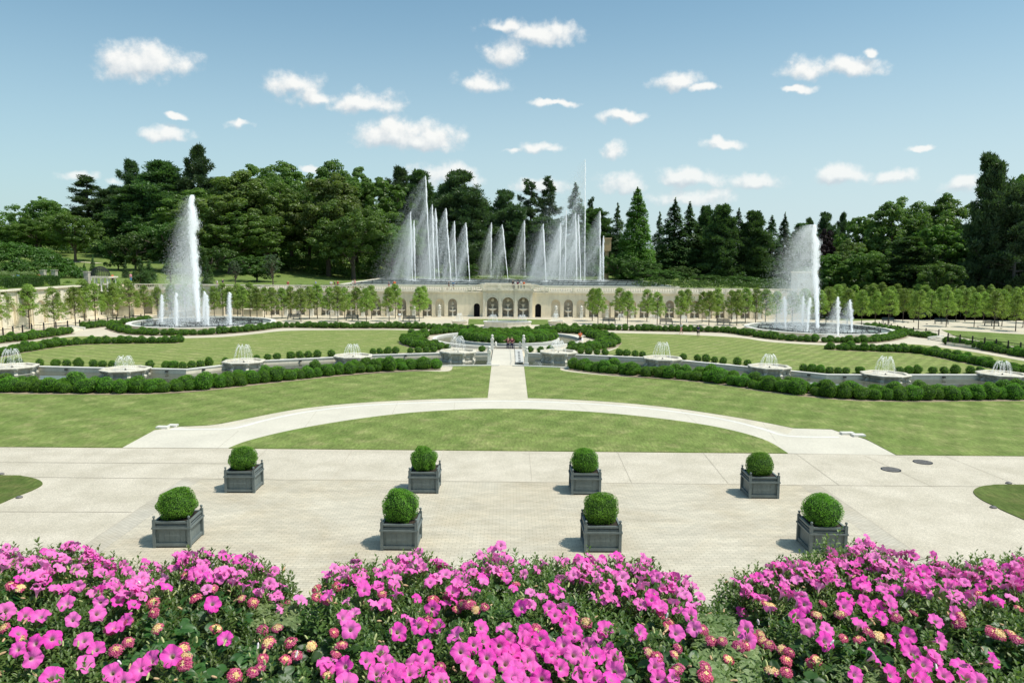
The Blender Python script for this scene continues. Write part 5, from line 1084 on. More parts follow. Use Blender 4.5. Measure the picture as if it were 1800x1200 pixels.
UP = [(901.5, 5.3, BLK, NVY, hb, 'dark haired visitor in black on the pavilion roof'), (905.5, 5.3, WHT, GRY, hgr, 'grey haired visitor in white on the pavilion roof'), (910, 5.3, BUR, BLK, hb, 'visitor in a dark red top on the pavilion roof'), (916, 5.3, WHT, BLU, hb, 'visitor in white and blue on the pavilion roof'), (921, 5.3, ORG, BLK, hbl, 'broad visitor in a bright orange shirt on the pavilion roof')]
for px, z, a, b, h_, lab in UP: person((P(px, 495, WY + .7).x, WY + .7, 5.25), random.uniform(2.6, 3.6), lab, a, b, h_, 'lean', random.uniform(1.6, 1.8))
U2 = [(789, BLK, BLK, 'visitor in black walking behind the balustrade left of the pavilion'), (797, BLU, GRY, 'visitor in blue behind the balustrade left of the pavilion'), (683.5, NVY, RED, 'visitor in navy beside one in orange behind the balustrade'), (693.5, ORG, BLK, 'visitor in orange red behind the balustrade left of the jets'), (620, WHT, WHT, 'visitor in white standing beside the upper pool'), (624, PNK, GRY, 'visitor in pink beside one in white at the upper pool'),
      (588.5, BLK, BLK, 'visitor in black behind the balustrade, middle of a group of three'), (582, WHT, TAN, 'visitor in white behind the balustrade, left of a group of three'), (593.5, RED, NVY, 'visitor in red behind the balustrade, right of a group of three'), (555, BLU, TAN, 'visitor in pale blue alone behind the balustrade'), (506, RED, PNK, 'visitor in bright red alone behind the balustrade'), (391.5, NVY, BLK, 'visitor in dark clothes near the left end of the balustrade'), (381.5, WHT, PNK, 'visitor in white near the left end of the balustrade')]
for i, (px, a, b, lab) in enumerate(U2):
    Y = WY + (8 if px in (620, 624) else 1.8 + random.uniform(0, 2.2)); person((P(px, 495, Y).x, Y, 4.92), random.uniform(0, 6), lab, a, b, random.choice([hb, hbl, hgr]), random.choice(['walk', 'stand', 'photo']), random.uniform(1.6, 1.8))
for px, py, Y, a, b, lab in ((198, 494, 140, ORG, BLK, 'visitor in orange climbing the stairs by the domed pergola'), (230, 492, 146, PNK, BLU, 'visitor in pink by the spruce near the wall corner'), (159, 483, 140, BLU, WHT, 'visitor in pale blue behind the stone pillar'), (68, 482, 137, ORG, TAN, 'visitor behind the hedge beside a grey pillar, in tan'), (22, 484, 136, WHT, WHT, 'visitor in white behind the clipped hedge, leftmost pair'), (32, 484, 136.5, BLU, WHT, 'visitor with a blue top behind the clipped hedge')):
    p = P(px, py, Y); person((p.x, Y, max(T(p.x, Y), 6.0)), 1.0, lab, a, b, hb, 'stand', 1.72)

# ------------------------------------------------------------------ trees
def limb(mb, a, b, r0, r1, sag=0, n=4):
    a = Vector(a); b = Vector(b); pts = [a.lerp(b, k / n) + Vector((0, 0, sag * math.sin(math.pi * k / n))) for k in range(n + 1)]; mb.tube([tuple(p) for p in pts], [r0 + (r1 - r0) * k / n for k in range(n + 1)], 5, cap=False)
def clump(c, r, n, ls, rg, up=.35, sq=.7, long=1.6):
    d = unit(rg.normal(size=(n, 3))); d[:, 2] = np.abs(d[:, 2]) * np.where(rg.random(n) < .72, 1, -1); rad = r * (1 - rg.random(n) ** 1.6 * .55)
    C = np.asarray(c) + d * rad[:, None] * np.array([1, 1, sq]); Nn = unit(d + np.array([0, 0, up]) + rg.normal(size=(n, 3)) * .45); t = unit(np.cross(Nn, rg.normal(size=(n, 3))))
    return rhombs(C, t, Nn, ls * (.6 + .8 * rg.random(n)), ls * .5)
def deciduous(name, mat_, seed, Hh=20, W=16, low=.16, n=260, per=110, ls=.25, irr=.12, bark='bark', lob=5):
    rg = np.random.default_rng(seed); t = thing(name, 'x', 'tree'); tr_ = MB(); tr_.tube([(0, 0, -1), (.1, 0, Hh * .12), (.2, .1, Hh * .35), (0, .2, Hh * .6)], [Hh * .028, Hh * .02, Hh * .015, Hh * .006], 7); Q = []
    cz = Hh * (.5 + low / 2); hz_ = Hh * (1 - low) / 2; ph = rg.random(9) * 6.28
    # big boughs first, then many small leaf masses gathered on each of them
    nb = 26; B = []
    for k in range(nb):
        d = unit(rg.normal(size=3)); d[2] = d[2] * .9 + .12; rr = .50 + .24 * rg.random(); B.append((np.array([d[0] * W / 2 * rr, d[1] * W / 2 * rr, cz + d[2] * hz_ * rr]), W * rg.uniform(.15, .24)))
    B.append((np.array([0, 0, cz]), W * .3))
    for k in range(n):
        c0, R0 = B[rg.integers(0, len(B))]; d = unit(rg.normal(size=3)); d[2] = abs(d[2]) if rg.random() < .7 else d[2]; c = c0 + d * R0 * (.7 + .45 * rg.random()) * np.array([1, 1, .8]); r = W * rg.uniform(.034, .078)
        c[2] = min(c[2], Hh - r * .5); Q.append(clump(c, r, int(per * (.6 + r / W * 8)), ls, rg, .35, .75))
    for c0, R0 in B[:-1:2]: limb(tr_, (0, 0, Hh * rg.uniform(.15, .45)), c0, Hh * .009, .05, -Hh * .02)
    tr_.build('trunk', M[bark], t, fixn=False); arr_mesh('crown', np.concatenate(Q), 4, M[mat_], t); return t
def conifer(name, mat_, seed, Hh=20, W=8, low=.04, layers=30, per=11, nl=80, ls=.28, droop=.12, pw=.85, bark='bark', rag=.22):
    rg = np.random.default_rng(seed); t = thing(name, 'x', 'tree'); tr_ = MB(); tr_.tube([(0, 0, -1), (0, 0, Hh * .5), (0, 0, Hh * .98)], [Hh * .018, Hh * .01, .03], 6); Q = []
    for l in range(layers):
        f = l / (layers - 1); z0_ = Hh * (low + (1 - low) * f); R_ = W / 2 * (1 - f) ** pw + .12; nb = max(4, int(per * (1 - .55 * f)))
        for b in range(nb):
            z = z0_ + rg.uniform(-.5, .5) * Hh / layers; a = 2 * math.pi * rg.random(); Rb = R_ * (1 + rg.uniform(-rag, rag)); m = max(10, int(nl * (.2 + Rb / (W / 2)))); u = rg.random(m) ** .6
            wd = Rb * .24 * (1.1 - u * .6); ca, sa = math.cos(a), math.sin(a); x = Rb * u; s = rg.normal(size=m) * wd; zz = z - droop * Rb * u * u * 2 + rg.normal(size=m) * .22 - np.abs(s) * .25
            C = np.stack([ca * x - sa * s, sa * x + ca * s, zz], 1); D = unit(np.stack([ca + rg.normal(size=m) * .6, sa + rg.normal(size=m) * .6, -.25 - droop + rg.normal(size=m) * .35], 1)); Nn = unit(np.stack([ca * .7 + rg.normal(size=m) * .5, sa * .7 + rg.normal(size=m) * .5, np.ones(m)], 1))
            Q.append(rhombs(C, D, Nn, ls * (.7 + .6 * rg.random(m)), ls * .36))
    tr_.build('trunk', M[bark], t, fixn=False); arr_mesh('crown', np.concatenate(Q), 4, M[mat_], t); return t
def whitepine(name, mat_, seed, Hh=24, W=12, low=.3, whorls=13, tuft=46, ls=.30, upc=.18, flat=.8, bark='barkgrey', nbr=(5, 8), tr=.085):
    rg = np.random.default_rng(seed); t = thing(name, 'x', 'tree'); tr_ = MB(); tr_.tube([(0, 0, -1), (.15, 0, Hh * .4), (0, .1, Hh * .75), (0, 0, Hh * .97)], [Hh * .018, Hh * .014, Hh * .008, .05], 7); C = []; RR = []
    for l in range(whorls):
        f = l / (whorls - 1); z0_ = Hh * (low + (.95 - low) * f); R_ = W / 2 * (1 - f ** 1.7 * flat) * (.70 + .45 * rg.random()); nb = rg.integers(*nbr)
        for b in range(nb):
            z = z0_ + rg.uniform(-.5, .5) * Hh / whorls; a = 2 * math.pi * rg.random(); Rb = R_ * rg.uniform(.5, 1.12); ca, sa = math.cos(a), math.sin(a); up_ = upc + rg.uniform(-.12, .22); tip = (ca * Rb, sa * Rb, z + Rb * up_); limb(tr_, (0, 0, z - .3), tip, .13, .03, -Rb * .06, 4)
            m = int(5 + Rb * 2.2)
            for q in range(m):
                u = .3 + .75 * rg.random() ** .7; s = rg.normal() * Rb * .17; C.append((ca * Rb * u - sa * s, sa * Rb * u + ca * s, z + Rb * up_ * u ** 1.4 + rg.uniform(-.45, .75) + .1)); RR.append(W * tr * rg.uniform(.45, .9))
    for q in range(9): C.append((rg.normal() * .35, rg.normal() * .35, Hh * rg.uniform(.93, 1.0))); RR.append(W * tr * rg.uniform(.35, .6))
    C = np.array(C); RR = np.array(RR); k = np.repeat(np.arange(len(C)), tuft); n = len(k); d = unit(rg.normal(size=(n, 3)) + np.array([0, 0, .45])); off = d * (RR[k] * rg.random(n) ** .5)[:, None] * np.array([1.15, 1.15, .9])
    D = unit(d + np.array([0, 0, .35]) + rg.normal(size=(n, 3)) * .3); Q = rhombs(C[k] + off, D, rdir(n) + np.array([0, 0, .8]), ls * (.6 + .8 * rg.random(n)), ls * .30)
    tr_.build('trunk', M[bark], t, fixn=False); arr_mesh('crown', Q, 4, M[mat_], t); return t
KIND = {}
def kind(k, t, Hh, W): KIND[k] = (tree_of(t), Hh, W)
kind('oak', deciduous('oak_tree', 'oak', 1, 20, 18, -.02), 20, 18)
kind('oak2', deciduous('oak_tree', 'oak', 2, 20, 15, .12), 20, 15)
kind('olive', deciduous('oak_tree', 'olive', 3, 20, 17, -.02), 20, 17)
kind('bright', deciduous('leafy_tree', 'bright', 4, 20, 14, .05), 20, 14)
kind('round', deciduous('round_tree', 'oak', 6, 12, 12, .12, 220, 90, .20), 12, 12)
kind('purple', deciduous('copper_beech', 'purple', 5, 18, 14, .05), 18, 14)
kind('dense', whitepine('dense_evergreen', 'spruce', 8, 22, 11, .04, 22, 44, .30, .10, .62, nbr=(7, 10), tr=.10), 22, 11)
kind('pine', whitepine('pine_tree', 'pine', 11, 24, 15, .22, 13, 44, .32, .14), 24, 15)
kind('pine2', whitepine('pine_tree', 'pine', 12, 24, 14, .10, 17, 44, .32, .22, .68), 24, 14)
kind('thin', whitepine('pine_tree', 'pine', 13, 24, 9.5, .42, 9, 40, .26, .16, .62, nbr=(3, 6)), 24, 9.5)
kind('spruce', conifer('spruce_tree', 'spruce', 21, 20, 9, .03), 20, 9)
kind('spire', conifer('spruce_tree', 'spruce', 22, 20, 6.5, .03, droop=.16, pw=.7), 20, 6.5)
kind('redwood', conifer('dawn_redwood', 'bright', 23, 20, 10.5, .02, 36, 16, 110, .28, .02, .62, rag=.14), 20, 10.5)
kind('bush', deciduous('leafy_shrub', 'shrub', 31, 5, 6.5, -.05, 150, 70, .12), 5, 6.5)
kind('greybush', deciduous('small_tree', 'greyshrub', 32, 6, 4, .12, 120, 60, .10), 6, 4)
kind('smallfir', conifer('small_spruce', 'spruce', 33, 5, 3.4, .02, 16, 9, 60, .15, .1, .9), 5, 3.4)
def plant(k, px, ytop, wpx, Y, label, group=None, cat='tree'):
    wpx *= {'oak': 1.2, 'olive': 1.15, 'oak2': 1.3, 'spire': 1.45, 'spruce': 1.25, 'dense': 1.2, 'bright': 1.15}.get(k, 1)
    tr_, Hh, W = KIND[k]; p = P(px, ytop, Y); zb = T(p.x, Y) if Y > WY + 1.2 or p.x < XL else 0; h_ = max(1.0, p.z - zb); w_ = wpx * Y / F
    dup(tr_, (p.x, Y, zb), random.uniform(0, 6.28), (w_ / W, w_ / W, h_ / Hh), label, group, cat=cat)
BG = [
 # left hill
 ('oak', 510, 292, 120, 240, 'rounded crown filling the skyline between the broad oaks'), ('oak2', 340, 330, 110, 245, 'leafy crown between the evergreens and the yellow green oak'), ('bright', 625, 300, 100, 250, 'fresh green crown left of the bright leafy tree'), ('oak', 455, 288, 110, 255, 'dark green dome on the skyline above the yellow green oak'), ('oak', 60, 372, 110, 250, 'low rounded tree among the leftmost crowns'),

 ('round', 66, 346, 100, 262, 'broad rounded dark leafy tree, leftmost on the skyline'), ('round', 18, 400, 90, 262, 'rounded dark tree cut by the left picture edge'), ('round', 128, 372, 110, 232, 'round dark tree on a short trunk by the hill path'), ('thin', 152, 312, 95, 285, 'open crowned grey green pine behind the left hill path'),
 ('pine2', 195, 330, 100, 285, 'dark pine between the open pine and the tall ones on the left'), ('pine', 228, 284, 80, 275, 'dark pine with a pointed layered top, left of the tallest pair'), ('dense', 282, 288, 110, 262, 'massive dark evergreen left of the tallest layered pine'), ('dense', 240, 330, 110, 262, 'dark evergreen filling the slope left of the massive one'), ('pine', 346, 259, 92, 262, 'tall pine with a layered windswept top behind the left big jet'),
 ('pine2', 372, 318, 120, 268, 'dark pine behind the broad yellow green tree, its left side'), ('olive', 412, 300, 185, 215, 'broad spreading yellow green oak in the middle of the left trees'), ('oak', 462, 310, 150, 222, 'broad mid green oak joined to the yellow green one'), ('oak2', 480, 284, 120, 262, 'tall rounded tree on the skyline behind the broad oak'), ('oak', 400, 360, 150, 205, 'low spreading tree before the yellow green oak'),
 ('olive', 575, 305, 150, 222, 'wide brownish green oak left of the jets'), ('oak2', 597, 281, 90, 268, 'dark crown rising behind the brownish oak'), ('oak', 540, 300, 110, 250, 'rounded green tree on the skyline between two oaks'), ('bright', 662, 299, 120, 238, 'bright green leafy tree left of the central jets'), ('oak', 620, 340, 130, 212, 'low dark green tree before the brownish oak'), ('pine', 702, 297, 90, 270, 'dark pine top just behind the left cluster of jets'), ('dense', 738, 305, 75, 262, 'dark evergreen seen through the left jets'), ('oak', 690, 380, 110, 225, 'shadowed leafy tree low behind the left jets'),
 ('pine2', 806, 304, 125, 245, 'large dark rounded pine right of the left cluster of jets'), ('pine', 782, 325, 90, 250, 'dark pine joined to the large rounded one, its left side'), ('dense', 845, 360, 80, 255, 'dark evergreen right of the large rounded pine'), ('pine2', 888, 338, 85, 255, 'dark pine in the middle of the skyline above the pavilion'), ('thin', 934, 321, 62, 262, 'left one of two slim open pines with flat layers'), ('thin', 966, 318, 66, 264, 'right one of two slim open pines with flat layers'), ('dense', 955, 385, 85, 255, 'dark evergreen below the two slim pines'), ('spruce', 1012, 326, 85, 250, 'pointed dark conifer behind the tall right jet'), ('dense', 1045, 370, 80, 262, 'dark evergreen right of the tall jet'), ('dense', 910, 385, 70, 262, 'shadowed evergreen left of the two slim pines'), ('thin', 1037, 352, 30, 265, 'small pine tip beside the tallest jet'),
 ('spruce', 1086, 360, 48, 255, 'slim spruce left of the bright conical tree'), ('redwood', 1121, 333, 74, 232, 'bright green perfectly conical tree right of the chimney'), ('spruce', 1160, 375, 40, 262, 'small spruce in the gap right of the conical tree'), ('spire', 1187, 353, 52, 250, 'pointed spruce, first of a row right of the conical tree'), ('spire', 1213, 360, 46, 252, 'pointed spruce, second of the row right of the conical tree'), ('dense', 1241, 366, 46, 256, 'rounded dark conifer, third of the row'), ('dense', 1270, 364, 64, 245, 'thick dark conifer, fourth of the row'), ('spruce', 1299, 370, 55, 250, 'dark conifer, fifth of the row'), ('dense', 1327, 375, 62, 246, 'thick green conifer, sixth of the row'), ('spire', 1357, 384, 46, 250, 'pointed conifer left of the misty right jet'), ('spire', 1380, 379, 36, 252, 'slim pointed conifer beside the misty right jet'),
 ('dense', 1410, 396, 60, 262, 'low dark tree behind the misty right jet'), ('pine', 1424, 385, 45, 285, 'small distant pine above the misty jet'), ('pine2', 1452, 377, 52, 285, 'distant dark pine right of the misty jet'), ('pine', 1482, 376, 40, 288, 'distant pine with an open tip'), ('purple', 1452, 402, 70, 262, 'dark purple leaved beech right of the misty jet'), ('bright', 1517, 370, 72, 225, 'pale fresh green feathery tree in the right wood'), ('bright', 1460, 440, 70, 205, 'low light green tree just right of the misty jet'),
 ('oak2', 1575, 355, 90, 215, 'dark rounded tree left of the high right crown'), ('oak', 1625, 330, 135, 222, 'high broad dark crown in the right wood'), ('oak2', 1680, 345, 100, 218, 'dark crown beside the tall pine on the right'), ('bright', 1655, 385, 95, 196, 'light green tree before the dark right crowns'), ('pine2', 1750, 278, 110, 178, 'very tall pine with a grey trunk near the right edge'), ('bright', 1798, 290, 80, 205, 'tall green tree cut by the right picture edge'), ('pine', 1795, 330, 110, 172, 'dark pine at the right picture edge'), ('dense', 1715, 400, 90, 196, 'shadowed tree left of the tall pine trunk'), ('oak', 1540, 430, 100, 200, 'low dark tree in the right wood'), ('dense', 1600, 420, 100, 196, 'shadowed evergreen in the right wood'), ('olive', 1500, 420, 80, 212, 'small dull green tree in the right wood'), ('dense', 1770, 420, 110, 186, 'deeply shadowed evergreen at the right'),
 ('round', 1655, 459, 92, 166, 'low rounded pale green tree before the right wood')]
for k, px, yt, w_, Y, lab in BG: plant(k, px, yt, w_, Y, lab)
for k, px, yt, w_, Y, lab in [('smallfir', 163, 450, 16, 180, 'small dark cone shaped spruce on the left lawn, right of two'), ('smallfir', 148, 463, 13, 178, 'tiny dark cone shaped spruce on the left lawn, left of two'), ('smallfir', 220, 459, 15, 172, 'small rounded spruce beneath the dark slope'), ('smallfir', 245, 455, 38, 150, 'spreading spruce right behind the wall corner'), ('smallfir', 262, 460, 30, 154, 'second spreading spruce behind the wall corner'), ('greybush', 298, 447, 26, 150, 'pale grey green young tree left of the big jet'),
  ('smallfir', 364, 455, 26, 152, 'dark narrow spruce just right of the big jet'), ('greybush', 412, 453, 26, 158, 'rounded pale young tree on the left lawn'), ('greybush', 478, 440, 36, 158, 'larger rounded pale young tree on the left lawn'), ('bush', 450, 446, 100, 176, 'broad bright green shrub behind the young trees'), ('bush', 235, 406, 110, 205, 'dark spreading shrub under the left evergreens'), ('bush', 300, 385, 120, 212, 'tall dull green shrub behind the left big jet'), ('bush', 370, 430, 90, 190, 'green shrub right of the left big jet'),
  ('bush', 205, 415, 70, 205, 'rounded dark shrub at the left of the evergreens'), ('bush', 822, 462, 46, 228, 'rounded light shrub behind the middle jets'), ('bush', 880, 466, 40, 228, 'pale shrub behind the pavilion'), ('bush', 945, 470, 55, 232, 'yellow green shrub right of the pavilion jets'), ('bush', 1000, 468, 55, 232, 'shrub behind the right cluster of jets'), ('bush', 1085, 445, 60, 226, 'leafy shrub right of the chimney'), ('bush', 1130, 455, 80, 215, 'spreading shrub below the conical tree'), ('bush', 1165, 472, 80, 200, 'low yellow green shrub at the end of the upper pool'), ('bush', 1200, 466, 60, 215, 'dark shrub below the row of conifers'),
  ('bush', 1245, 482, 70, 196, 'low shrub above the right balustrade, nearest the pool'), ('bush', 1300, 484, 70, 196, 'low shrub above the right balustrade, second from the pool'), ('bush', 1350, 486, 70, 190, 'low shrub above the right balustrade, beside the mist')]: plant(k, px, yt, w_, Y, lab, cat='shrub')
# the wood goes on behind: one mass of dark foliage that cannot be counted
rg = np.random.default_rng(77); Q = []
for px in np.arange(-60, 1880, 13):
    for lay, (Y, zt, zb_) in enumerate(((300, 12, 5), (268, 7, 4))):
        p = P(px, 470, Y + rg.uniform(-6, 6)); b = T(p.x, p.y)
        if px > 1430: Y = 225 - 20 * lay
        p = P(px, 470, Y + rg.uniform(-6, 6)); b = T(p.x, p.y) if px < 1430 else 0
        for k in range(4):
            h_ = rg.uniform(0, zt if px < 1100 or px > 1430 else zt * .9); Q.append(clump((p.x + rg.normal() * 2, p.y + rg.normal() * 2, b + h_), rg.uniform(2.2, 3.4), 70, .5, rg))
o = arr_mesh('woodland_understory', np.concatenate(Q), 4, M['oak']); tag(o, 'dark continuous woodland growth closing the view behind the separate trees', 'woodland', kind='stuff')
for px in np.arange(330, 720, 6):
    p = P(px, 470, 226 + rg.uniform(-5, 8)); b = T(p.x, p.y)
    for k in range(3): Q.append(clump((p.x, p.y, b + rg.uniform(0, 3.6)), rg.uniform(1.4, 2.4), 80, .3, rg))
bpy.data.objects.remove(o); o = arr_mesh('woodland_understory', np.concatenate(Q), 4, M['oak']); tag(o, 'dark continuous woodland growth closing the view behind the separate trees', 'woodland', kind='stuff')
Q = []                                   # low planting along the right side of the walks
for px in np.arange(1440, 1830, 5):
    p = P(px, 500, 160 + rg.uniform(-3, 4)); Q.append(clump((p.x, p.y, rg.uniform(.3, 2.6)), rg.uniform(.9, 1.5), 60, .22, rg))
o = arr_mesh('screen_planting', np.concatenate(Q), 4, M['shrub']); tag(o, 'low screen of green leafy growth behind the right trees', 'screen planting', kind='stuff')
Q = []
for px in np.arange(1120, 1440, 4):
    p = P(px, 500, 168 + rg.uniform(-9, 14)); b = T(p.x, p.y); Q.append(clump((p.x, p.y, b + rg.uniform(.2, 1.5)), rg.uniform(.9, 1.7), 90, .2, rg))
o = arr_mesh('bank_planting', np.concatenate(Q), 4, M['shrub']); tag(o, 'bank of mixed green shrubs above the right part of the balustrade', 'shrub bank', kind='stuff')
# weeping mound far left
t = thing('weeping_hornbeam', 'huge low mounded weeping tree with layered green foliage at the far left', 'tree', (P(20, 460, 165).x, 165, 6.2)); Q = []; c0 = t.location
for k in range(420):
    a = rg.random() * 6.28; f = rg.random() ** .5; x = math.cos(a) * f * 17.5; y = math.sin(a) * f * 10; z = 6.9 * (1 - f ** 2.2) + rg.uniform(-.3, .4); Q.append(clump((x - 2, y, max(.2, z)), rg.uniform(1.0, 1.8), 95, .24, rg, .5, .42))
arr_mesh('crown', np.concatenate(Q), 4, M['weep'], t); MB().tube([(c0.x, c0.y, 5.8), (c0.x + .3, c0.y, 9), (c0.x, c0.y, 11)], [.8, .5, .2], 8).build('trunk', M['bark'], t)
# roses behind the hedge, low plants on the upper terrace
for px0, px1, Y, z, n_, nm, lab in ((0, 60, 134, 7.7, 40, 'white_rose_bed', 'white flowering shrubs behind the clipped hedge, far left'), (520, 650, 152, 5.2, 70, 'flower_border', 'low green border behind the balustrade, left'), (760, 940, 219, 5.4, 90, 'flower_border', 'row of small green plants beyond the upper pool')):
    Q = []; 
    for k in range(n_): p = P(px0 + (px1 - px0) * k / n_, 490, Y); Q.append(clump((p.x, Y + rg.normal() * .3, z + rg.uniform(-.2, .2)), .5, 40, .1, rg))
    o = arr_mesh(nm, np.concatenate(Q), 4, M['var_leaf' if 'rose' in nm else 'shrub']); tag(o, lab, 'plants', kind='stuff')
for k in list(KIND): drop(KIND[k][0])
# young lindens of the allees
def linden(seed):
    rg = np.random.default_rng(seed); t = thing('linden_tree', 'x', 'tree'); m = MB(); m.tube([(0, 0, 0), (.02, 0, 1.7), (0, .02, 3.6), (0, 0, 5.4)], [.075, .06, .04, .015], 6); Q = []
    for k in range(92):
        f = rg.random() ** .85; z = 1.75 + f * 4.0; R_ = 1.6 * (1 - f) ** .6 * (.35 + .65 * min(1, (z - 1.5) / .8)) + .10; a = rg.random() * 6.28; r = R_ * rg.uniform(.25, 1.0) ** .7; c = np.array([math.cos(a) * r, math.sin(a) * r, z])
        Q.append(clump(c * np.array([1.12, 1.12, 1]), rg.uniform(.28, .46), 46, .095, rg, .3, .8)); limb(m, (0, 0, z - .35), tuple(c), .025, .008, 0, 2)
    m.build('trunk', M['bark'], t, fixn=False); arr_mesh('crown', np.concatenate(Q), 4, M['linden'], t); return t
LT = [tree_of(linden(s)) for s in (1, 2, 3, 4)]
def lin(lst, label, group, sc=1.0, z=0):
    for px, py in lst:
        p = G(px, py, z); s_ = sc * random.uniform(.93, 1.07); dup(LT[random.randrange(4)], (p.x, p.y, z), random.uniform(0, 6.28), (s_ * random.uniform(.92, 1.1),) * 2 + (s_,), label, group)
lin([(5, 582), (34, 572), (52, 578), (77, 568), (96, 582), (115, 566), (133, 573), (149, 563), (168, 567.5), (179, 558), (199, 565), (207, 556.5), (228, 559), (-18, 574), (-10, 589)], 'young linden with a thin dark trunk in the grove before the left side wall', 'lindens of the left grove', 1.12)
lin([(16, 568), (60, 565), (90, 561), (124, 557), (160, 555), (-5, 571)], 'young linden in the back row beneath the left side wall', 'lindens under the left side wall', 1.05)
lin([(254, 556), (278, 559), (302, 556), (327, 558), (352, 556), (377, 560), (392, 556), (405, 560), (418, 557), (427, 561), (440, 558), (452, 562)], 'young linden in the row behind the left round pool', 'lindens behind the left pool')
lin([(465, 559), (478, 563), (496, 560), (511, 559), (529, 565), (544, 561), (558, 560), (580, 560), (594, 565), (606, 561), (628, 559.5), (644, 565), (653, 560.5), (684, 564.5), (695, 560), (737, 565), (744, 559)], 'young linden in the row before the arcade wall, left of the pavilion', 'lindens before the left wing')
lin([(1041, 564), (1051, 569.5), (1089, 563), (1103, 571), (1137, 565), (1155, 571), (1196, 571), (1207, 566), (1234, 567), (1246, 572), (1260, 565), (1285, 567), (1295, 572)], 'young linden in the row before the arcade wall, right of the pavilion', 'lindens before the right wing')
lin([(1310, 568), (1328, 567), (1345, 572), (1364, 567), (1392, 569), (1412, 567), (1440, 569), (1455, 562)], 'young linden half lost in the mist of the right pool', 'lindens in the mist of the right pool')
lin([(1489, 571), (1514, 573), (1538, 569), (1561, 571), (1587, 564), (1614, 579), (1606, 566), (1635, 563), (1663, 574), (1680, 565), (1712, 575), (1728, 568), (1747, 578), (1761, 573), (1785, 582), (1798, 575), (1696, 565), (1651, 560)], 'young linden with a thin trunk in the front of the right grove', 'lindens at the front of the right grove', 1.03)
lin([(1470, 553), (1480, 549), (1500, 551), (1520, 547), (1532, 552), (1548, 549), (1565, 557), (1576, 549), (1598, 557), (1612, 550), (1625, 555), (1643, 550), (1660, 555), (1672, 552), (1688, 557), (1705, 553), (1720, 558), (1738, 555), (1752, 561), (1768, 557), (1782, 564), (1797, 560), (1812, 568)], 'young linden in the back rows of the right grove, before the dark wood', 'lindens at the back of the right grove', 1.03)
for tr_ in LT: drop(tr_)
# ------------------------------------------------------------------ flower bed on the parapet in front of the camera
def inst_mesh(name, tv, tf, O, X, Y, Z, S, mats, parent=None, tmi=None, smooth=False):
    tv = np.asarray(tv); n = len(O); m = len(tv); S = np.reshape(S, (-1, 1)) * np.ones((n, 1))
    V = O[:, None, :] + S[:, None, :] * (tv[None, :, 0:1] * X[:, None] + tv[None, :, 1:2] * Y[:, None] + tv[None, :, 2:3] * Z[:, None])
    vv = V.reshape(-1, 3).astype(np.float32); l0 = np.array([i for f in tf for i in f], dtype=np.int32); lt = np.array([len(f) for f in tf], dtype=np.int32)
    li = (l0[None, :] + (np.arange(n) * m)[:, None]).ravel().astype(np.int32); ltt = np.tile(lt, n)
    if parent is not None: vv = vv - np.array(parent.location, dtype=np.float32)
    me = bpy.data.meshes.new(name); me.vertices.add(len(vv)); me.vertices.foreach_set('co', vv.ravel()); me.loops.add(len(li)); me.loops.foreach_set('vertex_index', li); me.polygons.add(len(ltt))
    me.polygons.foreach_set('loop_start', np.concatenate([[0], np.cumsum(ltt)[:-1]]).astype(np.int32)); me.polygons.foreach_set('loop_total', ltt)
    if tmi is not None: me.polygons.foreach_set('material_index', np.tile(np.array(tmi, dtype=np.int32), n))
    if smooth: me.polygons.foreach_set('use_smooth', np.ones(len(ltt), dtype=bool))
    me.update(calc_edges=True); return link(name, me, mats, parent)
TOPL = [(-200, 962), (0, 962), (60, 972), (130, 958), (190, 985), (240, 1000), (330, 968), (400, 975), (470, 985), (500, 1015), (515, 1062), (545, 1062), (560, 1020), (590, 990), (650, 992), (700, 975), (740, 970), (800, 998), (870, 965), (930, 990), (1000, 982), (1060, 978), (1130, 980), (1180, 1005), (1225, 1030), (1243, 1085), (1278, 1092), (1290, 1020), (1330, 1005), (1390, 985), (1450, 970), (1525, 955), (1590, 970), (1640, 985), (1700, 995), (1760, 985), (1800, 982), (2000, 980)]
tx_, ty_ = np.array([a for a, b in TOPL]), np.array([b for a, b in TOPL])
YF, YR = 2.45, 3.85
def zpix(px, py, Yd): return H - Yd * (py - HZ - (px - 900) * ROLL) / F * 1.0
def lumps(x, y): return .030 * np.sin(x * 7.3 + 1) * np.cos(y * 8.1) + .022 * np.sin(x * 17 + y * 11) + .014 * np.cos(x * 31 - y * 23)
def surfz(x, y):
    u = np.clip((y - YF) / (YR - YF), 0, 1); px = 893 + x / YR * F; zr = zpix(px, np.interp(px, tx_, ty_) + 34, YR); zf = H - YF * .60
    w_ = u ** 1.15; z = zf * (1 - w_) + zr * w_ + .045 * np.sin(math.pi * u) + lumps(x, y) * (1 - .6 * u)
    return z - np.clip((y - YR) / .3, 0, 2) ** 2 * .33
def hit(px, py, dz=0.0):
    px = np.asarray(px, float); py = np.asarray(py, float); d = np.array([tuple(ray(a, b)) for a, b in zip(np.atleast_1d(px), np.atleast_1d(py))]); out = []
    for q in d:
        q = q / q[1]; ys = np.linspace(2.2, 4.15, 160); zz = H + q[2] * ys; sz = surfz(q[0] * ys, ys) + dz; k = np.argmax(zz <= sz)
        if zz[k] > sz[k]: k = np.argmin(zz - sz)
        out.append((q[0] * ys[k], ys[k], zz[k]))
    return np.array(out)
t = thing('parapet_planter', 'long stone trough on the terrace parapet holding the pink flowers', 'planter trough', (0, 3.2, 8.5))
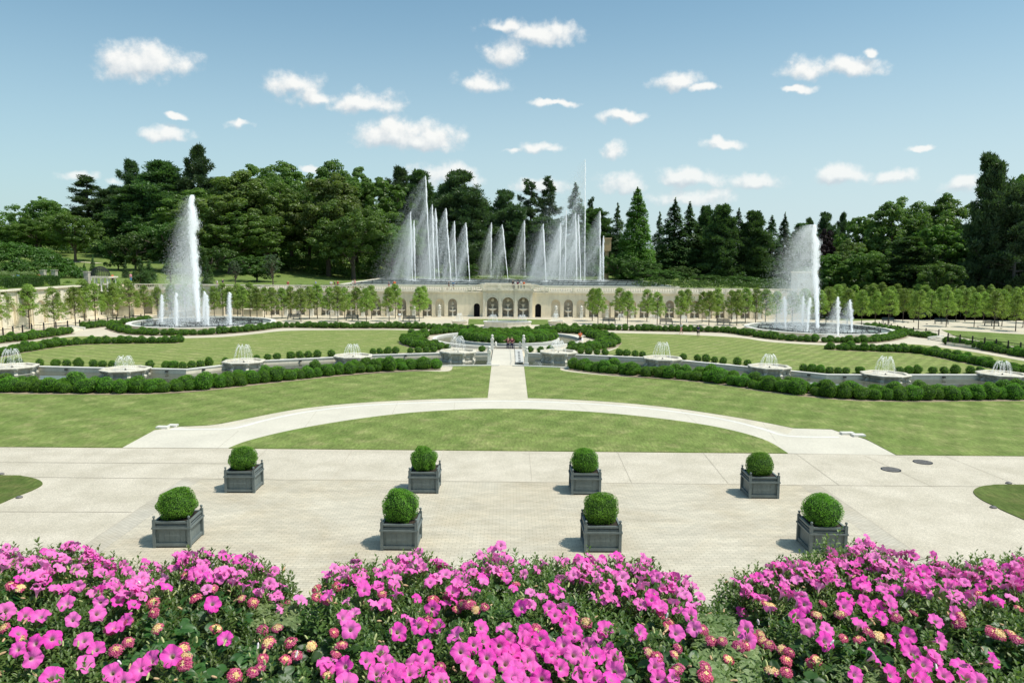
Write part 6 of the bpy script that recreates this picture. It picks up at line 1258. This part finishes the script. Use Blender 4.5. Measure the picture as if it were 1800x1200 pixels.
MB().box(-9, 9, 2.05, 2.2, 8.5, 8.72).box(-9, 9, 4.2, 4.35, 8.5, 8.72).box(-9, 9, 2.201, 4.199, 8.5, 8.6).build('trough', M['stone'], t); gm = grid(list(np.arange(-4.9, 4.91, .09)), list(np.arange(2.21, 4.2, .08)), lambda a_, b_: max(8.62, float(surfz(np.float64(a_), np.float64(b_))) - .15 - .12 * max(0, b_ - 3.7))); gm.build('soil', surf('leaf_shade_fill', (.022, .040, .012), sc=40, amt=.5, bump=.6), t, smooth=True, fixn=False)  # dark mound added under the leaves, their inner shade put into its colour
t = thing('terrace_wall', 'stone terrace wall carrying the flower trough', 'wall', (0, 3, 0)); MB().box(-30, 30, -8, 4.3, 0, 8.2).build('wall', M['stone'], t); MB().box(-30, 30, -8, 4.5, 8.201, 8.499).build('coping', M['stone'], t)

PETS = [(22,987),(54,991),(135,1000),(164,982),(191,987),(257,987),(80,1017),(97,1031),(117,1036),(66,1036),(138,1029),(117,1059),(165,1040),(200,1029),(192,1010),(217,1044),(245,1042),(207,1056),(172,1077),(10,1072),(45,1080),(71,1082),(34,1111),(30,1140),(60,1130),(92,1121),(57,1157),(147,1124),(170,1140),(150,1166),(197,1182),(92,1189),(265,1160),(247,1175),(302,1152),(355,1016),(380,1007),(337,982),(412,1019),(217,1197),(200,1102),
 (607,1002),(640,1012),(666,1029),(697,1016),(625,984),(735,971),(734,1052),(760,1070),(719,1084),(737,1099),(622,1075),(605,1085),(616,1105),(530,1052),(605,1171),(575,1160),(645,1160),(662,1182),(681,1164),(670,1147),(697,1182),(720,1182),(750,1160),(747,1135),(800,1115),(810,1144),(834,1132),(850,1125),(847,1102),(885,1102),(879,1135),(895,1125),(856,1154),(824,1172),(856,1185),(890,1165),(840,1187),(767,1187),(610,1197),(865,967),(860,980),(880,957),(700,1110),(675,1060),(730,1165),(735,1175),(776,1195),(690,1193),(905,1150),
 (1014,1005),(947,994),(1017,980),(925,1061),(989,1062),(1005,1080),(995,1095),(1012,1112),(977,1080),(971,1150),(989,1131),(1035,1135),(1050,1152),(1067,1140),(1082,1157),(987,1174),(932,1161),(929,1135),(951,1122),(952,1192),(1032,1170),(1022,1187),(1080,1180),(1075,1192),(907,1175),(904,1190),(922,1122),(1055,1117),(1127,1110),(1190,1072),(1162,1067),(1127,1060),(1086,1055),(1062,1052),(1067,1032),(1050,1019),(1094,1012),(1110,1035),(1165,1036),(1147,1046),(1205,1025),(1232,1046),(1207,1014),(1147,1012),(1130,997),(1132,981),(1055,999),(1060,982),(1157,1191),(1185,1190),(1065,1105),(915,1195),(960,1140),(940,1175),(1010,1150),(1045,1190),(900,1145),
 (1527,946),(1531,955),(1460,967),(1509,966),(1532,976),(1511,986),(1475,985),(1590,969),(1640,976),(1664,1009),(1602,1014),(1572,1007),(1612,1004),(1400,992),(1435,997),(1460,1002),(1397,1007),(1362,991),(1356,1015),(1390,1045),(1410,1047),(1510,1025),(1521,1032),(1436,1026),(1492,1052),(1485,1065),(1520,1057),(1529,1071),(1546,1065),(1569,1071),(1554,1086),(1512,1095),(1455,1104),(1421,1101),(1452,1126),(1565,1124),(1596,1116),(1594,1134),(1602,1146),(1637,1150),(1647,1155),(1625,1167),(1611,1185),(1660,1186),(1691,1167),(1747,1160),(1540,1152),(1504,1186),(1567,1185),(1625,1197),(1722,1197),(1702,1192),(1705,1052),(1680,1040),(1752,1057),(1725,1020),(1780,995),(1792,1035)]
rf = random.Random(5)
PETS = [(x, y, 1) for x, y in PETS]
def topy(px): return float(np.interp(px, tx_, ty_))
for a, b, n in ((0, 250, 92), (250, 500, 66), (565, 760, 56), (760, 1000, 66), (1000, 1225, 64), (1290, 1520, 84), (1520, 1815, 140)):
    for _ in range(n):
        x = rf.uniform(a, b); PETS.append((x, topy(x) + 2 + abs(rf.gauss(0, 1)) * 34, 0))
for a, b, n in ((-560, -8, 46), (1825, 2400, 46)):
    for _ in range(n): x = rf.uniform(a, b); PETS.append((x, topy(x) + 2 + rf.random() * 150, 0))
for _ in range(16): x = rf.uniform(0, 1800); PETS.append((x, topy(x) + rf.uniform(60, 190), 1))
LANS = [(20,1030,0),(35,1034,1),(344,1052,0),(270,1060,0),(271,1077,0),(277,1105,1),(226,1129,0),(204,1144,0),(325,1157,1),(322,1140,1),(325,1168,0),(195,1107,0),(425,1052,1),(445,1060,0),(375,1035,0),(379,1105,1),(445,1182,0),(412,1188,0),(327,1012,0),(227,1092,0),(8,1104,1),(38,1124,1),
 (492,1067,0),(507,1060,0),(592,1031,0),(557,1035,0),(557,1050,0),(575,1054,0),(672,1045,0),(462,1107,0),(487,1104,1),(511,1130,0),(522,1152,0),(502,1160,0),(472,1130,1),(547,1136,1),(587,1112,0),(600,1135,0),(457,1175,0),(462,1158,0),(590,1150,0),(575,1187,1),(761,1055,0),(785,1047,0),(812,1064,0),(837,1072,1),(852,1067,0),(825,1063,0),(752,1095,0),(880,1011,0),(802,1072,1),(830,1007,0),(775,1172,0),
 (907,1027,0),(1160,1080,0),(1177,1095,0),(1172,1100,1),(1235,1107,0),(1250,1127,0),(1140,1147,1),(1155,1155,0),(1185,1151,1),(1191,1178,0),(1239,1175,0),(1239,1188,0),(1280,1160,1),(1270,1127,0),(1310,1135,0),(1297,1137,0),(1322,1120,0),(1336,1115,1),(1342,1129,1),(1345,1062,1),(1030,1095,1),(1191,1139,0),(942,1107,0),
 (1355,1066,1),(1435,1081,1),(1477,1080,1),(1446,1061,0),(1575,1086,0),(1605,1079,0),(1720,1045,0),(1790,1070,0),(1687,1082,1),(1685,1097,0),(1525,1111,0),(1545,1120,1),(1510,1125,0),(1435,1160,1),(1425,1165,0),(1382,1182,0),(1355,1180,1),(1375,1142,1),(1387,1147,0),(1382,1162,0),(1755,1115,1),(1777,1116,1),(1787,1125,0),(1740,1110,0),(1585,995,1),(1352,1135,0),(1482,1122,0)]
# petals: colour by distance from the throat, paler beneath
def petalmat(nm='petunia_petal', pl0=0.0):
    m, nt, b = newmat(nm); L = nt.links; nt.nodes.remove(b); out = nt.nodes['Material Output']
    tc = N(nt, 'ShaderNodeTexCoord'); geo = N(nt, 'ShaderNodeNewGeometry'); oi = N(nt, 'ShaderNodeObjectInfo'); s = N(nt, 'ShaderNodeSeparateXYZ'); L.new(tc.outputs['Object'], s.inputs[0])
    cb = N(nt, 'ShaderNodeCombineXYZ'); L.new(s.outputs[0], cb.inputs[0]); L.new(s.outputs[1], cb.inputs[1]); ln_ = N(nt, 'ShaderNodeVectorMath', operation='LENGTH'); L.new(cb.outputs[0], ln_.inputs[0])
    k = N(nt, 'ShaderNodeMath', operation='DIVIDE'); L.new(ln_.outputs['Value'], k.inputs[0]); k.inputs[1].default_value = .036
    cr = N(nt, 'ShaderNodeValToRGB'); L.new(k.outputs[0], cr.inputs[0]); e = cr.color_ramp.elements
    e[0].position = 0; e[0].color = (.30, .32, .06, 1); e[1].position = .16; e[1].color = (.62, .58, .30, 1)
    for p, c in ((.23, (.80, .45, .60)), (.34, (.97, .17, .62)), (.7, (.97, .085, .57)), (1.0, (.96, .08, .55))): q = e.new(p); q.color = c4(c)
    at = N(nt, 'ShaderNodeMath', operation='ARCTAN2'); L.new(s.outputs[1], at.inputs[0]); L.new(s.outputs[0], at.inputs[1]); a5 = N(nt, 'ShaderNodeMath', operation='MULTIPLY'); L.new(at.outputs[0], a5.inputs[0]); a5.inputs[1].default_value = 25
    sn = N(nt, 'ShaderNodeMath', operation='SINE'); L.new(a5.outputs[0], sn.inputs[0]); vr = N(nt, 'ShaderNodeMapRange'); vr.inputs[1].default_value = -1; vr.inputs[3].default_value = .86; vr.inputs[4].default_value = 1.03; L.new(sn.outputs[0], vr.inputs[0])
    v = N(nt, 'ShaderNodeVectorMath', operation='SCALE'); L.new(cr.outputs[0], v.inputs[0]); L.new(vr.outputs[0], v.inputs['Scale'])
    mr = N(nt, 'ShaderNodeMath', operation='MULTIPLY_ADD'); L.new(oi.outputs['Random'], mr.inputs[0]); mr.inputs[1].default_value = .34; mr.inputs[2].default_value = pl0
    pale = N(nt, 'ShaderNodeMix', data_type='RGBA'); L.new(mr.outputs[0], pale.inputs[0]); L.new(v.outputs[0], pale.inputs[6]); pale.inputs[7].default_value = (.95, .40, .70, 1)
    bk = N(nt, 'ShaderNodeMix', data_type='RGBA'); L.new(geo.outputs['Backfacing'], bk.inputs[0]); L.new(pale.outputs[2], bk.inputs[6]); bk.inputs[7].default_value = (.88, .42, .62, 1)
    d = N(nt, 'ShaderNodeBsdfDiffuse'); L.new(bk.outputs[2], d.inputs[0]); t_ = N(nt, 'ShaderNodeBsdfTranslucent'); L.new(pale.outputs[2], t_.inputs[0]); ms = N(nt, 'ShaderNodeMixShader'); ms.inputs[0].default_value = .30; L.new(d.outputs[0], ms.inputs[1]); L.new(t_.outputs[0], ms.inputs[2]); L.new(ms.outputs[0], out.inputs[0]); return m
MP = petalmat(); MP2 = petalmat('backlit_petunia_petal', .30)  # second one is paler: backlight on the rear flowers put into the colour
M['calyx'] = surf('calyx', (.22, .30, .08), bump=0, obj=True); M['stem'] = surf('green_stem', (.14, .21, .06), bump=0, obj=True)
M['white_petal'] = surf('faded_petal', (.80, .70, .70), bump=0, obj=True); M['wilt'] = surf('wilted_flower', (.55, .36, .20), bump=0, obj=True, sc=30, amt=.3); M['bud'] = surf('pale_bud', (.45, .48, .20), bump=0, obj=True)
def florets(kind_):
    m = leaf('lantana_floret_' + kind_, *{'pink': ((.44, .02, .13), (.78, .14, .33)), 'yellow': ((.82, .50, .20), (.88, .74, .42)), 'centre': ((.85, .65, .25), (.85, .45, .3))}[kind_], .2, 90, .8, .03, trc=(1.1, 1, 1)); return m
FM = {k: florets(k) for k in ('pink', 'yellow', 'centre')}
def petunia_mesh(seed, closed=0.0, mp=None):
    r = random.Random(seed); n = 40; rings = [(.0025, -.048), (.0035, -.034), (.0055, -.020), (.0085, -.010), (.0135, -.0035), (.021, .0), (.029, .0012), (.0365, .0005)]; vs = []; fs = []; ph = [r.random() * 6.28 for _ in range(4)]
    lob = [1 + r.uniform(-.10, .08) for _ in range(5)]; droop = r.uniform(-.004, .010); bend = r.uniform(-.10, .10)
    for j, (rr, z) in enumerate(rings):
        f = max(0, (rr - .009) / .0275)
        for k in range(n):
            a = 2 * math.pi * k / n; c5 = math.cos(5 * a); l_ = lob[int((a + math.pi / 5) / (2 * math.pi / 5)) % 5]; R_ = rr * (1 + f * (.085 * c5 - .05 * max(0, -c5) ** 6 + (l_ - 1))); zz = z + f * f * (.0028 * math.sin(10 * a + ph[0]) + .0022 * math.sin(13 * a + ph[1]) - droop - .0045 * c5) + f * .35 * closed * rr
            zz += bend * R_ * math.cos(a) * f; vs.append((R_ * math.cos(a) * (1 - .3 * closed * f), R_ * math.sin(a) * (1 - .3 * closed * f), zz))
    for j in range(len(rings) - 1):
        for k in range(n): fs.append(((j + 1) * n + k, (j + 1) * n + (k + 1) % n, j * n + (k + 1) % n, j * n + k))
    m = MB(); m.cur = 0; m.add(vs, fs); m.cur = 1; m.lathe([(.002, -.062), (.0048, -.052), (.0050, -.044), (.0035, -.036)], n=7)
    for k in range(5): a = 2 * math.pi * k / 5; m.tube([(.004 * math.cos(a), .004 * math.sin(a), -.050), (.011 * math.cos(a), .011 * math.sin(a), -.036), (.014 * math.cos(a), .014 * math.sin(a), -.026)], [.0015, .0022, .0004], 4)
    m.tube([(0, 0, -.06), (.004, .002, -.09), (.010, .004, -.13)], [.0014, .0016, .0018], 5); return m.build('petunia_flower', [mp or MP, M['calyx']], smooth=True, fixn=False)
PM = [petunia_mesh(s, c) for s, c in ((1, 0), (2, 0), (3, .3), (4, 0), (5, .5), (6, .1), (7, .9), (8, .2))]
PMP = [petunia_mesh(s, c, MP2) for s, c in ((11, 0), (12, .2), (13, .4), (14, .1), (15, .6), (16, 0))]
def lantana_mesh(seed, y):
    r = random.Random(seed); m = MB(); n = 34; rr = .024
    for k in range(n):
        f = (k + .5) / n; th = math.acos(1 - .72 * f) * r.uniform(.92, 1.08); a = k * 2.39996; c = Vector((math.sin(th) * math.cos(a) * rr * 1.12, math.sin(th) * math.sin(a) * rr * 1.12, math.cos(th) * rr * .62)) * r.uniform(.88, 1.14); nn_ = Vector((math.sin(th) * math.cos(a), math.sin(th) * math.sin(a), math.cos(th) + .25)).normalized()
        u = nn_.orthogonal().normalized(); w_ = nn_.cross(u); s = .0066 * r.uniform(.8, 1.2); off = r.random() * 6; m.cur = (1 if f < y + r.uniform(-.12, .12) else 0)
        pts = [c + nn_ * .0006] + [c + (u * math.cos(2 * math.pi * q / 16 + off) + w_ * math.sin(2 * math.pi * q / 16 + off)) * s * (1 + .22 * math.cos(4 * 2 * math.pi * q / 16)) + nn_ * (.0012 * math.cos(8 * math.pi * q / 16)) for q in range(16)]
        m.add(pts, [(0, 1 + q, 1 + (q + 1) % 16) for q in range(16)]); m.cur = 2; p2 = [c + nn_ * .0018 + (u * math.cos(2 * math.pi * q / 5) + w_ * math.sin(2 * math.pi * q / 5)) * .0014 for q in range(5)]; m.add(p2, [tuple(range(5))])
        m.cur = 0 if m.cur == 0 else 0
        if k % 2 == 0: m.tube([(0, 0, -.006), tuple(c - nn_ * .001)], [.001, .0016], 4)
    m.cur = 3; m.tube([(0, 0, 0), (.003, 0, -.04), (.010, .004, -.10)], [.0018, .002, .0024], 5); return m.build('lantana_cluster', [FM['pink'], FM['yellow'], FM['centre'], M['stem']], fixn=False)
LMp = [lantana_mesh(s, 0.02) for s in (1, 2)] + [lantana_mesh(3, .12)]; LMy = [lantana_mesh(s, y) for s, y in ((5, .5), (6, .8), (7, .35))]
def orient(o, d, spin, s):
    q = Vector(d).to_track_quat('Z', 'Y'); o.rotation_mode = 'QUATERNION'; o.rotation_quaternion = q @ Matrix.Rotation(spin, 4, 'Z').to_quaternion(); o.scale = (s, s, s)
PG = [(-9e9, 125, 'petunia clump with crowded bright pink trumpets at the far left edge of the flower bed'), (125, 250, 'petunia clump with crowded pink trumpets, second from the left edge of the bed'), (250, 380, 'petunia clump with pale pink trumpets below the leftmost planter box'), (380, 512, 'petunia clump with sparse pale trumpets leaning towards the left gap'), (512, 650, 'petunia clump with scattered magenta trumpets just right of the left gap'), (650, 800, 'petunia clump with magenta trumpets below the second planter box'), (800, 940, 'petunia clump with a dense patch of large pink trumpets in the middle of the bed'), (940, 1100, 'petunia clump with large pink trumpets below the third planter box'), (1100, 1262, 'petunia clump leaning over the paving just left of the right gap'), (1262, 1400, 'petunia clump with small pink trumpets just right of the right gap'), (1400, 1560, 'petunia clump rising highest, below the rightmost planter box'), (1560, 1690, 'petunia clump with magenta trumpets, second from the right edge of the bed'), (1690, 9e9, 'petunia clump crowded with pale pink trumpets at the far right edge of the bed')]
LG = [(-9e9, 250, 'lantana with a few crimson flower heads among the far left petunias'), (250, 450, 'lantana with big dark leaves and yellow and pink heads in the left mound'), (450, 680, 'lantana with crimson heads and dark leaves beside the left gap'), (680, 960, 'lantana with small pink and yellow heads behind the central petunias'), (960, 1262, 'lantana with yellow and crimson heads at the right of the middle mound'), (1262, 1500, 'lantana with mixed heads right of the right gap'), (1500, 9e9, 'lantana with broad pink and peach heads in the far right mound')]
petP = hit([p[0] for p in PETS], [p[1] for p in PETS], .035); lanP = hit([l[0] for l in LANS], [l[1] for l in LANS], .02)
pth = []; lth = []
for a, b, lab in PG:
    c = (max(a, 0) + min(b, 1800)) / 2; p = hit([c], [1120])[0]; pth.append(thing('petunia_clump', lab, 'petunias', (p[0], 3.3, 8.9), group='petunias of the flower bed'))
for a, b, lab in LG:
    c = (max(a, 0) + min(b, 1800)) / 2; p = hit([c], [1130])[0]; lth.append(thing('lantana_plant', lab, 'lantana', (p[0], 3.1, 8.9), group='lantanas of the flower bed'))
cnt = {}
for (px, py, fr_), p in zip(PETS, petP):
    g = next(i for i, (a, b, l) in enumerate(PG) if a <= px < b)
    if cnt.get(g, 0) >= 100: continue
    cnt[g] = cnt.get(g, 0) + 1; u = (p[1] - 2.6) / 1.25; low = py - topy(px) > 85
    d = Vector((rf.gauss(.28, .38), rf.gauss(-.75 if low else (-.35 if fr_ else -.02), .30 if low else .42), rf.uniform(.55, 1.0))); src = PM[rf.choice([0, 1, 3, 5, 0, 1, 3, 7]) if low else rf.randrange(8)]
    if not low and rf.random() < (.75 if py - topy(px) < 40 else .4): src = rf.choice(PMP)
    o = src.copy(); col.objects.link(o); o.parent = pth[g]; lift = 0 if fr_ else rf.uniform(-.01, .03); o.location = Vector(p) + Vector((0, 0, lift)) - pth[g].location; orient(o, d, rf.random() * 6.28, rf.uniform(.82, 1.06) * (.88 if not low else 1.0))
    if rf.random() < .02: o['label'] = 'half closed flower'
for (px, py, yk), p in zip(LANS, lanP):
    g = next(i for i, (a, b, l) in enumerate(LG) if a <= px < b); o = rf.choice(LMy if yk else LMp).copy(); col.objects.link(o); o.parent = lth[g]; o.location = Vector(p) - lth[g].location
    orient(o, (rf.gauss(.1, .3), rf.gauss(-.45, .25), 1), rf.random() * 6.28, rf.uniform(.68, 1.02))
for o in PM + PMP + LMp + LMy: bpy.data.objects.remove(o)
# foliage
r = np.random.default_rng(21)
petXY = petP[:, :2]; lanXY = lanP[:, :2]
def clas(x, y):
    P_ = np.stack([x, y], 1); dp = np.min(np.linalg.norm(P_[:, None] - petXY[None], axis=2), 1); dl = np.min(np.linalg.norm(P_[:, None] - lanXY[None], axis=2), 1); return dl < dp * .9 + .01
def gidx(x, y, groups):
    px = 893 + x / y * F; out = np.zeros(len(x), int)
    for i, (a, b, l) in enumerate(groups): out[(px >= a) & (px < b)] = i
    return out
def frame(D, Nn): Yv = unit(D); X = unit(np.cross(Yv, Nn)); return X, Yv, np.cross(X, Yv)
# petunia sprigs: upright leafy stems
ns = 12800; x = r.uniform(-4.5, 4.5, ns); y = r.uniform(2.3, 4.08, ns); isl_ = clas(x, y); keep = ~isl_ | (r.random(ns) < .30); px_all = 893 + x / y * F; gapm = ((np.abs(px_all - 530) < 22) | (np.abs(px_all - 1260) < 20)) & (y > 3.3); keep &= ~gapm; x, y = x[keep], y[keep]; ns = len(x)
zs = surfz(x, y) + r.normal(0, .022, ns) + np.where(y > 3.5, r.exponential(.018, ns), 0) - .005; nl = 15; lean = r.normal(0, .25, (ns, 2)) + np.array([.05, -.1])
k = np.arange(nl); f = k / (nl - 1); stem_dir = unit(np.concatenate([lean, np.ones((ns, 1))], 1)); L_ = r.uniform(.09, .17, ns)
Pn = np.stack([x, y, zs], 1)[:, None] - stem_dir[:, None] * (L_[:, None, None] * (1 - f)[None, :, None]); a = k[None] * 2.4 + r.random((ns, 1)) * 6.28
out_ = np.stack([np.cos(a), np.sin(a), np.zeros_like(a)], 2); upf = .25 + 1.3 * f[None, :, None] ** 2 + r.normal(0, .2, (ns, nl, 1)); Dd = unit(out_ + np.array([0, 0, 1.0]) * upf); Nn = unit(np.array([0, 0, 1.0]) * 1.0 - out_ * upf * .8 + r.normal(0, .2, (ns, nl, 3)))
ll = (.030 * (1 - .35 * f[None] ** 2) * r.uniform(.75, 1.25, (ns, nl))); O = (Pn + Dd * .004).reshape(-1, 3); X, Yv, Z = frame(Dd.reshape(-1, 3), Nn.reshape(-1, 3))
tv = [(0, 0, 0), (-.26, .4, .07), (0, .45, -.02), (.26, .4, .07), (-.17, .78, .03), (0, .8, -.06), (.17, .78, .03), (0, 1.05, -.16)]; tf = [(0, 2, 1), (0, 3, 2), (1, 2, 5, 4), (2, 3, 6, 5), (4, 5, 7), (5, 6, 7)]
gi_ = np.repeat(gidx(x, y, PG), nl); S_ = ll.ravel()
for g in range(len(PG)):
    m_ = gi_ == g
    if m_.sum(): inst_mesh('foliage', tv, tf, O[m_], X[m_], Yv[m_], Z[m_], S_[m_], M['pet_leaf'], pth[g])
# stems of the sprigs
sg_ = gidx(x, y, PG)
for g in range(len(PG)):
    m_ = sg_ == g
    if not m_.sum(): continue
    O2 = (np.stack([x, y, zs], 1) - stem_dir * L_[:, None])[m_]; D2 = stem_dir[m_]; X2, Y2, Z2 = frame(D2, rdir(m_.sum())); inst_mesh('stems', [(-.009, 0, 0), (.009, 0, 0), (.005, 1, 0), (-.005, 1, 0), (0, 0, .009), (0, 1, .005)], [(0, 1, 2, 3), (0, 4, 5, 3)], O2, X2, Y2, Z2, L_[m_], M['stem'], pth[g])['kind'] = 'stuff'
# lantana leaves: broad, ribbed, toothed
nL = 13200; x = r.uniform(-4.5, 4.5, nL); y = r.uniform(2.3, 4.0, nL); m_ = clas(x, y) | (r.random(nL) < .16); px_all = 893 + x / y * F; m_ &= ~(((np.abs(px_all - 530) < 16) | (np.abs(px_all - 1260) < 14)) & (y > 3.5)); x, y = x[m_], y[m_]; nL = len(x)
z = surfz(x, y) - r.exponential(.035, nL) - .012; a = r.random(nL) * 6.28; Dd = unit(np.stack([np.cos(a), np.sin(a) - .2, r.normal(-.15, .35, nL)], 1)); Nn = unit(np.stack([r.normal(.05, .38, nL), r.normal(-.2, .38, nL), np.ones(nL)], 1)); X, Yv, Z = frame(Dd, Nn)
wv_ = []; prof = [(0, 0), (.26, .12), (.37, .3), (.36, .48), (.28, .66), (.16, .84), (0, 1.0)]
tv = [(0, 0, 0)]; tf = []
for i, (w_, l_) in enumerate(prof[1:-1]):
    zz = -.10 * l_ * l_; up_ = .05; tv += [(-w_ - .02 * (i % 2), l_ + .02, zz + .03), (-w_ * .5, l_ - .03, zz + up_), (0, l_ - .07, zz - .03), (w_ * .5, l_ - .03, zz + up_), (w_ + .02 * (i % 2), l_ + .02, zz + .03)]
tv.append((0, 1.02, -.18)); nrow = 5
tf += [(0, 2, 1), (0, 3, 2), (0, 4, 3), (0, 5, 4)]
for i in range(nrow - 1):
    b0_, b1_ = 1 + i * 5, 1 + (i + 1) * 5
    for q in range(4): tf.append((b0_ + q, b0_ + q + 1, b1_ + q + 1, b1_ + q))
b0_ = 1 + (nrow - 1) * 5
for q in range(4): tf.append((b0_ + q, b0_ + q + 1, len(tv) - 1))
tv = [(p_[0], p_[1], p_[2] + (.018 if j % 2 else -.012)) for j, p_ in enumerate(tv)]
S_ = r.uniform(.035, .068, nL); gl = gidx(x, y, LG)
for g in range(len(LG)):
    m_ = gl == g
    if m_.sum(): inst_mesh('foliage', tv, tf, np.stack([x, y, z], 1)[m_], X[m_], Yv[m_], Z[m_], S_[m_], M['lan_leaf'], lth[g])
# buds, wilted blooms and folded pale flowers
def bits(name, n, tv, tf, mat_, dz, sc, par, groups, upw=.8, gauss=.4):
    x = r.uniform(-2.9, 2.9, n); y = r.uniform(2.45, 3.95, n); px_ = 893 + x / y * F; ok = ~(((np.abs(px_ - 530) < 26) | (np.abs(px_ - 1260) < 22)) & (y > 3.3)); x, y = x[ok], y[ok]; n = len(x); z = surfz(x, y) + dz + r.normal(0, .012, n); D = unit(np.stack([r.normal(0, gauss, n), r.normal(-.1, gauss, n), np.full(n, upw)], 1)); X, Yv, Z = frame(D, rdir(n)); gg = gidx(x, y, groups); s = r.uniform(*sc, n)
    for g in range(len(groups)):
        m_ = gg == g
        if m_.sum(): o = inst_mesh(name, tv, tf, np.stack([x, y, z], 1)[m_], X[m_], Yv[m_], Z[m_], s[m_], mat_, par[g]); o['kind'] = 'stuff'
spv = [(0, 0, 0)] + [(rr * math.cos(a), yy, rr * math.sin(a)) for yy, rr in ((.15, .10), (.5, .17), (.8, .13)) for a in np.arange(5) * 2 * math.pi / 5] + [(0, 1, 0)]
spf = [(0, 1 + k, 1 + (k + 1) % 5) for k in range(5)] + [(1 + 5 * j + k, 1 + 5 * j + (k + 1) % 5, 6 + 5 * j + (k + 1) % 5, 6 + 5 * j + k) for j in range(2) for k in range(5)] + [(11 + k, 11 + (k + 1) % 5, 16) for k in range(5)]
bits('buds', 420, spv, spf, M['bud'], .015, (.016, .032), pth, PG); bits('wilted_blooms', 300, spv, spf, M['wilt'], .005, (.018, .034), pth, PG, .3, .8); bits('folded_blooms', 22, spv, spf, M['white_petal'], .025, (.026, .040), pth, PG); bits('green_fruits', 240, spv, spf, M['bud'], .004, (.012, .02), lth, LG)
# pale trailing foliage low in the gaps
for px0, px1, py0, py1, lab in ((445, 520, 1062, 1100, 'pale green trailing foliage low in the left gap of the bed'), (1225, 1330, 1082, 1200, 'pale green trailing foliage low in the right gap of the bed'), (1480, 1560, 1175, 1200, 'pale green trailing foliage at the bottom edge right of the right gap')):
    n = int((px1 - px0) * (py1 - py0) * .16) + 160; q = hit(r.uniform(px0, px1, n), r.uniform(py0, py1, n), .0); t = thing('trailing_plant', lab, 'foliage plant', (float(q[:, 0].mean()), float(q[:, 1].mean()), 8.95)); a = r.random(n) * 6.28
    D = unit(np.stack([np.cos(a), np.sin(a), r.normal(-.1, .3, n)], 1)); X, Yv, Z = frame(D, unit(np.stack([r.normal(0, .35, n), r.normal(-.3, .35, n), np.ones(n)], 1))); inst_mesh('foliage', tv, tf, q, X, Yv, Z, r.uniform(.022, .04, n), M['var_leaf'], t)
